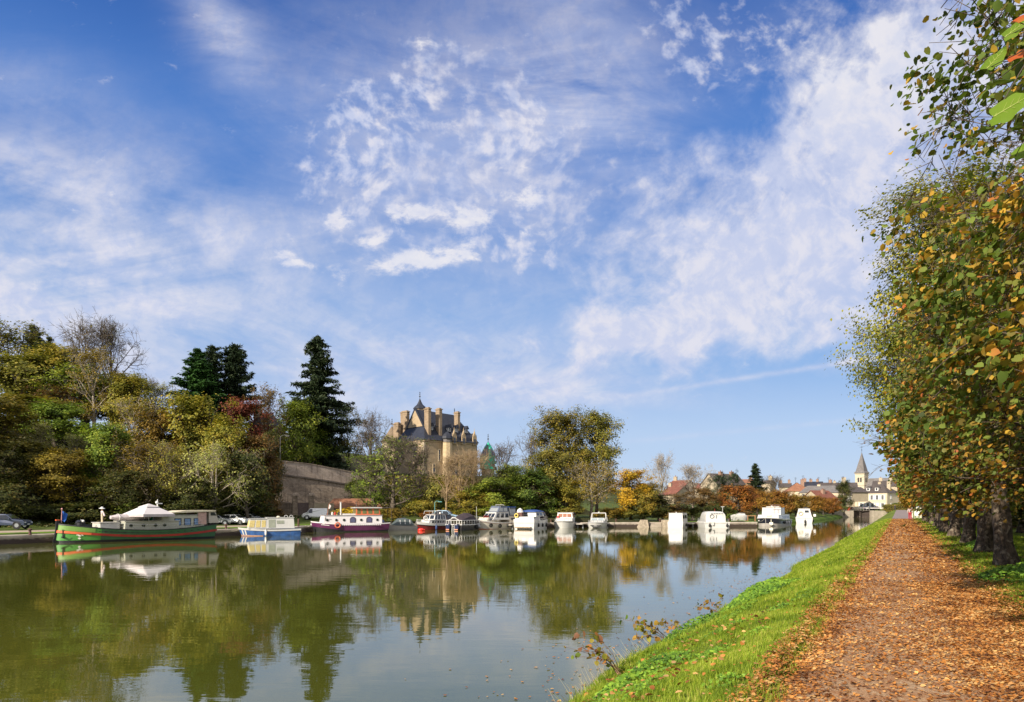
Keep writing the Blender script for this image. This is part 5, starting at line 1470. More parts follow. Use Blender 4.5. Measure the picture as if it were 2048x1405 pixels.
# roof aerials
for px_, y_, Y_ in [(1591, 955, 300), (1606, 951, 305), (1621, 956, 302), (1637, 954, 303), (1657, 955, 299), (1685, 953, 298)]:
    p = W(px_, y_, Y_); a = MB(); b0 = p.copy(); b0.z -= 3.0
    a.tube(b0, p, 0.05, 0.05, 5)
    for k in range(3): a.box((p.x, p.y, p.z - 0.25 - k * 0.3), (1.3 - k * 0.2, 0.05, 0.05))
    tag(a.build('roof_aerial', M_iron), {1591: 'leftmost roof aerial, thin against the sky above the orange roof', 1606: 'tallest roof aerial above the orange roof', 1621: 'third roof aerial from the left over the village', 1637: 'fourth roof aerial from the left over the village',
        1657: 'fifth roof aerial from the left over the village', 1685: 'roof aerial on the tall pale chimney left of the church'}[px_], 'aerial', 'roof aerials of the village')

# church ---------------------------------------------------------------
Yc = 330.0; u_ = Yc / F
cx_ = (1723.5 - HX) * u_
ch_ = thing('church', 'stone church with a square belfry and slate spire over the village', 'church', (cx_, Yc, 3.4), R(-50))
tw = MB(); tw.box2((-2.0, -2.0, 0), (2.0, 2.0, 14.9)); tw.box2((-2.15, -2.15, 9.6), (2.15, 2.15, 9.9)); tw.box2((-2.2, -2.2, 14.6), (2.2, 2.2, 15.0))
two = tw.build('tower', masonry('belfry_stone', (0.50, 0.43, 0.31), (0.62, 0.54, 0.40), amt=0.4, stain=0.2), ch_)
for face in range(4):
    M_ = Matrix.Rotation(face * math.pi / 2, 4, 'Z')
    for s_ in (-0.55, 0.55):
        o = MB(); pts = [(s_ + 0.36 * math.cos(a_), 12.7 + 0.36 * math.sin(a_)) for a_ in np.linspace(0, math.pi, 7)] + [(s_ - 0.36, 11.0), (s_ + 0.36, 11.0)]
        o.prism(pts, 'Y', -2.03, -1.9); o.V = [tuple(M_ @ Vector(v)) for v in o.V]
        o.build('belfry_opening', M_iron, two)
sp = MB(); sp.lathe([(3.5, 15.0), (2.55, 15.9), (1.9, 18.2), (1.0, 21.0), (0.04, 24.2)], n=4, M=Matrix.Rotation(math.pi / 4, 4, 'Z'))
spo = sp.build('spire', SLATE_GREY, ch_)
cr = MB(); cr.tube((0, 0, 24), (0, 0, 27), 0.07, 0.04); cr.box((0, 0, 26.4), (1.0, 0.08, 0.08)); cr.ball((0, 0, 25.2), 0.22, 8, 6); cr.build('cross', M_iron, spo)
nv = MB(); nv.box2((2.0, -1.5, 0), (15, 6.5, 8.0)); nv.prism([(-1.5, 8), (6.5, 8), (2.5, 12.3)], 'X', 2.02, 14.98); nv.build('nave', STONE_BEIGE, ch_)
nr = MB(); nr.add([(2.0, -2.0, 7.7), (15.4, -2.0, 7.7), (15.4, 2.5, 12.7), (2.0, 2.5, 12.7), (15.4, 7, 7.7), (2.0, 7, 7.7), (2.0, -2.0, 7.4), (15.4, -2.0, 7.4), (15.4, 7, 7.4), (2.0, 7, 7.4)], [(0, 1, 2, 3), (3, 2, 4, 5), (0, 6, 7, 1), (5, 4, 8, 9), (6, 9, 8, 7)])
nr.build('nave_roof', SLATE_GREY, ch_)
ap = MB(); ap.lathe([(3.2, 0), (3.2, 8.2), (3.4, 8.3)], (-4.0, 1.5, 0), 14); ap.build('apse', STONE_BEIGE, ch_)
apr = MB(); apr.lathe([(3.6, 8.3), (0.1, 10.4)], (-4.0, 1.5, 0), 14); apr.build('apse_roof', SLATE_GREY, ch_)

# the castle -------------------------------------------------------------
C0 = W(848, 1015, 170); C0.z = 8.0
ca = thing('castle', 'sandstone castle with steep blue slate roofs and tall chimneys above the port', 'castle', C0, math.atan2(0.66, 0.75))
ca.scale = (0.67, 1.48, 1.0)
CM = Matrix.Diagonal((1 / 0.67, 1 / 1.48, 1, 1))
wl = MB(); wl.box2((0, 0, 0), (23, 8, 10.8)); wl.box2((-0.12, -0.12, 10.35), (23.1, 8.1, 10.78)); wl.box2((-0.15, -0.15, 0), (23.1, 8.1, 1.0))
wall_o = wl.build('wall', STONE_GOLD, ca)
for k, (u0, v0) in enumerate([(0, 0), (0, 8)]):
    q_ = MB()
    for j in range(14):
        L = 0.75 if j % 2 else 0.45
        q_.box2((-0.04, v0 - (0.04 if k == 0 else L), 1.0 + j * 0.66), (L, v0 + (L if k == 0 else 0.04), 1.62 + j * 0.66))
    q_.build('quoin', STONE_BEIGE, ca)
rf = MB()
V = [(-0.35, -0.35, 10.75), (-0.35, 8.35, 10.75), (2.5, 1.55, 14.1), (2.5, 6.45, 14.1), (2.5, 4, 18.4), (19.5, 4, 17.9), (23.35, -0.35, 10.75), (23.35, 8.35, 10.75)]
rf.add(V, [(0, 2, 3, 1), (0, 6, 5, 2), (2, 5, 4), (1, 3, 5, 7), (3, 4, 5), (6, 7, 5), (0, 1, 7, 6), (2, 4, 3)])
roof_o = rf.build('roof', SLATE, ca)
gb = MB(); gb.prism([(1.75, 14.15), (6.25, 14.15), (4.0, 18.1)], 'X', 2.30, 2.49); gb.build('gable', STONE_GOLD, ca)
co_ = MB()
for sgn in (-1, 1):
    co_.add([(2.2, 4 + sgn * 2.65, 13.95), (2.2, 4 + sgn * 2.25, 13.95), (2.2, 4, 18.2), (2.2, 4, 18.75), (2.56, 4 + sgn * 2.65, 13.95), (2.56, 4 + sgn * 2.25, 13.95), (2.56, 4, 18.2), (2.56, 4, 18.75)],
            [(0, 1, 2, 3), (4, 5, 6, 7), (0, 4, 7, 3), (1, 2, 6, 5), (0, 1, 5, 4)])
co_.build('gable_coping', SLATE, ca)
# ogee stair tower with finial behind the ridge
def finial(mb, c, h):
    mb.tube(c, (c[0], c[1], c[2] + h), 0.07, 0.03, 6)
    mb.ball((c[0], c[1], c[2] + h * 0.35), 0.2, 8, 6); mb.ball((c[0], c[1], c[2] + h * 0.65), 0.14, 8, 6)
    mb.box((c[0], c[1], c[2] + h * 0.85), (0.4, 0.05, 0.16))
st = MB(); st.lathe([(1.45, 0), (1.45, 19.6)], (11, 8.4, 0), 8, 'Z', CM); sto = st.build('stair_tower', STONE_GOLD, ca)
st = MB(); st.lathe([(1.75, 19.5), (1.45, 20.0), (0.75, 20.6), (0.38, 21.3), (0.08, 22.1)], (11, 8.4, 0), 8, 'Z', CM); st.build('ogee_cap', SLATE, sto)
st = MB(); finial(st, (11, 8.4, 22.0), 1.8); st.build('finial', M_iron, sto)
fn = MB(); finial(fn, (19.5, 4, 17.8), 1.8); fn.build('finial', M_iron, roof_o)
CHST = masonry('chimney_stone', (0.23, 0.16, 0.095), (0.36, 0.26, 0.165), amt=0.6, stain=0.6)
for (u, v, wu, wv, zb_, zt) in [(4.1, 8.1, 1.1, 1.9, 8, 18.2), (2.0, 9.0, 1.0, 1.5, 8, 15.4), (2.9, 0.9, 1.1, 1.1, 11.5, 17.9), (7.6, 0.9, 1.15, 1.0, 11.5, 18.0), (17.2, 1.9, 1.0, 1.0, 12, 17.9)]:
    c_ = MB(); c_.box2((u - wu / 2, v - wv / 2, zb_), (u + wu / 2, v + wv / 2, zt)); c_.box((u, v, zt + 0.1), (wu + 0.3, wv + 0.3, 0.2)); c_.box((u, v, zt - 0.5), (wu + 0.12, wv + 0.12, 0.14)); c_.box((u, v, zt + 0.32), (wu * 0.8, wv * 0.8, 0.24))
    c_.build('chimney', CHST, roof_o)
def dormer(u, v, z, w_, h_, d_, stone=False):
    b_ = MB(); b_.box2((u - w_ / 2, v, z), (u + w_ / 2, v + d_, z + h_))
    if stone:
        b_.prism([(u - w_ / 2, z + h_), (u + w_ / 2, z + h_), (u, z + h_ + w_ * 1.05)], 'Y', v, v + 0.3)
        for s_ in (-1, 1): b_.lathe([(0.16, 0), (0.13, h_), (0.02, h_ + 0.9)], (u + s_ * w_ * 0.55, v + 0.1, z), 6)
        b_.lathe([(0.10, 0), (0.02, 0.9)], (u, v + 0.15, z + h_ + w_ * 0.95), 6)
    o_ = b_.build('dormer', STONE_GOLD if stone else M_shutter, roof_o)
    g_ = MB(); g_.box((u, v - 0.02, z + h_ * 0.5), (w_ * 0.5, 0.04, h_ * 0.75)); g_.build('dormer_window', M_glass, o_)
    r_ = MB(); k = 0.22
    r_.prism([(u - w_ / 2 - k, z + h_ - 0.05), (u + w_ / 2 + k, z + h_ - 0.05), (u, z + h_ + w_ * 0.8)], 'Y', v - (0.25 if not stone else -0.32), v + d_ + 1.0); r_.build('dormer_roof', SLATE, o_)
for u in (4.6, 7.6, 12.2, 15.4, 19.8): dormer(u, 0.85, 13.2, 0.95, 0.95, 1.2)
for u in (12.6, 16.7, 21.6): dormer(u, -0.22, 10.2, 1.5, 1.7, 2.2, True)
# corner stair turret
tt_ = MB(); tt_.lathe([(1.15, 0), (1.15, 10.3), (1.3, 10.45)], (9.1, -0.35, 0), 8, 'Z', CM); tto = tt_.build('turret', masonry('turret_stone', (0.46, 0.34, 0.19), (0.60, 0.46, 0.28), amt=0.6, stain=0.3), ca)
tt_ = MB(); tt_.lathe([(1.05, 10.45), (1.05, 11.3)], (9.1, -0.35, 0), 8, 'Z', CM); tt_.build('lantern', SLATE_GREY, tto)
tt_ = MB(); tt_.lathe([(1.35, 11.25), (1.25, 11.8), (0.8, 12.4), (0.1, 12.9)], (9.1, -0.35, 0), 8, 'Z', CM); tt_.build('dome', SLATE, tto)
# windows with stone surrounds
def cwin(c, w_, h_, axis):
    f = MB()
    for du, dz, su, sz in ((-w_ / 2, 0, 0.16, h_ + 0.3), (w_ / 2, 0, 0.16, h_ + 0.3), (0, h_ / 2, w_ - 0.16, 0.2), (0, -h_ / 2, w_ - 0.16, 0.16), (0, 0.2, w_ - 0.16, 0.08)):
        if axis == 'x': f.box((c[0] + du, c[1] - 0.04, c[2] + dz), (su, 0.14, sz))
        else: f.box((c[0] - 0.04, c[1] + du, c[2] + dz), (0.14, su, sz))
    fo = f.build('window', STONE_BEIGE, ca)
    g_ = MB()
    if axis == 'x': g_.box((c[0], c[1] - 0.012, c[2]), (w_ - 0.17, 0.02, h_ - 0.17))
    else: g_.box((c[0] - 0.012, c[1], c[2]), (0.02, w_ - 0.17, h_ - 0.17))
    g_.build('pane', M_glass, fo)
for c, w_, h_, ax_ in [((4.1, 0, 4.3), 1.05, 2.0, 'x'), ((6.3, 0, 7.4), 0.8, 2.6, 'x'), ((13.5, 0, 7.2), 1.2, 2.2, 'x'), ((13.5, 0, 3.6), 1.2, 2.0, 'x'), ((18.5, 0, 7.2), 1.2, 2.2, 'x'), ((0, 2.5, 8.0), 1.1, 2.6, 'y'), ((0, 2.5, 3.6), 1.1, 2.0, 'y'), ((0, 6.0, 7.4), 1.0, 2.2, 'y')]:
    cwin(c, w_, h_, ax_)
# round tower at the left
rt = MB(); rt.lathe([(2.45, 0), (2.35, 11.0), (2.6, 11.2), (2.6, 11.45)], (3.26, 11.4, 0), 24, 'Z', CM); rto = rt.build('round_tower', masonry('sunlit_tower_stone', (0.52, 0.42, 0.27), (0.66, 0.55, 0.38), amt=0.4, stain=0.25), ca, smooth=True)  # castle stone lightened here to look sunlit
rt = MB(); rt.lathe([(2.85, 11.4), (1.6, 12.9), (0.08, 15.3)], (3.26, 11.4, 0), 24, 'Z', CM); rt.build('conical_roof', tiles('tower_roof_tiles', (0.20, 0.15, 0.10), (0.28, 0.21, 0.14)), rto)
rt = MB(); finial(rt, (3.26, 11.4, 15.2), 2.0); rt.build('finial', M_iron, rto)
# far tower under repair, wrapped in green netting
ft = MB(); ft.lathe([(1.6, -1), (1.6, 8.2)], (31.2, 1.7, 0), 18, 'Z', CM); fto = ft.build('far_tower', STONE_GOLD, ca)
ft = MB(); ft.lathe([(1.9, 8.1), (1.1, 9.9), (0.06, 11.7)], (31.2, 1.7, 0), 18, 'Z', CM); ft.build('conical_roof', tiles('bright_blue_slate', (0.06, 0.09, 0.17), (0.09, 0.12, 0.21), 0.4), fto)
ft = MB(); finial(ft, (31.2, 1.7, 11.6), 2.0); ft.build('finial', M_iron, fto)
ft = MB(); rs_ = np.random.RandomState(4)
def z_ok(j): return j < 5
for j in range(10):
    for i in range(14):
        if rs_.uniform() < (0.25 if z_ok(j) else 0.72): continue
        a0, a1 = 2 * math.pi * i / 14, 2 * math.pi * (i + 1) / 14
        def rr2(z): return (1.95 if z < 8.1 else 1.95 * max(0.0, 11.8 - z) / 3.7) + 0.12
        z0_, z1_ = 4.8 + j * 0.66, 4.8 + (j + 1) * 0.66
        P_ = lambda a_, z, e=0: (31.2 + (rr2(z) + e) * math.cos(a_) / 0.67, 1.7 + (rr2(z) + e) * math.sin(a_) / 1.48, z)
        vs = [P_(a0, z0_), P_(a1, z0_), P_(a1, z1_), P_(a0, z1_), P_(a0, z0_, .03), P_(a1, z0_, .03), P_(a1, z1_, .03), P_(a0, z1_, .03)]
        ft.add(vs, [(0, 1, 2, 3), (7, 6, 5, 4), (0, 4, 5, 1), (2, 6, 7, 3), (1, 5, 6, 2), (0, 3, 7, 4)])
ft.build('green_netting', mat('green_netting', (0.03, 0.42, 0.26), 0.7), fto)
# terrace hedge and parapet in front of the castle
hd = MB(); a_ = W(838, 966, 164); b_ = W(905, 968, 171)
def hedge(label, P, Q, h, th, z, lm, n=5000, seed=1, name='hedge', leaf=0.22):
    r = np.random.RandomState(seed); P = np.array(P, float); Q = np.array(Q, float); L = np.linalg.norm(Q - P); d = (Q - P) / L; nn = np.array([-d[1], d[0]])
    s_ = r.uniform(0, L, n); a = r.uniform(-1, 1, n); b = r.uniform(0, 1, n)
    face = r.randint(0, 3, n)
    a = np.where(face == 0, -1 + 0.1 * r.normal(size=n), np.where(face == 1, 1 + 0.1 * r.normal(size=n), a)); b = np.where(face == 2, 1 + 0.05 * r.normal(size=n), b)
    C = np.stack([P[0] + d[0] * s_ + nn[0] * a * th / 2, P[1] + d[1] * s_ + nn[1] * a * th / 2, z + b * h], -1)
    LV, LF = leaves(r, C, leaf, None, 'card')
    root = thing(name, label, 'hedge', ((P[0] + Q[0]) / 2, (P[1] + Q[1]) / 2, z), 0)
    o_ = link('foliage', fast_mesh('foliage', LV - np.array(root.location), LF), LM[lm], root)
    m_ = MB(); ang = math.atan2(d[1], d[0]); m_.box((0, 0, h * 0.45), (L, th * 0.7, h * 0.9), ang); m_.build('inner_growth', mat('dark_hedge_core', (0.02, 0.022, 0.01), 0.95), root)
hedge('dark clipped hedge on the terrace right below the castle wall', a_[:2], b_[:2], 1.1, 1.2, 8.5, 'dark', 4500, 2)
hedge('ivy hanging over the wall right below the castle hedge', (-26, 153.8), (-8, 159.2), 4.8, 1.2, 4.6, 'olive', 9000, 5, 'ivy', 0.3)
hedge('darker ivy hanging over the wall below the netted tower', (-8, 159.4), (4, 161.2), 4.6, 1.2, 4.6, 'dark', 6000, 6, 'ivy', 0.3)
hedge('brown-green clipped hedge between the lock and the asphalt path', (W(1762, 0, 262).x, 258), (W(1790, 0, 250).x - 1.5, 236), 2.3, 3.0, 1.9, 'olive', 5000, 3)
hedge('green hedge in front of the annex at the end of the path', (W(1788, 0, 275).x, 275), (W(1817, 0, 268).x, 268), 2.2, 1.6, 2.5, 'green', 4500, 4)

# retaining wall ----------------------------------------------------------
RWd = [(-44.6, 142.5), (-39.5, 147), (-31, 154), (-23, 157), (-16, 159), (-8, 161), (3, 163)]
tops = [12.2, 11.8, 10.2, 9.4, 9.3, 8.9, 8.8]; led = [9.5, 8.9, 7.5, 7.0, 6.8, 6.6, 6.4]
def wall_run(mb, P, z0s, z1s, th, off=0.0):
    for i in range(len(P) - 1):
        a, b = np.array(P[i]), np.array(P[i + 1]); d = (b - a) / np.linalg.norm(b - a); n = np.array([-d[1], d[0]])
        f0, f1 = a - n * off, b - n * off; g0, g1 = a + n * (th - off), b + n * (th - off)
        vs = [(*f0, z0s[i]), (*f1, z0s[i + 1]), (*g1, z0s[i + 1]), (*g0, z0s[i]), (*f0, z1s[i]), (*f1, z1s[i + 1]), (*g1, z1s[i + 1]), (*g0, z1s[i])]
        mb.add(vs, [(0, 1, 5, 4), (2, 3, 7, 6), (4, 5, 6, 7), (3, 2, 1, 0), (0, 4, 7, 3), (1, 2, 6, 5)])
rw = thing('retaining_wall', 'tall old stone retaining wall on the slope below the giant fir', 'wall', (-30, 150, 0.5))
mb = MB(); wall_run(mb, RWd, [0.4] * 7, led, 1.6, 0.25); o = mb.build('lower_wall', STONE_OLD, rw); o.location = -rw.location
mb = MB(); wall_run(mb, RWd, led, [z_ + 0.3 for z_ in led], 1.8, 0.5); o = mb.build('ledge', masonry('dark_ledge', (0.09, 0.075, 0.06), (0.15, 0.12, 0.10), amt=0.2), rw); o.location = -rw.location
mb = MB(); wall_run(mb, RWd, [z_ + 0.3 for z_ in led], tops, 1.0, 0.0); o = mb.build('upper_wall', masonry('upper_wall_stone', (0.32, 0.25, 0.20), (0.52, 0.43, 0.35), mortar=(0.16, 0.13, 0.10), amt=0.5, stain=0.7), rw); o.location = -rw.location
mb = MB(); wall_run(mb, RWd, tops, [z_ + 0.18 for z_ in tops], 1.2, 0.1); o = mb.build('coping', STONE_OLD, rw); o.location = -rw.location

# gateway and garden wall
def gpt(px_, Y): return Vector(((px_ - HX) / F * Y, Y, tz((px_ - HX) / F * Y, Y) - 0.05))
for i, (px_, lab) in enumerate([(590, 'left stone gate pillar with a heavy cap below the retaining wall'), (622.5, 'right stone gate pillar next to the garden wall')]):
    p = gpt(px_, 134); t_ = thing('gate_pillar', lab, 'pillar', p, R(18), 'stone gate pillars')
    b = MB(); b.box2((-0.45, -0.45, 0), (0.45, 0.45, 3.8)); b.build('shaft', STONE_OLD, t_, bevel=0.04)
    b = MB(); b.box((0, 0, 3.9), (1.2, 1.2, 0.2)); b.lathe([(0.62, 4.0), (0.45, 4.35), (0.1, 4.5)], n=8); b.build('cap', STONE_OLD, t_)
p = gpt(606, 134.3)
gt = thing('wooden_gate', 'weathered plank gate between the two stone pillars', 'gate', p, R(0)); b = MB()
for k in range(9): b.box((-0.93 + k * 0.233, 0.01 * (k % 2), 1.35), (0.22, 0.06, 2.7))
b.build('planks', mat('weathered_planks', (0.17, 0.13, 0.12), 0.9, var=0.25, vscale=4), gt)
b = MB(); b.box((0, 0.08, 0.5), (2.1, 0.06, 0.14)); b.box((0, 0.08, 2.2), (2.1, 0.06, 0.14)); b.build('rails', BARK_DARK, gt)
for nm, a_, b_, h0, h1, lab in [('garden_wall', gpt(628, 134), gpt(668, 137), 3.25, 3.25, 'pale rubble garden wall between gate pillar and red-tiled shed'), ('garden_wall', gpt(556, 136), gpt(583, 134), 3.6, 3.3, 'brown rubble wall left of the gate pillars')]:
    mb = MB(); wall_run(mb, [a_[:2], b_[:2]], [0.6, 0.6], [0.85 + h0, 0.85 + h1], 0.5); tag(mb.build(nm, STONE_BEIGE if h0 < 3.28 else STONE_OLD), lab, 'wall', 'rubble garden walls')
house('shed', 'low shed with a long orange tile roof below the retaining wall', 655, 762, 1015, 1038, 997, 138, 6.5, 12, STONE_OLD, TILE_ORANGE, hip=0.35, group=None, over=0.35)

# manor among the trees on the hill
house('manor', 'pinkish manor with slate mansard roof half hidden by the wine-red tree', 500, 566, 850, 905, 822, 158, 9, 15, masonry('pink_render', (0.40, 0.28, 0.22), (0.52, 0.38, 0.31), amt=0.2), SLATE, hip=0.6, group=None,
      chim=[(-0.55, 0.4, 1.8, 1.0, 1.6)], wins=[(-0.5, 0.72, 1.0, 1.8, False), (0.0, 0.72, 1.0, 1.8, False), (0.5, 0.72, 1.0, 1.8, False)], chm=WALL_CREAM)

# lock -------------------------------------------------------------------
lk = thing('lock', 'stone canal lock with sloping wing walls at the end of the water', 'lock', (119.4, 255, 0))
def lp(x, y, z): return (x - 119.4, y - 255, z)
b = MB(); b.prism([(x - 119.4, z) for x, z in [(116.2, -1.5), (116.2, 2.25), (112.3, 2.25), (108.3, 0.9), (107.2, -1.5)]], 'Y', 0.0, 1.2); b.add([lp(116.2, 256.2, -1.5), lp(116.2, 330, -1.5), lp(116.2, 330, 2.3), lp(116.2, 256.2, 2.3), lp(115, 256.2, -1.5), lp(115, 330, -1.5), lp(115, 330, 2.3), lp(115, 256.2, 2.3)], [(0, 1, 2, 3), (4, 7, 6, 5), (3, 2, 6, 7), (0, 3, 7, 4)])
b.build('left_wing_wall', STONE_GREY, lk)
b = MB(); b.prism([(x - 119.4, z) for x, z in [(122.4, -1.5), (122.4, 2.25), (126.4, 2.25), (130.3, 1.2), (130.6, -1.5)]], 'Y', 0.0, 1.2); b.add([lp(122.4, 256.2, -1.5), lp(122.4, 330, -1.5), lp(122.4, 330, 2.3), lp(122.4, 256.2, 2.3), lp(123.6, 256.2, -1.5), lp(123.6, 330, -1.5), lp(123.6, 330, 2.3), lp(123.6, 256.2, 2.3)], [(0, 1, 2, 3), (4, 7, 6, 5), (3, 2, 6, 7), (0, 3, 7, 4)])
b.build('right_wing_wall', STONE_GREY, lk)
M_gate = mat('dark_wet_timber', (0.055, 0.038, 0.03), 0.7, var=0.3, vscale=3)
for s_, nm in ((-1, 'gate_leaf'), (1, 'gate_leaf')):
    g_ = MB()
    for k in range(5): g_.box((s_ * 1.55, 2.6 - 0.35, 0.1 + k * 0.5), (3.0, 0.22, 0.2), rz=s_ * -0.3)
    g_.box((s_ * 1.55, 2.7 - 0.35, 0.8), (2.9, 0.1, 2.6), rz=s_ * -0.3)
    go = g_.build(nm, M_gate, lk)
    pm_ = MB(); pm_.tube((s_ * 2.95, 2.0, -0.5), (s_ * 2.95, 2.0, 3.5), 0.2, 0.2, 8); pm_.tube((s_ * 0.15, 2.0, 0), (s_ * 0.15, 2.0, 3.2), 0.12, 0.12, 8); pm_.build('gate_post', M_gate, go)
    bm_ = MB(); bm_.box((s_ * 5.2, 2.6, 3.1), (6.0, 0.3, 0.3)); bm_.build('balance_beam', mat('white_beam', (0.6, 0.58, 0.52), 0.6) if s_ > 0 else mat('red_beam', (0.34, 0.05, 0.03), 0.6), go)
hr = MB()
for z_ in (2.9, 3.3): hr.tube((-2.9, 1.7, z_), (2.9, 1.7, z_), 0.03, 0.03, 5)
for k in range(7): hr.tube((-2.9 + k * 0.967, 1.7, 2.2), (-2.9 + k * 0.967, 1.7, 3.3), 0.025, 0.025, 5)
hr.build('handrail', M_shutter, lk)
wk = MB(); wk.box((0, 1.7, 2.2), (6.0, 0.6, 0.08)); wk.build('footbridge', M_gate, lk)
wn = MB(); wn.box((-4.4, 1.5, 2.9), (0.6, 0.6, 1.3)); wn.tube((-4.4, 1.5, 3.5), (-3.4, 1.5, 4.1), 0.06); wn.lathe([(0.35, 0), (0.35, 0.12)], (-4.4, 1.1, 3.2), 12, 'Y'); tag(wn.build('winding_gear', mat('rust_red_paint', (0.40, 0.06, 0.03), 0.6)), 'red winding gear standing on the left lock wall', 'gear').location = (119.4, 255, -0.05)
# low parapet walls by the lock (approach road)
mb = MB(); wall_run(mb, [(W(1668, 0, 272).x, 272), (W(1722, 0, 285).x, 285)], [1.5, 1.5], [3.5, 3.7], 0.5); tag(mb.build('parapet', STONE_BEIGE), 'pale stone parapet of the road left of the lock house', 'wall')
# pale low wall seen between the lime trunks
mb = MB(); P_ = [(13.2 + VP * y_, y_) for y_ in (24, 40, 60, 80, 96)]
wall_run(mb, P_, [1.2] * 5, [3.1, 3.0, 3.0, 2.9, 2.9], 0.5); tag(mb.build('stone_wall', masonry('pale_dry_stone', (0.42, 0.38, 0.32), (0.58, 0.54, 0.46), amt=0.5, brickw=0.5, brickh=0.2)), 'pale dry-stone wall glimpsed between the lime trunks', 'wall')

# stone steps on the quay
sp0 = np.array([26.2, 121.0])
stp = thing('boat_steps', 'pale stone steps with a dark gap cut into the quay', 'steps', (20.5, 128.6, 0))
for s_, x0 in ((-1, 0.4), (1, 5.2)):
    b = MB(); b.prism([(x0, -0.8), (x0 + 2.6, -0.8), (x0 + (2.2 if s_ < 0 else 1.4), 1.25), (x0 + (1.2 if s_ < 0 else 0.0), 1.25)] , 'Y', -0.75, 0.6)
    b.build('stone_cheek', mat('pale_step_stone', (0.36, 0.30, 0.22), 0.85, var=0.3, vscale=2.5, bump=0.4), stp)
b = MB()
for k in range(5): b.box((4.1, -0.5 + k * 0.22, -0.3 + k * 0.22), (2.0, 0.35, 0.3))
b.build('treads', STONE_GREY, stp)

# lamps, posts, sign
def lamp_post(label, x, y, z, h, arm, m_, side=1):
    t_ = thing('street_lamp', label, 'lamp', (x, y, z)); b = MB(); b.tube((0, 0, 0), (0, 0, h), 0.07, 0.045, 8)
    pts = [(0, 0, h)] + [(side * arm * (1 - math.cos(a)) * 0.5 * 1.2, 0, h + 0.5 * arm * math.sin(a)) for a in np.linspace(0.4, 2.3, 6)]
    b.path(pts, 0.04, 6); b.build('post', m_, t_)
    e = pts[-1]; b = MB(); b.box((e[0] + side * 0.12, 0, e[2] - 0.03), (0.6, 0.22, 0.12)); b.build('lamp_head', m_, t_)
p = W(560.5, 915, 136); lamp_post('tall curved street lamp at the corner of the retaining wall', p.x, p.y, 12.0, 3.9, 1.2, mat('grey_lamp_paint', (0.12, 0.12, 0.12), 0.5))
p = gpt(869.5, 119); lamp_post('teal lamp post standing behind the red cruiser', p.x, p.y, 0.85, 3.2, 0.7, mat('teal_paint', (0.10, 0.30, 0.30), 0.5))
for i, (o_, Y_, h_) in enumerate([(1.95, 118, 2.5), (2.55, 113, 2.3), (3.1, 112, 2.1)]):
    b = MB(); b.box((0, 0, h_ / 2), (0.16, 0.16, h_)); b.box((0, 0, h_ + 0.03), (0.2, 0.2, 0.06)); p = OP(o_, Y_)
    o = b.build('post', mat('cream_post_paint', (0.70, 0.64, 0.50), 0.6)); o.location = p
    tag(o, ('leftmost of three cream posts behind the walker', 'middle cream post, behind the white notice board', 'rightmost of three cream posts by the lime trees')[i], 'post', 'cream posts beside the path')
sg = thing('notice_board', 'small white notice board on two legs beside the walker', 'sign', OP(2.35, 104), R(-27)); b = MB(); b.box((0, 0, 0.75), (0.62, 0.05, 0.6)); b.build('board', M_white, sg)
b = MB(); b.box((-0.25, 0, 0.24), (0.05, 0.05, 0.48)); b.build('leg', M_shutter, sg); b = MB(); b.box((0.25, 0, 0.24), (0.05, 0.05, 0.48)); b.build('leg', M_shutter, sg)
# ------------------------------------------------------------------ boats
PW = mat('white_gelcoat', (0.60, 0.59, 0.56), 0.34, var=0.03, coat=0.3, dirt=0.10)
PCREAM = mat('cream_boat_paint', (0.66, 0.60, 0.50), 0.4, var=0.06, dirt=0.15)
BGLASS = glass('boat_window', (0.025, 0.03, 0.035))
BLUEGLASS = mat('sky_lit_window', (0.10, 0.20, 0.36), 0.08, spec=0.8, var=0.3, vscale=3)
CHROME = mat('stainless_rail', (0.6, 0.6, 0.6), 0.25, 0.9, var=0.02)
RUBBER = mat('black_rubber', (0.02, 0.02, 0.02), 0.7)
WOOD = mat('varnished_teak', (0.30, 0.12, 0.05), 0.35, var=0.25, vscale=4, coat=0.4)
NAVY = mat('navy_canvas', (0.025, 0.045, 0.13), 0.8)
GREYCAN = mat('grey_canvas', (0.16, 0.17, 0.18), 0.8, var=0.15)

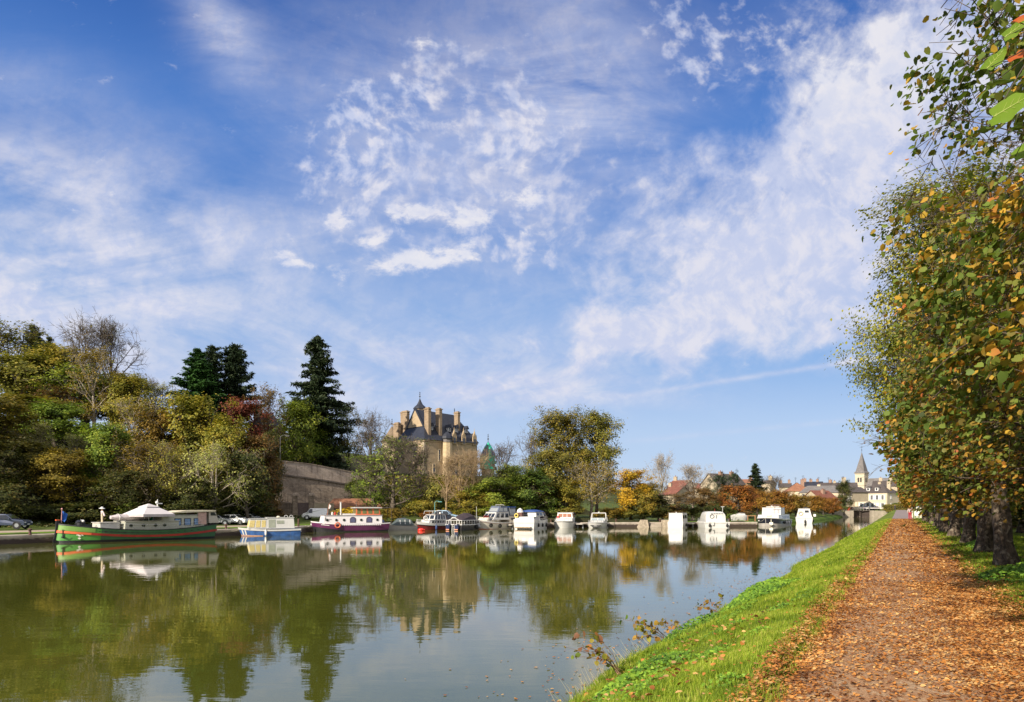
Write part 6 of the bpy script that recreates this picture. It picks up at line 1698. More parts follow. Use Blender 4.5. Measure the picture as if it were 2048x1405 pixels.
class Hull:
    def __init__(s, L, B, sheer=(1.0, 0.9, 1.3), draft=0.35, transom=0.85, full=2.2, bot=0.72, rake=0.5, srake=0.0, start=0.45, n=26):
        s.__dict__.update(locals())
    def half(s, t):
        g = s.transom + (1 - s.transom) * math.sin(math.pi / 2 * min(1, t / 0.35))
        if t > s.start:
            u = (t - s.start) / (1 - s.start)
            g *= max(0.0, 1 - u ** s.full) ** (1 / 1.5)
        return s.B / 2 * max(g, 0.012)
    def sh(s, t):
        a, b_, c = s.sheer
        return b_ + (a - b_) * max(0, 1 - t / 0.5) ** 2 + (c - b_) * max(0, (t - 0.4) / 0.6) ** 2
    def P(s, t, k, side, out=0.0):
        """t 0 stern..1 bow, k 0 bottom..1 sheer"""
        z = -s.draft + (s.sh(t) + s.draft) * k
        w_ = s.half(t) * (s.bot + (1 - s.bot) * min(1.0, k * 1.25) ** 0.7) + out
        x = -s.L / 2 + s.L * t + (s.rake * (k - 1) * max(0, (t - 0.55) / 0.45) ** 1.5) - s.srake * (k - 1) * max(0, 1 - t / 0.2) ** 1.5 + (out * max(0, (t - 0.9) / 0.1))
        return (x, side * w_, z)
    def solid(s, name, m, root, k0=0.0, k1=1.0, inset_deck=0.0):
        V, Fs = [], []; rows = [k0 + (k1 - k0) * i / 5 for i in range(6)]; n = s.n
        for i in range(n + 1):
            t = i / n; t = 1 - (1 - t) ** 1.35
            for side in (1, -1):
                for k in rows: V.append(s.P(t, k, side))
        m_ = 12
        for i in range(n):
            a, b_ = i * m_, (i + 1) * m_
            for j in range(5):
                Fs.append((a + j, b_ + j, b_ + j + 1, a + j + 1)); Fs.append((a + 6 + j, a + 7 + j, b_ + 7 + j, b_ + 6 + j))
            Fs.append((a, a + 6, b_ + 6, b_)); Fs.append((a + 5, b_ + 5, b_ + 11, a + 11))
        Fs.append(tuple(list(range(0, 6)) + list(range(11, 5, -1))))
        e = n * m_; Fs.append(tuple([e + j for j in range(5, -1, -1)] + [e + j for j in range(6, 12)]))
        mb = MB(); mb.add(V, Fs); return mb.build(name, m, root, smooth=True)
    def band(s, name, m, root, k0, k1, out=0.02, t0=0.0, t1=1.0, kk=None, stern=True, parent=None):
        """a skin proud of the side; kk(t)->(k0,k1)"""
        V, Fs = [], []; n = 30
        for i in range(n + 1):
            t = t0 + (t1 - t0) * i / n; t = t if t1 < 1 else t0 + (1 - t0) * (1 - (1 - i / n) ** 1.3)
            a, b_ = kk(t) if kk else (k0, k1)
            for side in (1, -1):
                V += [s.P(t, a, side, 0), s.P(t, a, side, out), s.P(t, (a + b_) / 2, side, out), s.P(t, b_, side, out), s.P(t, b_, side, 0)]
        for i in range(n):
            for sd in (0, 5):
                for j in range(4):
                    Fs.append((i * 10 + sd + j, (i + 1) * 10 + sd + j, (i + 1) * 10 + sd + j + 1, i * 10 + sd + j + 1))
        if stern: Fs.append((1, 2, 3, 8, 7, 6)); Fs += [(0, 1, 6, 5), (3, 4, 9, 8)]
        if stern:
            V = [(v[0] - (out if i < 10 else 0), v[1], v[2]) for i, v in enumerate(V)]
        mb = MB(); mb.add(V, Fs); return mb.build(name, m, root, smooth=True)
    def rail(s, name, m, root, h, t0, t1, inset=0.12, posts=8, r=0.022):
        mb = MB()
        pts = {1: [], -1: []}
        for side in (1, -1):
            for i in range(posts + 1):
                t = t0 + (t1 - t0) * i / posts
                x, y, z = s.P(min(t, 0.985), 1, side); y = side * max(0.03, abs(y) - inset)
                mb.tube((x, y, z), (x, y, z + h), r * 0.8, r * 0.8, 5); pts[side].append((x, y, z + h))
            mb.path(pts[side], r, 5); mb.path([(a, b_, c - h / 2) for a, b_, c in pts[side]], r * 0.7, 5)
        if t1 > 0.93: mb.tube(pts[1][-1], pts[-1][-1], r, r, 5)
        else: mb.tube(pts[1][0], pts[-1][0], r, r, 5)
        return mb.build(name, m, root)

def panel(mb, q, u0, u1, v0, v1, off, th=0.02):
    P00, P10, P11, P01 = [Vector(p) for p in q]
    nrm = (P10 - P00).cross(P01 - P00).normalized()
    def at(u, v): return (P00 * (1 - u) + P10 * u) * (1 - v) + (P01 * (1 - u) + P11 * u) * v
    c = [at(u0, v0), at(u1, v0), at(u1, v1), at(u0, v1)]
    mb.add([p + nrm * (off - th) for p in c] + [p + nrm * off for p in c], [(0, 3, 2, 1), (4, 5, 6, 7), (0, 1, 5, 4), (1, 2, 6, 5), (2, 3, 7, 6), (3, 0, 4, 7)])

def cabin(root, name, x0, x1, z0, z1, w0, w1=None, fs=0.0, bs=0.0, m=None, roofm=None, wins=None, over=0.08, rth=0.06, glassm=None, frame=None, camber=0.0, zf=0.0, solid_roof=True):
    """tapered deckhouse; fs/bs lean of the front and back; zf drop of the roof at the front; wins {'L','R','F','B': [(u0,u1,v0,v1)...]}"""
    w1 = w0 * 0.86 if w1 is None else w1
    a = [(x0, -w0 / 2, z0), (x1, -w0 / 2, z0), (x1, w0 / 2, z0), (x0, w0 / 2, z0), (x0 + bs, -w1 / 2, z1), (x1 - fs, -w1 / 2, z1 - zf), (x1 - fs, w1 / 2, z1 - zf), (x0 + bs, w1 / 2, z1)]
    mb = MB(); mb.add(a, [(0, 3, 2, 1), (4, 5, 6, 7), (0, 1, 5, 4), (1, 2, 6, 5), (2, 3, 7, 6), (3, 0, 4, 7)])
    o = mb.build(name, m or PW, root, bevel=0.03)
    if solid_roof:
        rb = MB(); k = over
        rb.add([(x0 + bs - k, -w1 / 2 - k, z1 + 0.003), (x1 - fs + k, -w1 / 2 - k, z1 - zf + 0.003), (x1 - fs + k, w1 / 2 + k, z1 - zf + 0.003), (x0 + bs - k, w1 / 2 + k, z1 + 0.003),
                (x0 + bs - k, -w1 / 2 - k, z1 + rth), (x1 - fs + k, -w1 / 2 - k, z1 - zf + rth), (x1 - fs + k, w1 / 2 + k, z1 - zf + rth), (x0 + bs - k, w1 / 2 + k, z1 + rth),
                (x0 + bs, 0, z1 + rth + camber), (x1 - fs, 0, z1 - zf + rth + camber)],
               [(0, 3, 2, 1), (0, 1, 5, 4), (2, 3, 7, 6), (4, 5, 9, 8), (8, 9, 6, 7), (1, 2, 6, 9, 5), (3, 0, 4, 8, 7)])
        rb.build('roof', roofm or m or PW, o)
    faces = {'R': (a[0], a[1], a[5], a[4]), 'L': (a[2], a[3], a[7], a[6]), 'F': (a[1], a[2], a[6], a[5]), 'B': (a[3], a[0], a[4], a[7])}
    for k, lst in (wins or {}).items():
        for wv in lst:
            g_ = MB(); panel(g_, faces[k], *wv, 0.025, 0.05)
            if frame:
                f_ = MB(); du = 0.09 / (x1 - x0) if k in 'LR' else 0.06 / w0; dv = 0.06 / (z1 - z0)
                panel(f_, faces[k], wv[0] - du, wv[1] + du, wv[2] - dv, wv[3] + dv, 0.018, 0.03)
                fo = f_.build('window', frame, o); g_.build('pane', glassm or BGLASS, fo)
            else: g_.build('window', glassm or BGLASS, o)
    return o
def fender(root, x, y, z, r=0.13, h=0.55, m=None):
    b = MB(); b.lathe([(0.02, h * 0.75), (r * 0.4, h * 0.55), (r, h * 0.3), (r, -h * 0.3), (r * 0.5, -h * 0.5), (0.02, -h * 0.55)], (x, y, z), 10); b.tube((x, y, z + h * 0.7), (x, y, z + h * 1.5), 0.012, 0.012, 4)
    return b.build('fender', m or RUBBER, root, smooth=True)
def tyre_fender(root, x, y, z, r=0.25):
    b = MB(); b.torus((x, y, z), r * 0.72, r * 0.3, 'Y', 16, 8); b.tube((x, y, z + r), (x, y * 0.97, z + r * 2.4), 0.012, 0.012, 4)
    return b.build('tyre_fender', RUBBER, root, smooth=True)
def lifebuoy(label, p, rz, m, r=0.34, tilt=0):
    b = MB(); b.torus((0, 0, 0), r, 0.085, 'Y', 22, 10)
    o = b.build('lifebuoy', m, smooth=True); o.location = p; o.rotation_euler = (tilt, 0, rz)
    w_ = MB()
    for k in range(4):
        a = math.pi / 4 + k * math.pi / 2
        w_.torus((r * math.cos(a), 0, r * math.sin(a)), 0.092, 0.012, 'X' if False else 'Z', 10, 4)
    return tag(o, label, 'lifebuoy')
def boat(name, label, x, y, rz_deg, cat='boat', group='boats moored along the far quay'):
    return thing(name, label, cat, (x, y, 0), R(rz_deg), group)
def at_boat(b, p):
    return Matrix.Translation(b.location) @ Matrix.Rotation(b.rotation_euler[2], 4, 'Z') @ Vector(p)

# --- a. long green barge ------------------------------------------------
bow, stern = np.array([-43.6, 72.0]), np.array([-33.3, 83.3])
ctr = (bow + stern) / 2; dv = bow - stern; ang = math.degrees(math.atan2(dv[1], dv[0])); L_ = float(np.hypot(*dv)) - 0.1
bg_ = boat('barge', 'long green barge with a red stripe, rounded bow and beige wheelhouse', ctr[0], ctr[1], ang, 'barge')
GRN = mat('shaded_green_hull', (0.032, 0.125, 0.045), 0.35, var=0.12, coat=0.3, dirt=0.15)  # hull green with the side's shade put into the colour
LGRN = mat('sunlit_green_bow', (0.075, 0.27, 0.045), 0.4, var=0.12, dirt=0.1)  # same green lightened for the sun on the bow
LGRN2 = mat('sunlit_green_bulwark', (0.16, 0.30, 0.06), 0.4, var=0.08)  # upper bow green, sunlight put into the colour too
REDS = mat('red_rubbing_strake', (0.42, 0.035, 0.03), 0.4, var=0.15); ORNG = mat('orange_red_strake', (0.72, 0.14, 0.05), 0.4, var=0.1)
BLK = mat('black_hull_bottom', (0.018, 0.018, 0.02), 0.5, var=0.3)
BEIGE = mat('sage_beige_paint', (0.42, 0.42, 0.33), 0.5, var=0.06)
H = Hull(L_, 3.9, (1.6, 1.08, 1.78), 0.4, 0.60, 3.2, 0.80, -0.35, 0.3, 0.55)
H.solid('hull', BLK, bg_)
topk = lambda t, a, b_: ((a + H.draft) / (H.sh(t) + H.draft), (b_ + H.draft) / (H.sh(t) + H.draft))
stripe = lambda t: H.sh(t) * 0.62 - 0.30 + 0.16 * max(0, (t - 0.6) / 0.4) + 0.10 * max(0, 1 - t / 0.3)
H.band('side_plating', GRN, bg_, 0, 0, 0.02, 0, 0.80, kk=lambda t: topk(t, 0.22, H.sh(t) - 0.02))
H.band('bow_plating', LGRN, bg_, 0, 0, 0.022, 0.785, 1.0, kk=lambda t: topk(t, 0.22 - 0.02, H.sh(t) - 0.03), stern=False)
H.band('upper_bow_plating', LGRN2, bg_, 0, 0, 0.035, 0.82, 1.0, kk=lambda t: topk(t, stripe(t) + 0.26, H.sh(t) - 0.01), stern=False)
H.band('rubbing_strake', REDS, bg_, 0, 0, 0.09, 0, 0.86, kk=lambda t: topk(t, stripe(t), stripe(t) + 0.22))
H.band('bow_strake', ORNG, bg_, 0, 0, 0.095, 0.84, 1.0, kk=lambda t: topk(t, stripe(t), stripe(t) + 0.22), stern=False)
H.band('gunwale', mat('black_gunwale', (0.02, 0.02, 0.02), 0.5), bg_, 0.965, 1.02, 0.06)
b = MB(); x_ = L_ / 2 + 0.05
b.prism([(x_ - 0.1, 2.12), (x_ + 0.16, 2.12), (x_ + 0.22, 1.0), (x_ + 0.42, 0.15), (x_ + 0.3, -0.5), (x_ - 0.3, -0.5)], 'Y', -0.13, 0.13)
so = b.build('stem_post', BLK, bg_); b = MB(); b.box((x_ + 0.03, 0, 2.17), (0.3, 0.3, 0.12)); b.build('stem_cap', ORNG, so)
b = MB(); b.tube((x_ - 0.3, 0, 1.9), (x_ - 0.35, 0, 3.2), 0.04, 0.03, 6); b.ball((x_ - 0.35, 0, 3.24), 0.09, 8, 6); fs_ = b.build('flagstaff', mat('red_white_pole', (0.6, 0.3, 0.28), 0.5), bg_)
b = MB(); vs = []
for i in range(7):
    for j in range(6):
        u, v = i / 6, j / 5
        vs.append((x_ - 0.38 - 0.55 * u * (0.35 + 0.65 * (1 - v) * 0.8), 0.10 * math.sin(u * 6 + v * 3), 3.05 - 0.85 * v - 0.3 * u))
b.add(vs, [(i * 6 + j, i * 6 + j + 1, (i + 1) * 6 + j + 1, (i + 1) * 6 + j) for i in range(6) for j in range(5)])
b.build('flag', mat('blue_flag', (0.02, 0.12, 0.48), 0.8), fs_)
for k, s_ in enumerate((1, -1)):     # white emblem on the bow, anchor in its pocket
    e = MB(); P_ = Vector(H.P(0.90, 0.55, s_, 0.05)); n_ = (Vector(H.P(0.90, 0.55, s_, 0.2)) - P_).normalized(); tg = (Vector(H.P(0.93, 0.55, s_, 0.05)) - Vector(H.P(0.87, 0.55, s_, 0.05))).normalized()
    up = Vector((0, 0, 1))
    for dx_, dz_, a_, l_, w_ in [(-0.2, 0.12, 0.8, 0.42, 0.10), (0.1, 0.12, -0.7, 0.40, 0.10), (0.0, -0.02, 0.2, 0.36, 0.09), (0, -0.28, 0.1, 0.3, 0.10)]:
        d_ = (tg * math.cos(a_) + up * math.sin(a_)); q_ = tg * -math.sin(a_) + up * math.cos(a_); c = P_ + tg * dx_ + up * dz_
        e.add([c - d_ * l_ / 2, c + q_ * w_, c + d_ * l_ / 2, c - q_ * w_, c - d_ * l_ / 2 + n_ * .02, c + q_ * w_ + n_ * .02, c + d_ * l_ / 2 + n_ * .02, c - q_ * w_ + n_ * .02], [(3, 2, 1, 0), (4, 5, 6, 7), (0, 1, 5, 4), (1, 2, 6, 5), (2, 3, 7, 6), (3, 0, 4, 7)])
    e.build('bow_emblem', mat('cream_emblem', (0.72, 0.70, 0.58), 0.6), bg_)
    an = MB(); A0 = Vector(H.P(0.975, 0.62, s_, 0.10)); an.tube(A0 + Vector((0, 0, .35)), A0 - Vector((0, 0, .35)), 0.05); an.box(A0 - Vector((0, 0, .38)), (0.18, 0.5, 0.12)); an.tube(A0 - Vector((0, .25, .35)), A0 - Vector((0, .35, .05)), 0.045, 0.02); an.tube(A0 + Vector((0, .25, -.35)), A0 + Vector((0, .35, -.05)), 0.045, 0.02); an.build('anchor', BLK, bg_)
bx_ = lambda u: -L_ / 2 + L_ * u      # u 0 stern .. 1 bow
dk = MB(); dk.box((bx_(0.86), 0, 1.55), (1.1, 1.6, 0.25)); dk.lathe([(0.22, 0), (0.18, 0.35), (0.26, 0.4), (0.05, 0.5)], (bx_(0.885), 0.3, 1.55), 10); dk.lathe([(0.3, -0.5), (0.3, 0.5)], (bx_(0.87), -0.2, 1.85), 10, 'Y'); dk.build('windlass', BLK, bg_)
for s_ in (0.35, -0.1): bl = MB(); bl.ball((bx_(0.865), s_, 2.05), 0.13, 8, 6); bl.build('windlass_cap', M_white, bg_)
# coach roof with portholes, wheelhouse with windows, rear canopy
cabin(bg_, 'coachroof', bx_(0.28), bx_(0.64), 1.1, 1.95, 3.0, 2.9, 0.1, 0.0, BEIGE, mat('pale_deck', (0.52, 0.50, 0.42), 0.7))
for u in (0.38, 0.44, 0.52, 0.60):
    for s_ in (1, -1):
        b = MB(); b.lathe([(0.17, 0), (0.17, 0.05), (0.12, 0.06)], (bx_(u), s_ * 1.475 - (0.05 if s_ < 0 else 0), 1.55), 14, 'Y'); b.build('porthole', BGLASS, bg_)
cabin(bg_, 'fore_hatch', bx_(0.66), bx_(0.78), 1.25, 1.85, 2.2, 2.1, 0, 0, mat('pale_hatch', (0.55, 0.53, 0.46), 0.6))
b = MB(); b.box((bx_(0.695), -1.3, 1.68), (1.6, 0.05, 0.34)); b.build('name_board', mat('dark_name_board', (0.035, 0.028, 0.022), 0.5), bg_)
b = MB()
for k in range(9): b.box((bx_(0.695) - 0.6 + k * 0.15, -1.33, 1.68 + 0.03 * (k % 2)), (0.07, 0.02, 0.10))
b.build('carving', mat('faded_gold', (0.30, 0.20, 0.10), 0.5), bg_)
SX = -1   # starboard faces the camera when the bow points left
wh = cabin(bg_, 'wheelhouse', bx_(0.10), bx_(0.40), 1.2, 2.55, 2.9, 2.7, 0.15, 0.0, BEIGE, mat('wheelhouse_roof', (0.36, 0.36, 0.33), 0.7), over=0.05, frame=M_iron, glassm=BLUEGLASS,
      wins={'L': [(0.30, 0.43, 0.25, 0.72), (0.53, 0.66, 0.25, 0.72), (0.76, 0.89, 0.25, 0.72)], 'R': [(0.11, 0.24, 0.25, 0.72), (0.34, 0.47, 0.25, 0.72), (0.57, 0.70, 0.25, 0.72)]})
AWN = mat('cream_awning', (0.72, 0.64, 0.46), 0.8, var=0.05); AWN2 = mat('grey_beige_canvas', (0.46, 0.42, 0.36), 0.85, var=0.08)
b = MB(); b.prism([(bx_(0.02), 2.95), (bx_(0.34), 2.78), (bx_(0.34), 2.85), (bx_(0.24), 3.05), (bx_(0.02), 3.08)], 'Y', -1.6, 1.6); b.build('awning', AWN, bg_)
b = MB(); b.prism([(bx_(-0.01), 1.7), (bx_(0.065), 1.7), (bx_(0.065), 2.94), (bx_(0.02), 2.94)], 'Y', -1.45, 1.45); b.build('canvas_cover', AWN2, bg_)
for s_ in (1, -1):
    b = MB(); b.prism([(bx_(0.012), 2.5), (bx_(0.055), 2.5), (bx_(0.055), 2.85), (bx_(0.028), 2.85)], 'Y', s_ * 1.46 - 0.015, s_ * 1.46 + 0.015); b.build('canvas_window', BGLASS, bg_)
    b = MB(); b.box((bx_(0.115), s_ * 1.44, 2.2), (0.9, 0.05, 1.3)); b.build('curtain', mat('pink_curtain', (0.50, 0.33, 0.28), 0.9, var=0.15, vscale=6), bg_)
b = MB(); b.tube((bx_(0.345), -1.55, 1.3), (bx_(0.345), -1.55, 4.25), 0.055, 0.04, 8); b.box((bx_(0.345), -1.55, 3.0), (0.3, 0.1, 0.1)); b.build('mast', M_white, bg_)
b = MB(); b.tube((bx_(0.40), 0.3, 2.7), (bx_(0.40), 0.3, 4.1), 0.03); b.ball((bx_(0.40), 0.3, 3.9), 0.16, 8, 6); b.box((bx_(0.38), 0.3, 3.8), (0.5, 0.1, 0.1)); b.build('radar_mast', M_white, bg_)
b = MB(); b.tube((bx_(0.455), -1.2, 1.9), (bx_(0.455), -1.2, 3.05), 0.09, 0.09, 8); b.build('green_post', mat('mid_green_paint', (0.12, 0.40, 0.12), 0.5), bg_)
b = MB(); b.box((bx_(0.43), -0.9, 2.35), (0.6, 0.6, 0.9)); b.build('white_locker', M_white, bg_)
b = MB(); b.box((bx_(0.33), -1.55, 1.62), (1.1, 0.25, 0.22)); b.build('red_planter', mat('red_box_paint', (0.36, 0.04, 0.04), 0.5), bg_)
H.rail('railing', CHROME, bg_, 0.55, 0.02, 0.7, 0.1, 12, 0.014)
for u in (0.18, 0.27, 0.37, 0.46, 0.55, 0.66):
    P_ = H.P(u, 0.88, -1, 0.06); b = MB(); b.lathe([(0.075, -0.03), (0.075, 0.03)], P_, 10, 'Y'); b.build('freeing_port', mat('white_fitting', (0.7, 0.7, 0.68), 0.4), bg_)
# loads on the barge
p = at_boat(bg_, (bx_(0.57), 0.1, 2.02)); t_ = thing('covered_load', 'long bundle under lilac-grey tarpaulin on the barge roof', 'bundle', p, R(ang))
b = MB(); pr = []
for i in range(13):
    u = i / 12; r_ = 0.42 * math.sin(math.pi * min(1, 0.12 + u * 0.8)) ** 0.5 + 0.03 * math.sin(i * 2.1); pr.append((max(0.02, r_), -1.9 + 3.8 * u))
pr = [(0.02, -1.95)] + pr + [(0.02, 1.95)]
b.lathe(pr, (0, 0, 0.36), 14, 'X', Matrix.Diagonal((1, 1.4, 0.85, 1))); b.build('tarpaulin', mat('lilac_grey_tarp', (0.50, 0.44, 0.44), 0.8, var=0.15, vscale=3), t_, smooth=True)
b = MB()
for k in (-1.2, 0.0, 1.2): b.torus((k, 0, 0.36), 0.40, 0.02, 'X', 14, 5, Matrix.Diagonal((1, 1.42, 0.88, 1)))
b.build('straps', M_white, t_)
p = at_boat(bg_, (bx_(0.495), -0.6, 2.02)); t_ = thing('dinghy', 'small emerald-green dinghy lying on the barge roof', 'dinghy', p, R(ang + 4))
Hd = Hull(2.5, 1.1, (0.42, 0.36, 0.5), 0.05, 0.8, 2.0, 0.6, 0.15); Hd.solid('hull', mat('emerald_paint', (0.02, 0.26, 0.16), 0.4), t_); b = MB(); b.box((-0.3, 0, 0.5), (0.8, 0.7, 0.14)); b.build('cover', M_white, t_)
p = at_boat(bg_, (bx_(0.47), 0.9, 1.15)); t_ = thing('parasol', 'big white square parasol shading the barge deck', 'parasol', p, R(ang + 12))
b = MB(); b.tube((0, 0, 0.78), (0, 0, 2.45), 0.04, 0.04, 8); b.build('pole', M_white, t_)
PAR = mat('white_parasol_cloth', (0.66, 0.61, 0.60), 0.8, var=0.04)
b = MB(); w_ = 1.75
def pyr(mb, w0, z0_, w1_, z1_, th=0.03):
    vs = [(x * w0, y * w0, z0_) for x, y in ((-1, -1), (1, -1), (1, 1), (-1, 1))] + [(x * w1_, y * w1_, z1_) for x, y in ((-1, -1), (1, -1), (1, 1), (-1, 1))]
    vs += [(x, y, z - th) for x, y, z in vs]
    f = []
    for i in range(4):
        j = (i + 1) % 4; f += [(i, j, 4 + j, 4 + i), (8 + i, 12 + i, 12 + j, 8 + j), (i, 8 + i, 8 + j, j)]
    f += [(4, 5, 6, 7), (12, 15, 14, 13)]
    mb.add(vs, f)
pyr(b, w_, 1.55, 0.5, 2.35); cpo = b.build('canopy', PAR, t_)
b = MB()
for i in range(4):
    M_ = Matrix.Rotation(i * math.pi / 2, 4, 'Z'); q_ = MB(); q_.box((0, -w_ - 0.01, 1.42), (2 * w_, 0.02, 0.27)); b.add([M_ @ Vector(v) for v in q_.V], q_.F)
b.build('valance', mat('parasol_valance', (0.50, 0.44, 0.44), 0.8), cpo)
b = MB(); pyr(b, 0.72, 2.30, 0.04, 2.62); b.build('vent_cap', mat('parasol_cap', (0.58, 0.53, 0.52), 0.8), cpo)
# figure on the foredeck: a scarecrow in shirt and hat
p = at_boat(bg_, (bx_(0.735), -0.4, 1.72)); t_ = thing('scarecrow', 'life-size scarecrow figure in a pale shirt and white hat on the barge', 'figure', p, R(ang + 90), None, (0.85, 0.85, 0.85))
def skin(name, verts, edges, radii, m, parent, sub=1):
    me = bpy.data.meshes.new(name); me.from_pydata([tuple(v) for v in verts], edges, [])
    o = link(name, me, m, parent); sk = o.modifiers.new('skin', 'SKIN'); sk.use_smooth_shade = True
    for i, r_ in enumerate(radii):
        sv = me.skin_vertices[0].data[i]; sv.radius = (r_, r_) if not hasattr(r_, '__len__') else r_
    me.skin_vertices[0].data[0].use_root = True
    ss = o.modifiers.new('sub', 'SUBSURF'); ss.levels = sub; ss.render_levels = sub
    return o
skin('body', [(0, 0, 0.95), (0, 0, 1.25), (0, 0, 1.5), (0, 0, 1.62), (-0.1, 0, 0.9), (-0.11, 0, 0.5), (-0.12, 0, 0.05), (0.1, 0, 0.9), (0.11, 0, 0.5), (0.12, 0, 0.05)], [(0, 1), (1, 2), (2, 3), (0, 4), (4, 5), (5, 6), (0, 7), (7, 8), (8, 9)],
     [0.14, 0.13, 0.12, 0.05, 0.10, 0.08, 0.07, 0.10, 0.08, 0.07], mat('straw_trousers', (0.55, 0.45, 0.30), 0.8), t_)
skin('shirt', [(0, 0, 1.05), (0, 0, 1.3), (0, 0, 1.5), (-0.22, 0, 1.48), (-0.30, 0.05, 1.2), (-0.30, 0.1, 0.98), (0.22, 0, 1.48), (0.42, 0.05, 1.2), (0.55, 0.1, 0.90)], [(0, 1), (1, 2), (2, 3), (3, 4), (4, 5), (2, 6), (6, 7), (7, 8)],
     [0.17, 0.15, 0.14, 0.08, 0.07, 0.06, 0.08, 0.09, 0.11], mat('pale_pink_shirt', (0.70, 0.56, 0.54), 0.8), t_)
b = MB(); b.ball((0, 0, 1.75), 0.13, 12, 9, (0.85, 0.95, 1.15)); hd_ = b.build('head', mat('straw_face', (0.42, 0.28, 0.17), 0.8), t_, smooth=True)
b = MB(); b.lathe([(0.34, 0), (0.30, 0.03), (0.15, 0.05), (0.14, 0.16), (0.05, 0.2)], (0, 0, 1.84), 16, 'Z', Matrix.Rotation(R(8), 4, 'Y')); b.build('hat', M_white, t_)

# --- b. blue and white cabin cruiser --------------------------------------
b_ = boat('cabin_cruiser', 'boxy blue-hulled white cabin cruiser with yellow curtains beside the green barge', -29.1, 89.9, 180 + 24)
BLU = mat('faded_blue_hull', (0.045, 0.13, 0.36), 0.5, var=0.3, vscale=1.5, dirt=0.25)
H = Hull(7.9, 2.7, (0.95, 0.85, 1.15), 0.35, 0.92, 2.4, 0.85, 0.55); H.solid('hull', BLU, b_)
H.band('gunwale', PW, b_, 0.84, 1.03, 0.07); H.band('boot_stripe', mat('rusty_tan_stripe', (0.50, 0.28, 0.16), 0.6), b_, 0.27, 0.36, 0.02, 0.62, 1.0, stern=False)
for t0 in (0.90, 0.945): H.band('bow_stripe', PW, b_, 0.36, 0.84, 0.03, t0, t0 + 0.02, stern=False)
YC = mat('yellow_curtain', (0.62, 0.50, 0.20), 0.8, var=0.15, vscale=6)
c1 = cabin(b_, 'fore_cabin', 0.4, 2.8, 1.0, 2.35, 2.2, 2.05, 0.25, 0, PW, wins={'L': [(0.02, 0.30, 0.15, 0.85), (0.38, 0.62, 0.15, 0.85), (0.70, 0.92, 0.15, 0.85)], 'R': [(0.08, 0.30, 0.15, 0.85), (0.38, 0.62, 0.15, 0.85), (0.70, 0.98, 0.15, 0.85)], 'F': [(0.08, 0.45, 0.2, 0.85), (0.55, 0.92, 0.2, 0.85)]}, glassm=YC)
c2 = cabin(b_, 'aft_cabin', -3.2, 0.38, 1.0, 2.5, 2.25, 2.1, 0.0, 0.1, PW, wins={'L': [(0.35, 0.62, 0.45, 0.75), (0.05, 0.30, 0.1, 0.85)], 'R': [(0.60, 0.98, 0.12, 0.85), (0.36, 0.56, 0.5, 0.82), (0.06, 0.22, 0.12, 0.85)]}, glassm=mat('grey_green_curtain', (0.32, 0.34, 0.27), 0.3))
b = MB(); b.box((-0.9, -1.12, 2.1), (0.5, 0.05, 0.5)); b.build('blue_panel', BLU, c2)
b = MB()
for k in (-2.9, -2.2): b.torus((k, 0, 2.62), 0.22, 0.03, 'Y', 14, 6)
b.build('roof_rings', PW, c2); b = MB(); b.ball((-1.2, 0, 2.6), 0.25, 10, 8, (1, 1, 0.6)); b.build('roof_dome', mat('beige_dome', (0.7, 0.62, 0.45), 0.6), c2)
for s_ in (1, -1): fender(b_, 0.6, s_ * 1.45, 0.42, 0.14, 0.7, mat('white_fender', (0.72, 0.70, 0.64), 0.6))
b = MB(); b.box((-3.9, 0, 0.6), (0.5, 1.6, 0.12)); b.build('stern_platform', PW, b_)

# --- c. purple and white barge ---------------------------------------------
b_ = boat('barge', 'purple-hulled white barge with orange-red wheelhouse windows and portholes', -22.8, 105.6, 180 + 24, 'barge'); pb = b_
PUR = mat('purple_hull', (0.105, 0.018, 0.075), 0.4, var=0.15, coat=0.2, dirt=0.15)
LAV = mat('lavender_white_paint', (0.76, 0.72, 0.72), 0.4, var=0.04, dirt=0.08)
H = Hull(12.2, 3.7, (1.25, 1.05, 1.50), 0.4, 0.75, 3.0, 0.88, 0.5, 0.4, 0.6); H.solid('hull', BLK, b_); L_ = 12.2
H.band('purple_side', PUR, b_, 0, 0, 0.025, 0, 1, kk=lambda t: (0.40 + 0.25 * max(0, (t - 0.62) / 0.38) ** 0.7, 1.0))
H.band('white_trim', LAV, b_, 0.97, 1.06, 0.05)
cb = cabin(b_, 'deckhouse', -4.8, 4.6, 1.15, 2.45, 3.1, 2.95, 0.25, 0.0, LAV, mat('grey_roof_deck', (0.42, 0.38, 0.38), 0.7), over=0.1)
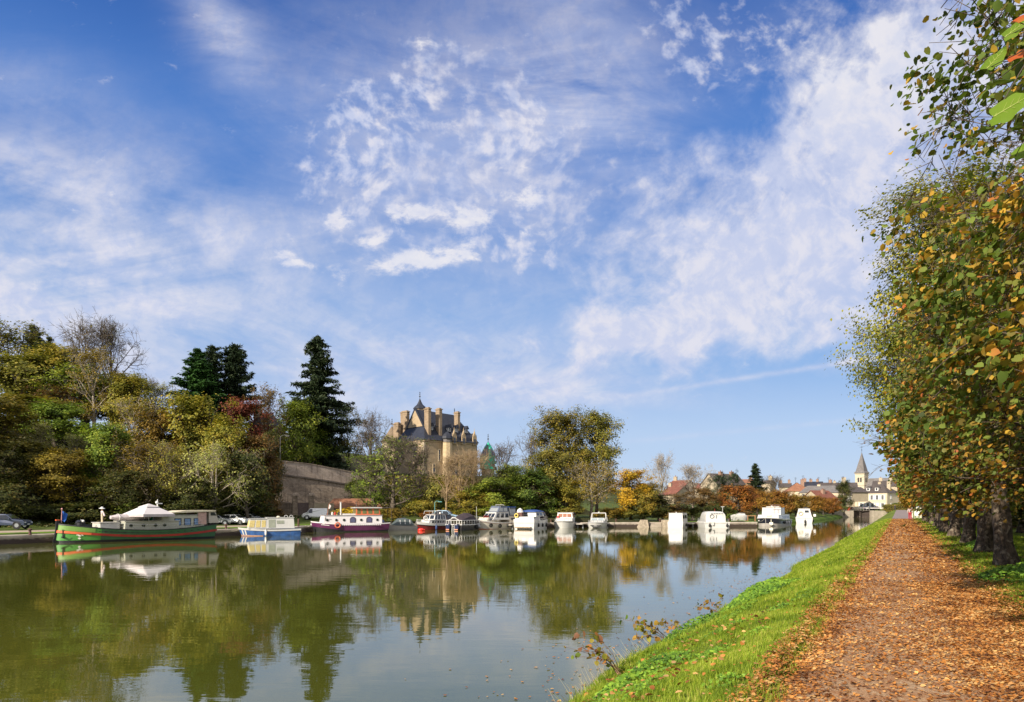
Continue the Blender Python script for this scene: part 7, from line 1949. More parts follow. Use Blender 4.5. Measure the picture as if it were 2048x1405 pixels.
for s_ in (1, -1):
    for x_ in (-4.0, -1.4, 1.3, 2.5, 3.9):
        b = MB(); b.lathe([(0.20, 0), (0.20, 0.05), (0.15, 0.06)], (x_, s_ * 1.53 - (0.06 if s_ < 0 else 0), 1.78), 14, 'Y'); b.build('porthole', BGLASS, b_)
    for x_ in (-2.7, -0.1):
        b = MB(); pts = [(x_ - 0.48, 1.35), (x_ + 0.48, 1.35), (x_ + 0.48, 1.95), (x_ + 0.3, 2.18), (x_, 2.26), (x_ - 0.3, 2.18), (x_ - 0.48, 1.95)]
        b.prism(pts, 'Y', s_ * 1.52 - 0.03, s_ * 1.52 + 0.03); wo = b.build('arched_window', mat('dark_violet_frame', (0.05, 0.03, 0.06), 0.5), b_)
        b = MB(); pts2 = [(x_ + (a - x_) * 0.75, 1.78 + (c - 1.78) * 0.75) for a, c in pts]; b.prism(pts2, 'Y', s_ * 1.52 - 0.045, s_ * 1.52 + 0.045); b.build('pane', mat('violet_glass', (0.12, 0.12, 0.22), 0.1, spec=0.8), wo)
    b = MB(); b.box((4.2, s_ * 1.535, 1.95), (0.05, 0.05, 0.5))
    for k in range(7): b.tube((3.95 - k * 0.11, s_ * 1.545, 1.80 + 0.10 * (k % 2)), (3.88 - k * 0.11, s_ * 1.545, 1.92 - 0.08 * (k % 2)), 0.018, 0.018, 4)
    b.build('painted_scrawl', M_iron, b_)
    b = MB(); P_ = Vector(H.P(0.90, 0.85, s_, 0.06)); Q_ = Vector(H.P(0.80, 0.84, s_, 0.06)); b.tube(P_, Q_, 0.045, 0.045, 5); b.build('name_stripe', M_white, b_)
    b = MB()
    for k in range(22): b.box((1.9 - k * 0.30, s_ * 1.90, 1.04 + 0.0), (0.16, 0.05, 0.16))
    b.build('scalloped_edge', LAV, b_)
b = MB(); P_ = H.P(0.985, 0.8, -1, 0.12); b.ball(P_, 0.42, 12, 8, (0.35, 1.0, 0.45)); b.build('bow_patch', M_white, b_, smooth=True)
ORW = mat('orange_red_window_frame', (0.62, 0.16, 0.07), 0.4, var=0.1)
wh = cabin(b_, 'wheelhouse', -4.6, -0.7, 2.5, 3.55, 2.4, 2.5, 0.0, 0.1, ORW, PW, over=0.28, rth=0.1, camber=0.08,
           wins={'L': [(0.04, 0.18, 0.2, 0.92), (0.26, 0.42, 0.2, 0.92), (0.50, 0.66, 0.2, 0.92), (0.74, 0.94, 0.2, 0.92)], 'R': [(0.04, 0.18, 0.2, 0.92), (0.26, 0.42, 0.2, 0.92), (0.50, 0.66, 0.2, 0.92), (0.74, 0.94, 0.2, 0.92)], 'F': [(0.06, 0.30, 0.2, 0.92), (0.37, 0.63, 0.2, 0.92), (0.70, 0.94, 0.2, 0.92)]}, glassm=mat('see_through_green', (0.16, 0.17, 0.07), 0.2, spec=0.6))
b = MB(); b.prism([(-6.6, 3.62), (-4.4, 3.55), (-4.4, 3.62), (-6.6, 3.69)], 'Y', -1.35, 1.35)
for s_ in (1, -1): b.tube((-6.4, s_ * 1.2, 1.2), (-6.4, s_ * 1.2, 3.65), 0.035)
b.build('aft_awning', mat('dark_brown_canvas', (0.06, 0.045, 0.04), 0.8), b_)
b = MB(); b.tube((1.35, -0.6, 2.5), (1.35, -0.6, 4.45), 0.13, 0.13, 10); b.lathe([(0.2, 0), (0.2, 0.06)], (1.35, -0.6, 4.45), 10); b.build('funnel', PW, b_, smooth=True)
b = MB(); b.tube((-0.8, 0.8, 2.5), (-0.8, 0.8, 4.5), 0.025, 0.02, 5); b.build('aerial', CHROME, b_)
b = MB(); b.box((0.0, 0.0, 2.62), (2.2, 1.3, 0.22)); b.build('skylight', PW, b_)
b = MB(); b.tube((3.6, 0, 2.5), (3.3, 0, 4.3), 0.05, 0.04, 6); fo_ = b.build('flagstaff', WOOD, b_)
b = MB(); b.add([(3.35, 0, 4.25), (3.0, 0.1, 3.9), (3.25, 0.1, 3.45), (3.45, 0.02, 3.5)], [(0, 1, 2, 3)]); b.build('flag', mat('white_red_flag', (0.72, 0.62, 0.58), 0.8), fo_)
b = MB(); b.box((-5.4, -0.9, 1.55), (0.7, 0.35, 0.4)); b.build('deck_box', mat('blue_white_cloth', (0.25, 0.30, 0.55), 0.8), b_)
for k, x_ in enumerate((1.9, 2.4, 2.8)): b = MB(); b.lathe([(0.14, 0), (0.18, 0.3), (0.05, 0.5)], (x_, 0.3 - 0.2 * k, 2.5), 8); b.build('deck_pot', (M_iron, REDS, PW)[k], b_)
lifebuoy('orange lifebuoy hanging on the purple barge\'s side', at_boat(pb, (1.9 + 0.5, -2.0, 1.0)) if False else at_boat(pb, (2.1, 1.96, 1.05)), pb.rotation_euler[2], mat('orange_buoy', (0.70, 0.16, 0.07), 0.5))

# --- d. grey sloop under canvas ------------------------------------------
b_ = boat('sloop', 'small grey open sloop with a dark canvas tent, left of the red cruiser', -16.9, 112.2, 180 + 28)
H = Hull(5.8, 2.1, (0.75, 0.68, 1.15), 0.3, 0.8, 2.0, 0.7, 0.7); H.solid('hull', mat('light_grey_hull', (0.50, 0.47, 0.42), 0.4, var=0.06, dirt=0.15), b_)
H.band('gunwale', mat('beige_rubber', (0.42, 0.38, 0.32), 0.6), b_, 0.9, 1.0, 0.05)
b = MB(); prof = [(-2.3, 0.75), (-1.9, 1.7), (-0.9, 2.05), (0.2, 1.95), (1.2, 0.9)]
vs = []; 
for x_, z_ in prof:
    w_ = 0.9
    for a_ in np.linspace(0, math.pi, 9): vs.append((x_, w_ * math.cos(a_), 0.75 + (z_ - 0.75) * math.sin(a_) ** 0.8))
b.add(vs, [(i * 9 + j, i * 9 + j + 1, (i + 1) * 9 + j + 1, (i + 1) * 9 + j) for i in range(4) for j in range(8)]); b.build('canvas_tent', mat('dark_green_grey_canvas', (0.07, 0.09, 0.09), 0.7, var=0.2), b_, smooth=True)
b = MB()
for s_ in (1, -1):
    for x_ in (-1.5, -0.7, 0.1): b.box((x_, s_ * 0.80, 1.35), (0.12, 0.04, 0.75), M=Matrix.Rotation(R(14) * s_, 4, 'X'))
b.build('tent_straps', M_shutter, b_); H.rail('rail', CHROME, b_, 0.3, 0.75, 0.98, 0.08, 4, 0.018)
b = MB(); b.ball((0, 0, 0), 0.36, 14, 10, (1.3, 1, 0.75)); b.ball((0.45, 0, 0.0), 0.14, 8, 6); o = b.build('mooring_buoy', mat('bright_red_buoy', (0.72, 0.03, 0.02), 0.4), smooth=True); o.location = (-13.2, 108.6, 0.12); tag(o, 'bright red mooring buoy floating between the grey sloop and the red cruiser', 'buoy')

# --- e. red and white cruiser ---------------------------------------------
b_ = boat('motor_cruiser', 'dark-red hulled cruiser with white cabin and roof rail', -12.0, 115.2, 180 + 50)
H = Hull(8.0, 2.9, (1.05, 0.95, 1.35), 0.35, 0.9, 2.3, 0.8, 0.6); H.solid('hull', mat('dark_red_hull', (0.17, 0.022, 0.022), 0.4, var=0.2, dirt=0.15), b_)
H.band('white_topside', PW, b_, 0.80, 1.08, 0.04, 0.30, 1.0, stern=False); H.band('gunwale', RUBBER, b_, 0.72, 0.79, 0.06)
c1 = cabin(b_, 'low_cabin', -3.0, 2.0, 1.0, 1.75, 2.5, 2.4, 0.3, 0, PW, wins={'R': [(0.05 + k * 0.12, 0.13 + k * 0.12, 0.3, 0.8) for k in range(7)], 'L': [(0.05 + k * 0.12, 0.13 + k * 0.12, 0.3, 0.8) for k in range(7)]})
cabin(b_, 'saloon', -1.8, 1.1, 1.78, 2.75, 2.3, 2.1, 0.3, 0.1, PW, mat('brown_roof', (0.20, 0.14, 0.11), 0.6), wins={'R': [(0.06, 0.22, 0.1, 0.9), (0.30, 0.48, 0.1, 0.9), (0.55, 0.70, 0.1, 0.9), (0.76, 0.90, 0.15, 0.85)], 'L': [(0.06, 0.22, 0.1, 0.9), (0.30, 0.48, 0.1, 0.9), (0.55, 0.70, 0.1, 0.9), (0.76, 0.90, 0.15, 0.85)], 'F': [(0.06, 0.46, 0.15, 0.85), (0.54, 0.94, 0.15, 0.85)]})
cabin(b_, 'wheel_shelter', -3.2, -1.85, 1.78, 2.65, 2.2, 2.0, 0, 0.15, mat('brown_canvas', (0.12, 0.07, 0.06), 0.7), wins={'R': [(0.15, 0.8, 0.2, 0.9)], 'L': [(0.15, 0.8, 0.2, 0.9)]})
b = MB()
for s_ in (1, -1):
    pts = [(1.4, s_ * 0.95, 2.8), (1.2, s_ * 0.95, 3.35), (-1.0, s_ * 0.95, 3.4), (-1.2, s_ * 0.95, 2.8)]; b.path(pts, 0.035, 5); b.tube((0.1, s_ * 0.95, 2.8), (0.1, s_ * 0.95, 3.38), 0.03)
b.tube((1.2, -0.95, 3.35), (1.2, 0.95, 3.35), 0.035); b.tube((-1.0, -0.95, 3.4), (-1.0, 0.95, 3.4), 0.035); b.build('roof_rail', PW, b_)
H.rail('pulpit', PW, b_, 0.55, 0.6, 0.985, 0.1, 7, 0.025); b = MB(); b.ball((-1.5, 0, 2.95), 0.2, 8, 6); b.build('roof_dome', PW, b_)
lifebuoy('white lifebuoy on the red cruiser\'s bow rail', at_boat(b_, (2.6, 0.9, 1.75)), R(25), PW, 0.28)
fender(b_, 1.0, 1.55, 0.4, 0.17, 0.8, mat('navy_fender', (0.03, 0.06, 0.18), 0.6)); tyre_fender(b_, -2.4, 1.52, 0.55, 0.3)

# --- f. boat with two outboards and black cover ------------------------------
b_ = boat('outboard_cruiser', 'dark cruiser seen from astern, black canvas cover and two outboard motors', -6.9, 113.5, 62)
H = Hull(7.2, 2.9, (0.95, 0.92, 1.3), 0.3, 0.97, 2.2, 0.85, 0.6); H.solid('hull', mat('near_black_hull', (0.022, 0.02, 0.022), 0.35, var=0.2), b_)
H.band('gunwale', PW, b_, 0.93, 1.04, 0.05)
b = MB()
for zz in (1.62,):
    for s_ in (1, -1): b.path([(-3.5, s_ * 1.35, zz), (1.6, s_ * 1.38, zz)], 0.05, 6)
    b.tube((-3.5, -1.35, zz), (-3.5, 1.35, zz), 0.05)
for s_ in (1, -1):
    for k in range(8): b.tube((-3.5 + k * 0.72, s_ * 1.36, 0.95), (-3.5 + k * 0.72, s_ * 1.36, 1.62), 0.05)
for y_ in (-0.95, -0.5, 0.5, 0.95): b.tube((-3.5, y_, 0.95), (-3.5, y_, 1.62), 0.05)
b.path([(-3.5, -0.95, 1.62), (-3.5, -0.3, 1.95), (-3.5, -0.3, 2.1)], 0.06); b.path([(-3.5, 0.95, 1.62), (-3.5, 0.3, 1.95), (-3.5, 0.3, 2.1)], 0.06); b.tube((-3.5, -0.35, 2.05), (-3.5, 0.35, 2.05), 0.08); b.build('white_railing', PW, b_)
BKC = mat('black_brown_canvas', (0.045, 0.030, 0.034), 0.75, var=0.2)
b = MB(); b.add([(-3.3, -1.25, 1.62), (-3.3, 1.25, 1.62), (-3.0, 0, 2.15), (-1.0, -1.1, 2.2), (-1.0, 1.1, 2.2), (-0.9, 0, 2.85), (0.7, -0.9, 2.35), (0.7, 0.9, 2.35), (0.7, 0, 2.8), (1.8, -1.2, 1.1), (1.8, 1.2, 1.1), (1.9, 0, 1.3), (-1.0, -1.3, 1.5), (-1.0, 1.3, 1.5), (0.7, -1.3, 1.3), (0.7, 1.3, 1.3)],
    [(0, 3, 5, 2), (1, 2, 5, 4), (0, 2, 1), (3, 6, 8, 5), (4, 5, 8, 7), (6, 9, 11, 8), (7, 8, 11, 10), (0, 12, 3), (1, 4, 13), (12, 14, 6, 3), (13, 4, 7, 15), (14, 9, 6), (15, 7, 10)]); b.build('canvas_cover', BKC, b_)
for y_ in (-0.75, 0.75):
    b = MB(); b.box((-3.85, y_, 0.62), (0.5, 0.62, 0.85)); b.box((-3.9, y_, -0.1), (0.25, 0.2, 0.7)); mo = b.build('outboard_motor', mat('navy_cowling', (0.015, 0.025, 0.07), 0.25, coat=0.5), b_, bevel=0.06)
    b = MB(); b.box((-4.09, y_, 0.15), (0.06, 0.55, 0.16)); b.build('motor_trim', mat('salmon_trim', (0.62, 0.26, 0.15), 0.5), mo); b = MB(); b.box((-4.11, y_, 0.95), (0.05, 0.3, 0.1)); b.build('motor_badge', PW, mo)
b = MB()
for s_ in (-0.2, 0.2): b.tube((-3.8, s_, -0.1), (-3.62, s_, 1.0), 0.035)
for k in range(4): b.tube((-3.8 + k * 0.05, -0.2, 0.1 + k * 0.27), (-3.8 + k * 0.05, 0.2, 0.1 + k * 0.27), 0.03)
b.build('ladder', PW, b_); fender(b_, 0.5, -1.55, 0.5, 0.24, 0.6); fender(b_, 1.2, -1.5, 0.6, 0.22, 0.5, mat('grey_fender', (0.35, 0.35, 0.36), 0.6))

# --- g. cream cruiser with flybridge canvas -------------------------------------
b_ = boat('flybridge_cruiser', 'cream cruiser with tyre fenders and grey-blue flybridge canvas', -2.9, 118.2, 180 + 44)
H = Hull(9.2, 3.3, (1.15, 1.1, 1.75), 0.35, 0.85, 2.1, 0.75, 0.9); H.solid('hull', PCREAM, b_); H.band('rubbing_strake', mat('tan_strake', (0.34, 0.24, 0.19), 0.5), b_, 0.86, 0.92, 0.06); H.band('white_bulwark', PW, b_, 0.92, 1.03, 0.04)
H.band('boot_stripe', mat('rust_boot_stripe', (0.45, 0.16, 0.08), 0.6), b_, 0.17, 0.25, 0.02)
cabin(b_, 'fore_cabin', -0.2, 2.6, 1.3, 2.0, 2.3, 2.1, 0.5, 0, PCREAM, wins={'L': [(0.15, 0.4, 0.3, 0.75), (0.55, 0.8, 0.3, 0.75)], 'R': [(0.15, 0.4, 0.3, 0.75), (0.55, 0.8, 0.3, 0.75)]})
cabin(b_, 'saloon', -2.3, 1.4, 1.6, 2.9, 2.7, 2.35, 0.9, 0.1, PW, wins={'L': [(0.72, 0.95, 0.3, 0.85), (0.42, 0.62, 0.3, 0.85), (0.12, 0.32, 0.3, 0.85)], 'R': [(0.06, 0.26, 0.3, 0.85), (0.36, 0.56, 0.3, 0.85), (0.64, 0.86, 0.3, 0.85)], 'F': [(0.05, 0.32, 0.35, 0.85), (0.37, 0.63, 0.35, 0.85), (0.68, 0.95, 0.35, 0.85)]})
cabin(b_, 'aft_cabin', -4.3, -2.35, 1.1, 2.1, 2.6, 2.4, 0, 0.2, PCREAM, wins={'R': [(0.2, 0.7, 0.4, 0.8)], 'L': [(0.2, 0.7, 0.4, 0.8)]})
cabin(b_, 'flybridge_canvas', -2.2, 0.1, 2.98, 3.95, 2.3, 2.0, 0.5, 0.1, mat('slate_blue_canvas', (0.09, 0.11, 0.16), 0.6, var=0.2), glassm=mat('clear_pvc', (0.26, 0.28, 0.28), 0.2), wins={'L': [(0.1, 0.45, 0.1, 0.7), (0.55, 0.9, 0.1, 0.7)], 'R': [(0.1, 0.45, 0.1, 0.7), (0.55, 0.9, 0.1, 0.7)], 'F': [(0.1, 0.9, 0.1, 0.7)]}, over=0.02)
cabin(b_, 'aft_canvas', -4.0, -2.5, 2.15, 3.75, 2.3, 2.1, 0, 0.1, GREYCAN, mat('bright_blue_canvas', (0.02, 0.07, 0.26), 0.7), over=0.08, rth=0.14, glassm=mat('clear_pvc', (0.26, 0.28, 0.28), 0.2), wins={'L': [(0.1, 0.9, 0.15, 0.8)], 'R': [(0.1, 0.9, 0.15, 0.8)]})
b = MB()
for s_ in (1, -1): b.tube((-2.3, s_ * 1.1, 2.9), (-1.3, s_ * 0.9, 4.2), 0.04); b.tube((-0.9, s_ * 1.1, 2.9), (-0.5, s_ * 1.0, 4.0), 0.03)
b.tube((-1.3, -0.9, 4.2), (-1.3, 0.9, 4.2), 0.04); b.build('radar_arch', PW, b_); H.rail('pulpit', CHROME, b_, 0.6, 0.5, 0.985, 0.1, 9, 0.022)
b = MB(); b.box((2.4, 0.85, 2.2), (1.1, 0.06, 0.32)); b.build('red_banner', mat('dark_red_cloth', (0.30, 0.03, 0.03), 0.7), b_); b = MB(); b.tube((3.7, 0, 1.7), (3.7, 0, 3.9), 0.035, 0.03); b.build('jackstaff', PW, b_)
b = MB(); b.tube(H.P(0.96, 0.85, 1, 0.08), H.P(0.955, 0.5, 1, 0.1), 0.05); b.ball(H.P(0.955, 0.48, 1, 0.12), 0.14, 8, 6); b.build('anchor', M_iron, b_)
for t_2, k in ((0.72, 0), (0.52, 0), (0.33, 1), (0.24, 1)):
    P_ = H.P(t_2, 0.62, 1, 0.12); (tyre_fender if k == 0 else fender)(b_, P_[0], P_[1], P_[2], 0.36 if k == 0 else 0.16)

# --- h. white cruiser, blue top, seen from astern --------------------------------
b_ = boat('blue_topped_cruiser', 'big white cruiser seen from astern with blue canvas top and yellow ring', 3.6, 120.8, 68); hb2 = b_
H = Hull(9.5, 3.45, (1.75, 1.5, 1.7), 0.3, 1.0, 2.2, 0.88, 0.6, 0.2); H.solid('hull', PW, b_); H.band('grey_line', mat('grey_line', (0.35, 0.36, 0.40), 0.5), b_, 0.66, 0.69, 0.03)
cabin(b_, 'stern_cabin', -4.6, -1.5, 1.45, 2.15, 3.2, 3.0, 0, 0.15, PW, wins={'B': [(0.20, 0.36, 0.25, 0.9), (0.58, 0.74, 0.25, 0.9)], 'R': [(0.3, 0.4, 0.3, 0.7), (0.6, 0.7, 0.3, 0.7)]}, frame=mat('grey_window_frame', (0.30, 0.31, 0.33), 0.5), glassm=mat('pale_curtain', (0.55, 0.50, 0.46), 0.5))
cabin(b_, 'wheelhouse', -2.8, 1.0, 2.2, 3.0, 2.7, 2.5, 0.5, 0.1, PW, wins={'B': [(0.1, 0.45, 0.55, 0.85), (0.1, 0.45, 0.15, 0.45)], 'R': [(0.1, 0.4, 0.2, 0.85), (0.5, 0.8, 0.2, 0.85)], 'L': [(0.1, 0.4, 0.2, 0.85), (0.5, 0.8, 0.2, 0.85)]})
b = MB(); vs = []
for x_ in (-3.0, -1.6, -0.2, 1.0):
    for a_ in np.linspace(0, math.pi, 9): vs.append((x_, 1.35 * math.cos(a_), 3.02 + (0.42 if -2 < x_ < 0.5 else 0.28) * math.sin(a_)))
b.add(vs, [(i * 9 + j, i * 9 + j + 1, (i + 1) * 9 + j + 1, (i + 1) * 9 + j) for i in range(3) for j in range(8)] + [tuple(range(9)), tuple(range(27, 36))]); b.build('canvas_top', mat('bright_blue_canvas', (0.02, 0.07, 0.26), 0.7), b_, smooth=True)
cabin(b_, 'side_tent', 1.05, 3.0, 1.75, 2.95, 2.5, 2.1, 0.9, 0, mat('brown_grey_canvas', (0.17, 0.13, 0.13), 0.7), wins={'R': [(0.15, 0.7, 0.2, 0.8)]}, solid_roof=False)
b = MB(); b.lathe([(0.55, 0), (0.4, 0.5), (0.08, 0.75)], (-3.9, 0.95, 2.95), 8); b.build('folded_umbrella', mat('white_cloth', (0.70, 0.68, 0.64), 0.8), b_)
b = MB(); b.box((-3.9, 0.95, 2.55), (0.8, 0.9, 0.8)); b.build('helm_seat', mat('dark_red_brown', (0.10, 0.04, 0.03), 0.6), b_)
b = MB(); b.box((-5.0, 0, 0.3), (0.7, 2.5, 0.14)); b.build('swim_platform', mat('wet_teak', (0.26, 0.17, 0.08), 0.6, var=0.3, vscale=4), b_)
lifebuoy('yellow ring buoy on the stern of the blue-topped white cruiser', at_boat(b_, (-4.72, 1.25, 2.35)), b_.rotation_euler[2] + R(90), mat('yellow_buoy', (0.72, 0.58, 0.12), 0.5), 0.27)
for t_2 in (0.2, 0.4, 0.6): P_ = H.P(t_2, 0.5, -1, 0.12); fender(b_, *P_, 0.15, 0.6)
H.rail('railing', CHROME, b_, 0.6, 0.5, 0.98, 0.1, 8, 0.02)

# --- i. white cruiser with bimini ----------------------------------------------
b_ = boat('white_cruiser', 'low white cruiser with three cabin windows and dark bimini, left of the small sports cruiser', 9.0, 126.4, 180 + 78)
H = Hull(8.0, 3.05, (1.0, 1.0, 1.35), 0.3, 0.95, 3.0, 0.88, 0.5, 0, 0.6); H.solid('hull', PW, b_); H.band('dark_line', M_iron, b_, 0.86, 0.90, 0.03)
cabin(b_, 'deckhouse', -1.8, 2.0, 1.25, 1.75, 2.6, 2.4, 0.6, 0, PW); cabin(b_, 'wheelhouse', -1.6, 0.8, 1.75, 2.75, 2.4, 2.2, 0.2, 0, PW, wins={'F': [(0.08, 0.34, 0.2, 0.8), (0.38, 0.62, 0.2, 0.8), (0.66, 0.92, 0.2, 0.8)], 'L': [(0.1, 0.45, 0.2, 0.8), (0.55, 0.9, 0.2, 0.8)], 'R': [(0.1, 0.45, 0.2, 0.8), (0.55, 0.9, 0.2, 0.8)]}, glassm=mat('warm_interior_glass', (0.30, 0.13, 0.07), 0.15, spec=0.7))
cabin(b_, 'aft_tent', -3.8, -1.65, 1.0, 2.6, 2.5, 2.3, 0, 0.1, mat('dark_grey_tent', (0.07, 0.06, 0.065), 0.8), wins={'L': [(0.1, 0.9, 0.4, 0.8)]}); H.rail('pulpit', CHROME, b_, 0.45, 0.5, 0.98, 0.1, 8, 0.02)
b = MB(); b.box((0.9, -1.0, 1.9), (0.4, 0.3, 0.5)); b.build('pennant', mat('red_pennant', (0.5, 0.06, 0.05), 0.8), b_)
fender(b_, 0, 1.6, 0.5); fender(b_, -2, 1.6, 0.5)

# --- j. small sports cruiser bow-on ------------------------------------------------
b_ = boat('sports_cruiser', 'small white sports cruiser pointing its black-marked bow at the water', 14.4, 125.6, 180 + 76)
H = Hull(6.6, 2.75, (0.95, 1.0, 1.15), 0.3, 0.95, 3.4, 0.8, 0.7, 0, 0.55); H.solid('hull', PW, b_); H.band('gunwale', mat('grey_line', (0.35, 0.36, 0.40), 0.5), b_, 0.9, 0.96, 0.04)
b = MB(); x_ = 3.22
b.prism([(-0.75, 0.62), (-0.68, 0.42), (-0.4, 0.22), (0, 0.14), (0.4, 0.22), (0.68, 0.42), (0.75, 0.62), (0.4, 0.58), (0, 0.55), (-0.4, 0.58)], 'X', x_ - 0.75, x_ - 0.02)
b.build('bow_mark', M_iron, b_); b = MB(); b.box((x_ - 0.0, 0, 0.42), (0.04, 0.42, 0.07)); b.build('bow_badge', PW, b_)
cabin(b_, 'fore_deck', -0.2, 2.4, 0.98, 1.45, 2.3, 1.7, 1.2, 0, PW, solid_roof=False); cabin(b_, 'windscreen', -1.1, 0.7, 1.35, 1.95, 2.2, 1.8, 0.7, 0, PW, wins={'F': [(0.06, 0.47, 0.1, 0.9), (0.53, 0.94, 0.1, 0.9)], 'L': [(0.1, 0.9, 0.15, 0.85)], 'R': [(0.1, 0.9, 0.15, 0.85)]}, solid_roof=False, glassm=mat('sky_glass', (0.30, 0.36, 0.38), 0.1, spec=0.8))
b = MB()
for s_ in (1, -1): b.path([(-0.4, s_ * 1.15, 1.2), (-1.0, s_ * 0.98, 2.9), (-1.6, s_ * 0.98, 2.95), (-2.4, s_ * 1.15, 1.3)], 0.05)
b.tube((-1.0, -0.98, 2.9), (-1.0, 0.98, 2.9), 0.06); b.tube((-1.6, -0.98, 2.95), (-1.6, 0.98, 2.95), 0.05); b.ball((-1.2, 0, 3.05), 0.14, 8, 6); b.build('targa_arch', PW, b_); H.rail('pulpit', CHROME, b_, 0.45, 0.45, 0.98, 0.1, 8, 0.02)
b = MB(); b.box((-2.2, 0, 1.2), (1.4, 1.9, 0.7)); b.build('cockpit_seat', mat('cream_vinyl', (0.62, 0.58, 0.45), 0.6), b_); fender(b_, 0, -1.45, 0.45, 0.12); fender(b_, 0, 1.45, 0.45, 0.12)

# --- k. boxy white cabin boat ------------------------------------------------------
b_ = boat('box_cabin_boat', 'plain boxy white cabin boat with a blank white stern', 28.4, 127.4, 66)
H = Hull(6.5, 2.55, (1.15, 1.1, 1.3), 0.3, 1.0, 2.4, 0.92, 0.4); H.solid('hull', PW, b_)
cabin(b_, 'cabin', -2.9, 1.2, 1.1, 2.75, 2.35, 2.25, 0.3, 0.05, PW, over=0.06, wins={'R': [(0.08, 0.4, 0.4, 0.8), (0.5, 0.85, 0.4, 0.8)], 'L': [(0.08, 0.4, 0.4, 0.8), (0.5, 0.85, 0.4, 0.8)]})
b = MB(); b.box((-2.93, 0, 2.0), (0.05, 1.75, 1.15)); b.build('stern_panel', mat('off_white_canvas', (0.74, 0.73, 0.70), 0.7), b_); b = MB(); b.box((-3.28, 0, 0.62), (0.05, 1.3, 0.12)); b.build('name_strip', M_shutter, b_)
b = MB(); b.tube((-1, 0.3, 2.8), (-1, 0.3, 3.0), 0.08); b.build('roof_vent', PW, b_)
for k in (-1, 0.5): fender(b_, k, -1.38, 0.5)

# --- l. rounded white cruiser ---------------------------------------------------------
b_ = boat('rounded_cruiser', 'rounded white cruiser with a dark ring on its stern, right of the boxy one', 33.6, 126.6, 88)
H = Hull(8.6, 4.3, (1.05, 1.05, 1.3), 0.3, 0.95, 2.4, 0.9, 0.5); H.solid('hull', PW, b_); H.band('rubbing_strake', mat('pale_strake', (0.62, 0.61, 0.58), 0.5), b_, 0.86, 0.92, 0.07)
b = MB(); vs = []
prof = [(-3.5, 1.0, 0.0), (-3.35, 1.0, 0.92), (-3.0, 1.0, 1.0), (0.5, 1.0, 1.0), (2.4, 0.85, 0.6), (3.1, 0.6, 0.0)]
for x_, wf, hf in prof:
    for a_ in np.linspace(0, math.pi, 15):
        c_, s2 = math.cos(a_), math.sin(a_); vs.append((x_, 1.62 * wf * math.copysign(abs(c_) ** 0.45, c_), 1.05 + 1.85 * hf * s2 ** 0.45))
b.add(vs, [(i * 15 + j, i * 15 + j + 1, (i + 1) * 15 + j + 1, (i + 1) * 15 + j) for i in range(5) for j in range(14)]); co = b.build('cabin_shell', PW, b_, smooth=True)
b = MB()
for k in range(5): b.box((-3.42, -1.0 + k * 0.42, 2.55), (0.2, 0.26, 0.12))
b.build('vent_slots', mat('grey_slot', (0.28, 0.29, 0.31), 0.5), co)
b = MB(); b.torus((-3.46, 0.62, 2.0), 0.32, 0.045, 'X', 20, 6); b.build('dark_ring', M_iron, co); b = MB(); b.box((-3.44, -0.1, 1.95), (0.1, 0.07, 0.6)); b.build('dark_slot', M_iron, co)
b = MB(); b.box((-3.44, -0.8, 1.9), (0.06, 0.8, 0.7)); b.build('ivory_panel', mat('ivory_panel', (0.72, 0.69, 0.56), 0.6), co)
b = MB(); b.tube((-2.6, -1.3, 2.6), (-2.6, -1.3, 3.7), 0.035); b.box((-2.6, -1.3, 3.7), (0.15, 0.55, 0.1)); b.build('radar', PW, b_); b = MB(); b.tube((-2.6, 0, 2.9), (-2.6, 0, 3.35), 0.03); b.build('aerial', REDS, b_)
for y_ in (-1.6, 1.2): fender(b_, -4.45, y_, 0.45, 0.2, 0.5)
fender(b_, -3, -2.2, 0.45, 0.16); b = MB(); b.box((-4.5, 0.7, 0.8), (0.1, 0.3, 0.6)); b.build('ladder', PW, b_); H.rail('railing', CHROME, b_, 0.5, 0.05, 0.98, 0.12, 12, 0.02)

# --- m. dinghy on the grass -------------------------------------------------------------
b_ = boat('beached_dinghy', 'small white hull laid up on the grass between the moored boats', W(1481, 0, 139).x, 139, 12, 'dinghy', None); b_.location.z = 1.05
H = Hull(3.3, 1.5, (0.85, 0.8, 1.0), 0.35, 0.8, 2.0, 0.5, 0.5); ho = H.solid('hull', PW, b_); b_.rotation_euler = (R(-10), R(4), R(12)); b = MB()
cabin(b_, 'cuddy', -0.5, 0.9, 0.8, 1.15, 1.1, 0.9, 0.3, 0, PW)
b = MB()
for x_ in (-0.9, 0.8): b.box((x_, 0, -0.3), (0.12, 1.2, 0.35))
b.build('cradle', WOOD, b_)
fr_ = thing('wooden_rail', 'small wooden rail fence right of the beached white hull', 'fence', (W(1503, 0, 137).x, 137, 0.9)); b = MB(); b.box((0, 0, 0.95), (1.5, 0.08, 0.12)); b.build('rail', mat('weathered_orange_wood', (0.34, 0.17, 0.08), 0.8), fr_)
for x_ in (-0.7, 0.65): b = MB(); b.box((x_, 0, 0.5), (0.14, 0.14, 1.1)); b.build('post', mat('weathered_orange_wood', (0.34, 0.17, 0.08), 0.8), fr_)

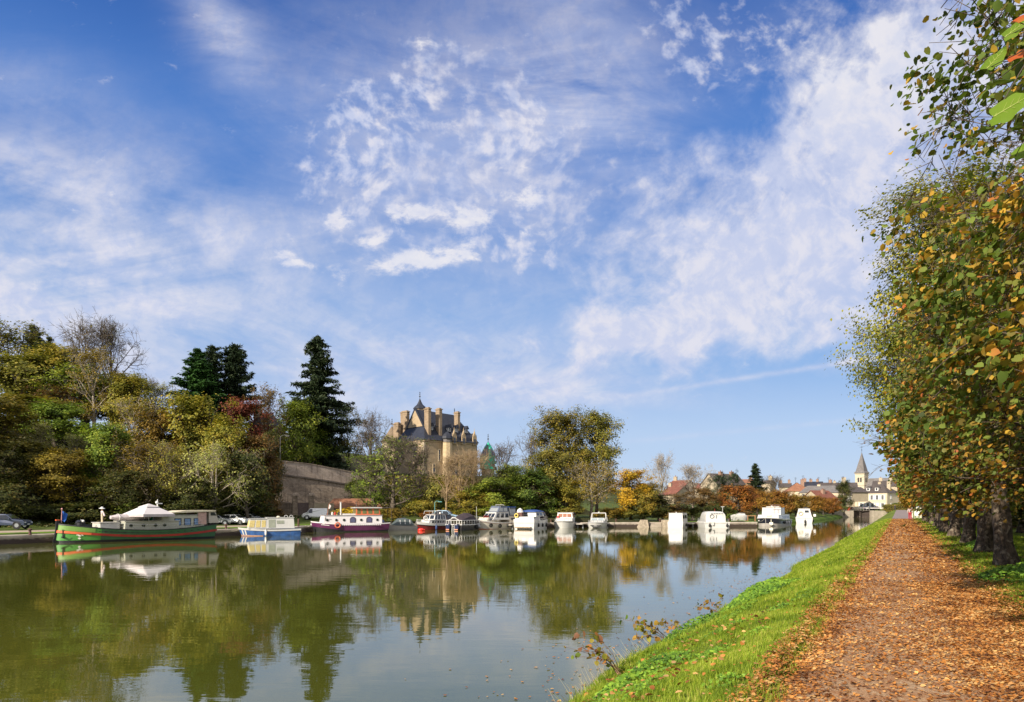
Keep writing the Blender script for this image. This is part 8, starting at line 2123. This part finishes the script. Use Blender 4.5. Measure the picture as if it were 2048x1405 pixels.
# --- n. black and white river cruiser bow-on -----------------------------------------------
b_ = boat('river_cruiser', 'large black-bowed river cruiser with a white deckhouse of three windows', 48.6, 139.4, 180 + 57)
H = Hull(11.5, 4.4, (1.2, 1.3, 1.75), 0.35, 0.95, 3.2, 0.88, 0.4, 0, 0.62); H.solid('hull', mat('grey_lower_hull', (0.42, 0.39, 0.36), 0.5, dirt=0.2), b_)
H.band('black_side', mat('blue_black_hull', (0.012, 0.014, 0.028), 0.3, coat=0.4), b_, 0, 0, 0.03, 0, 1, kk=lambda t: (0.46, 0.96)); H.band('white_bulwark', PW, b_, 0.95, 1.04, 0.06)
cabin(b_, 'fore_deckhouse', 1.0, 4.2, 1.5, 2.25, 3.9, 3.7, 0.5, 0, PW, over=0.03); cabin(b_, 'long_cabin', -5.2, 0.98, 1.2, 2.3, 3.6, 3.4, 0, 0, PW, wins={'L': [(0.1 + k * 0.18, 0.2 + k * 0.18, 0.25, 0.8) for k in range(5)], 'R': [(0.1 + k * 0.18, 0.2 + k * 0.18, 0.25, 0.8) for k in range(5)]})
cabin(b_, 'wheelhouse', -1.4, 1.6, 2.3, 3.75, 3.5, 3.4, 0.12, 0, PW, over=0.06, wins={'F': [(0.06, 0.31, 0.25, 0.85), (0.375, 0.625, 0.25, 0.85), (0.69, 0.94, 0.25, 0.85)], 'L': [(0.1, 0.45, 0.25, 0.85), (0.55, 0.9, 0.25, 0.85)], 'R': [(0.1, 0.45, 0.25, 0.85), (0.55, 0.9, 0.25, 0.85)]}, frame=mat('grey_window_frame', (0.30, 0.31, 0.33), 0.5), glassm=mat('milky_glass', (0.52, 0.48, 0.47), 0.15, spec=0.7))
b = MB(); b.box((0, 0, 3.95), (1.2, 2.4, 0.14)); b.build('roof_hatch', PW, b_); b = MB(); b.tube((0, -0.3, 4.0), (0, -0.3, 4.35), 0.08); b.build('roof_vent', PW, b_)
b = MB(); b.tube((3.0, 1.0, 2.3), (3.0, 1.0, 4.3), 0.045); b.tube((3.0, 0.1, 4.3), (3.0, 1.9, 4.3), 0.05); b.build('tripod_mast', mat('brown_mast', (0.25, 0.13, 0.09), 0.5), b_)
b = MB(); P_ = Vector(H.P(0.975, 0.62, 1, 0.25)); b.tube(P_ + Vector((0, 0, .45)), P_ - Vector((0, 0, .1)), 0.07); b.add([P_ + Vector((.05, -.3, -.1)), P_ + Vector((.05, .35, -.1)), P_ + Vector((.1, .35, -.55)), P_ + Vector((.1, .1, -.75)), P_ + Vector((.1, -.3, -.5)), P_ + Vector((-.1, 0, -.4))], [(0, 1, 2, 3, 4), (0, 5, 1), (1, 5, 2), (2, 5, 3), (3, 5, 4), (4, 5, 0)]); b.build('anchor', mat('cream_anchor', (0.62, 0.58, 0.45), 0.5), b_)
b = MB(); b.ball(H.P(0.93, 0.72, -1, 0.08), 0.15, 10, 8); b.build('hawse_ring', PW, b_); b = MB(); b.box((3.9, 0.2, 2.1), (0.3, 0.9, 0.2)); b.build('bow_bench', mat('cream_bench', (0.6, 0.55, 0.4), 0.6), b_)
for k in (-3.8, -2.2, -0.5): fender(b_, k, 2.32, 0.6, 0.15, 0.7, mat('grey_fender', (0.35, 0.35, 0.36), 0.6))
tyre_fender(b_, 1.2, 2.3, 0.7, 0.3)

# --- o. last white cruiser ---------------------------------------------------------------------
b_ = boat('far_cruiser', 'white cruiser moored last, behind the black-bowed one, with a cream ring', 63.6, 163.5, 70)
H = Hull(8.4, 3.4, (1.5, 1.3, 1.6), 0.3, 1.0, 2.3, 0.86, 0.5); H.solid('hull', PW, b_); H.band('line', mat('grey_line', (0.35, 0.36, 0.40), 0.5), b_, 0.80, 0.83, 0.03)
cabin(b_, 'cabin', -3.9, 0.8, 1.4, 3.5, 3.1, 2.2, 0.6, 0.5, PW, wins={'B': [(0.55, 0.88, 0.55, 0.82)], 'R': [(0.1, 0.4, 0.4, 0.8), (0.5, 0.8, 0.4, 0.8)]}); b = MB(); b.box((-3.2, -0.3, 3.75), (0.3, 0.9, 0.3)); b.build('search_light', M_iron, b_)
lifebuoy('cream coiled ring on the stern of the last white cruiser', at_boat(b_, (-3.95, 0.7, 2.35)), b_.rotation_euler[2] + R(90), mat('straw_ring', (0.62, 0.50, 0.32), 0.6), 0.40)
fender(b_, -4.4, -0.2, 0.4, 0.2, 0.7); tyre_fender(b_, -3.4, -1.8, 0.6, 0.36); tyre_fender(b_, -2.6, -1.85, 0.6, 0.36); b = MB(); b.box((-3.6, -2.1, 1.9), (0.5, 0.5, 0.6)); b.build('outboard_motor', M_white, b_, bevel=0.08)

# --- pontoons between the boats
for i, (px0, Y0, L2, lab) in enumerate([(890, 116.5, 5.0, 'short grey landing stage between the red cruiser and the outboard boat'), (1019, 118.5, 5.0, 'short landing stage between the cream and the blue-topped cruisers'),
        (1160, 124.8, 4.0, 'short landing stage between the bimini cruiser and the sports cruiser'), (1380, 127.5, 4.5, 'short landing stage between the boxy and the rounded cruisers')]):
    x_ = W(px0, 0, Y0).x; t_ = thing('landing_stage', lab, 'pontoon', (x_, Y0, 0), R(-22), 'landing stages at the quay'); b = MB(); b.box((0, L2 / 2 - 0.6, 0.62), (1.2, L2, 0.14)); b.build('deck', mat('pale_pontoon', (0.46, 0.42, 0.36), 0.8), t_)
    for s_ in (-0.45, 0.45): b = MB(); b.box((s_, 0.2, 0.0), (0.22, 0.22, 1.1)); b.build('pile', GREYCAN, t_)

for o_ in list(COL.objects):
    k_ = o_.get('label', '')
    for key_, sc_ in (('boxy blue-hulled', (0.88, 0.95, 0.86)), ('purple-hulled', (0.88, 0.97, 0.92)), ('small grey open sloop', (0.95, 1, 0.9)), ('dark-red hulled', (0.9, 0.95, 0.84)), ('dark cruiser seen', (1, 1, 0.9)), ('cream cruiser with tyre', (0.97, 1, 0.9)),
                      ('big white cruiser seen', (1, 1, 0.88)), ('low white cruiser', (1, 1.12, 0.9)), ('small white sports', (1, 1.15, 0.83)), ('plain boxy', (1, 1, 0.87)), ('rounded white', (1, 1, 0.94)), ('large black-bowed', (1, 0.97, 0.88)), ('white cruiser moored last', (1, 1, 0.88))):
        if k_.startswith(key_): o_.scale = sc_
    if o_.get('category') == 'lifebuoy' and not k_.startswith('white'): o_.location.z *= 0.9
# ------------------------------------------------------------------ cars
def car(label, x, y, z, rz, kind, color, L=4.2, Wd=1.78, Hh=1.46, group='parked cars', name='parked_car'):
    root = thing(name, label, 'car' if kind != 'van' else 'van', (x, y, z), R(rz), group)
    paint = mat('car_paint_' + color[0], color[1], 0.25, 0.2, var=0.02, coat=0.8)
    h = L / 2
    if kind == 'hatch': pr = [(-h, 0.32), (-h, 0.95), (-h + 0.35, Hh - 0.12), (-h + 0.8, Hh), (0.15, Hh), (0.95, 0.98), (h - 0.25, 0.80), (h, 0.62), (h, 0.30)]
    elif kind == 'suv': pr = [(-h, 0.38), (-h, 1.05), (-h + 0.55, Hh - 0.06), (-h + 1.0, Hh), (0.25, Hh - 0.02), (1.0, 1.08), (h - 0.2, 0.95), (h, 0.75), (h, 0.35)]
    elif kind == 'van': pr = [(-h, 0.35), (-h, Hh - 0.15), (-h + 0.15, Hh), (0.75, Hh), (1.25, 1.20), (h - 0.2, 1.0), (h, 0.75), (h, 0.33)]
    else: pr = [(-h, 0.35), (-h, 0.9), (-h + 0.8, 0.98), (-h + 1.3, Hh), (0.15, Hh), (0.95, 0.95), (h - 0.2, 0.80), (h, 0.62), (h, 0.32)]
    belt = 0.95 if kind in ('hatch', 'sedan') else 1.08
    def yw(z_): return Wd / 2 * (1.0 if z_ <= belt else 1.0 - 0.24 * (z_ - belt) / (Hh - belt)) * (0.96 if z_ < 0.45 else 1)
    n = len(pr); mb = MB()
    mb.add([(a, -yw(c), c) for a, c in pr] + [(a, yw(c), c) for a, c in pr], [(i, (i + 1) % n, n + (i + 1) % n, n + i) for i in range(n)] + [tuple(range(n)), tuple(range(2 * n - 1, n - 1, -1))])
    body = mb.build('body', paint, root, bevel=0.07)
    gl = mat('car_glass', (0.015, 0.018, 0.022), 0.05, spec=0.9)
    top = [p for p in pr if p[1] > belt - 0.02]
    rear, r1, f1, front = (pr[1], pr[2], pr[4], pr[5]) if kind in ('hatch', 'suv') else ((pr[1], pr[1], pr[3], pr[4]) if kind == 'van' else (pr[2], pr[3], pr[4], pr[5]))
    zt = Hh - 0.12
    for s_ in (1, -1):
        fx = lambda z_: front[0] + (f1[0] - front[0]) * (z_ - front[1]) / (Hh - front[1]) - 0.12
        rx = lambda z_: rear[0] + 0.18 + (pr[3][0] - rear[0]) * 0.6 * (z_ - belt) / (Hh - belt) if kind != 'van' else 0.35
        segs = [(rx(belt), rx(zt), 0.0, 0.0), ] 
        mid = (rx(belt) + fx(belt)) / 2
        for a0, a1, b0, b1 in ([(rx(belt), mid - 0.05, rx(zt), mid - 0.05), (mid + 0.05, fx(belt), mid + 0.05, fx(zt))] if kind != 'van' else [(0.35, fx(belt), 0.35, fx(zt))]):
            g_ = MB(); e = 0.015
            g_.add([(a0, s_ * (yw(belt) - 0.03), belt + 0.02), (a1, s_ * (yw(belt) - 0.03), belt + 0.02), (b1, s_ * (yw(zt) - 0.03), zt), (b0, s_ * (yw(zt) - 0.03), zt), (a0, s_ * (yw(belt) + e), belt + 0.02), (a1, s_ * (yw(belt) + e), belt + 0.02), (b1, s_ * (yw(zt) + e), zt), (b0, s_ * (yw(zt) + e), zt)],
                   [(0, 1, 2, 3), (4, 5, 6, 7), (0, 1, 5, 4), (1, 2, 6, 5), (2, 3, 7, 6), (3, 0, 4, 7)]); g_.build('side_window', gl, body)
        for wx in (-h + 0.78, h - 0.82):
            r_ = 0.33 if kind in ('hatch', 'sedan', 'van') else 0.37
            w_ = MB(); w_.lathe([(r_ * 0.6, -0.11), (r_ * 0.95, -0.11), (r_, -0.07), (r_, 0.07), (r_ * 0.95, 0.11), (r_ * 0.6, 0.11)], (wx, s_ * (Wd / 2 - 0.09), r_), 20, 'Y'); wo = w_.build('wheel', RUBBER, root, smooth=True)
            w_ = MB(); w_.lathe([(0.02, -0.12), (r_ * 0.62, -0.12), (r_ * 0.62, 0.12), (0.02, 0.12)], (wx, s_ * (Wd / 2 - 0.09), r_), 12, 'Y'); w_.build('rim', CHROME, wo)
            ar = MB(); ar.torus((wx, s_ * (Wd / 2 - 0.03), r_ + 0.02), r_ + 0.06, 0.05, 'Y', 20, 6); ar.build('wheel_arch', RUBBER, body)
        l_ = MB(); l_.box((h - 0.06, s_ * Wd * 0.36, 0.70), (0.16, 0.34, 0.14)); l_.build('headlight', mat('lamp_glass', (0.6, 0.62, 0.62), 0.1), body)
        l_ = MB(); l_.box((-h + 0.05, s_ * Wd * 0.40, 0.88), (0.14, 0.22, 0.22)); l_.build('tail_light', mat('tail_lamp_red', (0.35, 0.01, 0.01), 0.2), body)
        mi = MB(); mi.box((front[0] - 0.25, s_ * (Wd / 2 + 0.08), belt + 0.06), (0.14, 0.18, 0.12)); mi.build('mirror', paint, body)
    def glass_strip(nm, p0, p1):
        g_ = MB(); a0 = (p0[0], p0[1]); a1 = (p1[0], p1[1]); d = Vector((a1[0] - a0[0], a1[1] - a0[1])); n_ = Vector((d.y, -d.x)).normalized() * (0.02 if d.y * 1 else 0.02)
        if (n_.x > 0) != (p0[0] > 0): n_ = -n_
        q0 = Vector(a0) + d * 0.10; q1 = Vector(a0) + d * 0.90
        w0, w1 = yw(q0.y) - 0.10, yw(q1.y) - 0.10
        g_.add([(q0.x + n_.x, -w0, q0.y + n_.y), (q0.x + n_.x, w0, q0.y + n_.y), (q1.x + n_.x, w1, q1.y + n_.y), (q1.x + n_.x, -w1, q1.y + n_.y), (q0.x - n_.x, -w0, q0.y - n_.y), (q0.x - n_.x, w0, q0.y - n_.y), (q1.x - n_.x, w1, q1.y - n_.y), (q1.x - n_.x, -w1, q1.y - n_.y)],
               [(0, 1, 2, 3), (4, 5, 6, 7), (0, 1, 5, 4), (1, 2, 6, 5), (2, 3, 7, 6), (3, 0, 4, 7)]); g_.build(nm, gl, body)
    glass_strip('windscreen', front, f1); 
    if kind != 'van': glass_strip('rear_window', pr[1] if kind != 'sedan' else pr[2], pr[2] if kind != 'sedan' else pr[3])
    pl_ = MB(); pl_.box((h + 0.005, 0, 0.5), (0.03, 0.5, 0.11)); pl_.build('number_plate', M_white, body)
    return root
def car_at(label, px_, Y_, rz, kind, color, **kw):
    x_ = W(px_, 0, Y_).x; return car(label, x_, Y_, tz(x_, Y_) + 0.02 + kw.pop('dz', 0.0), rz, kind, color, **kw)
WHT = ('white', (0.78, 0.78, 0.76)); SLV = ('silver', (0.45, 0.46, 0.48)); BLG = ('blue_grey', (0.055, 0.07, 0.12)); DKR = ('dark_plum', (0.03, 0.015, 0.03)); SKY = ('pale_blue', (0.30, 0.45, 0.60))
car_at('blue-grey SUV parked on the quay road, cut by the left edge', 14, 86.5, 6, 'suv', BLG, L=4.7, Wd=1.9, Hh=1.68, dz=0.08)
car_at('silver car mostly hidden behind the green barge stern', 437, 108, 0, 'sedan', SLV)
car_at('white hatchback parked behind the quay, nearer of the two', 473, 109, -16, 'hatch', WHT, L=4.1, Hh=1.48)
car_at('second white car half behind the nearer white hatchback', 503, 116, -14, 'hatch', WHT, L=4.0, Hh=1.48)
car_at('small white van parked in front of the garden wall', 631, 124, 184, 'van', WHT, L=4.1, Wd=1.8, Hh=1.85)
car_at('pale blue and white car behind the red cruiser', 893, 122.5, -10, 'hatch', SKY, L=4.2, Hh=1.6)
for px_, lab in ((1733, 'left one of two dark cars in front of the lock house'), (1753, 'right one of two dark cars in front of the lock house')):
    car(lab, W(px_, 0, 276).x, 276, 2.3, 55, 'hatch', DKR, L=3.7)

# mooring posts on the quay edge
for k, (px_, lab) in enumerate([(60, 'rusty mooring bollard on the quay in front of the SUV'), (452, 'rusty mooring bollard between the green barge and the blue cruiser'), (597, 'dark mooring post between the blue cruiser and the purple barge'),
        (1102, 'rusty mooring bollard between the blue-topped cruiser and the bimini cruiser'), (1232, 'rusty mooring bollard right of the small sports cruiser'), (1320, 'rusty mooring bollard right of the stone steps'), (1458, 'rusty mooring bollard right of the rounded cruiser')]):
    kx = (px_ - HX) / F
    best = min(FBd, key=lambda p_: abs(p_[0] - kx * p_[1]))
    nrm_ = Vector((-0.35, 0.94, 0)); q_ = Vector((kx * best[1], best[1], 0)) + Vector((kx * 0.75, 0.75, 0.80))
    b = MB(); b.lathe([(0.16, 0), (0.13, 0.05), (0.11, 0.42), (0.19, 0.48), (0.19, 0.58), (0.05, 0.64)] if k != 2 else [(0.13, 0), (0.12, 1.0), (0.04, 1.05)], (0, 0, 0), 12)
    o_ = b.build('mooring_bollard', mat('rusty_iron', (0.09, 0.045, 0.03), 0.8, var=0.3, vscale=6), smooth=True); o_.location = q_; tag(o_, lab, 'bollard', 'mooring bollards on the quay')
# ropes from bows and sterns to the quay
ROPE = mat('mooring_rope', (0.42, 0.38, 0.30), 0.9)
for o_ in [q for q in COL.objects if q.get('group') == 'boats moored along the far quay']:
    hull_ = [c for c in o_.children if c.name.startswith('hull')][0]
    xs = [v.co.x for v in hull_.data.vertices]; x1 = max(xs) - 0.3; zt = max(v.co.z for v in hull_.data.vertices if v.co.x > max(xs) - 1.5)
    M_ = Matrix.Translation(o_.location) @ Matrix.Rotation(o_.rotation_euler[2], 4, 'Z') @ Matrix.Diagonal((*o_.scale, 1))
    for xe, zz in ((x1, zt), (min(xs) + 0.3, 0.95)):
        P_ = M_ @ Vector((xe, 0, zz))
        near_ = min(FBd, key=lambda p_: (p_[0] - P_.x) ** 2 + (p_[1] - P_.y) ** 2)
        Q_ = Vector((near_[0] - 0.2, near_[1] + 0.5, 0.86))
        if (Q_ - P_).length > 7.5: continue
        Mi = M_.inverted(); pts = []
        for i in range(7):
            u = i / 6; q2 = P_.lerp(Q_, u); q2.z -= 0.35 * math.sin(math.pi * u); pts.append(Mi @ q2)
        b = MB(); b.path(pts, 0.022, 5); b.build('mooring_rope', ROPE, o_)
# ------------------------------------------------------------------ people
def person(label, x, y, z, rz, top, legs, hairc, stride=0.18, s=1.0):
    r_ = thing('person', label, 'person', (x, y, z), R(rz), None, (s, s, s))
    SK = mat('skin', (0.50, 0.30, 0.20), 0.6)
    body_v = [(0, 0, 0.95), (0, 0, 1.15), (0, 0.01, 1.38), (0, 0, 1.48), (0, 0.01, 1.56), (0, 0.01, 1.66),
              (-0.10, 0, 0.88), (-0.11, stride * 0.5, 0.48), (-0.11, stride * 0.9 - 0.06, 0.08), (-0.11, stride * 0.9 + 0.10, 0.04),
              (0.10, 0, 0.88), (0.11, -stride * 0.35, 0.48), (0.11, -stride, 0.09), (0.11, -stride + 0.14, 0.04),
              (-0.19, 0, 1.40), (-0.25, -0.03, 1.14), (-0.25, 0.06, 0.90), (-0.25, 0.09, 0.82), (0.19, 0, 1.40), (0.25, 0.05, 1.14), (0.25, 0.14, 0.92), (0.25, 0.17, 0.84)]
    E = [(0, 1), (1, 2), (2, 3), (3, 4), (4, 5), (0, 6), (6, 7), (7, 8), (8, 9), (0, 10), (10, 11), (11, 12), (12, 13), (2, 14), (14, 15), (15, 16), (16, 17), (2, 18), (18, 19), (19, 20), (20, 21)]
    rad = [0.13, 0.12, 0.13, 0.055, 0.09, 0.085, 0.085, 0.055, 0.04, 0.035, 0.085, 0.055, 0.04, 0.035, 0.055, 0.04, 0.03, 0.03, 0.055, 0.04, 0.03, 0.03]
    skin('body', body_v, E, rad, SK, r_)
    skin('trousers', [body_v[i] for i in (0, 6, 7, 8, 10, 11, 12)], [(0, 1), (1, 2), (2, 3), (0, 4), (4, 5), (5, 6)], [0.15, 0.105, 0.08, 0.065, 0.105, 0.08, 0.065], legs, r_)
    skin('top', [(0, 0, 0.92)] + [body_v[i] for i in (1, 2, 14, 15, 16, 18, 19, 20)], [(0, 1), (1, 2), (2, 3), (3, 4), (4, 5), (2, 6), (6, 7), (7, 8)], [0.165, 0.15, 0.155, 0.08, 0.062, 0.05, 0.08, 0.062, 0.05], top, r_)
    b = MB(); b.ball((0, -0.015, 1.64), 0.115, 12, 9, (0.9, 1.0, 1.15)); b.build('hair', hairc, r_, smooth=True)
    for s_ in (-1, 1):
        fx_, fy_ = (-0.11, stride * 0.9) if s_ < 0 else (0.11, -stride + 0.05)
        b = MB(); b.ball((fx_, fy_, 0.05), 0.06, 10, 6, (0.85, 2.1, 0.8)); b.build('shoe', RUBBER, r_, smooth=True)
    return r_
p = OP(1.28, 95.0); person('walker in red trousers and a pale pink top on the towpath', p[0], p[1], float(path_z(95)) + 0.03, -28, mat('pale_pink_top', (0.62, 0.48, 0.48), 0.8), mat('red_trousers', (0.42, 0.03, 0.05), 0.8), mat('grey_hair', (0.35, 0.30, 0.27), 0.8))
p = OP(-1.55, 232.0); person('tiny person in black far down the asphalt path', p[0], p[1], float(path_z(232)) + 0.06, -28, mat('black_coat', (0.015, 0.015, 0.02), 0.8), mat('dark_trousers', (0.03, 0.03, 0.04), 0.8), mat('dark_hair', (0.03, 0.02, 0.015), 0.8))
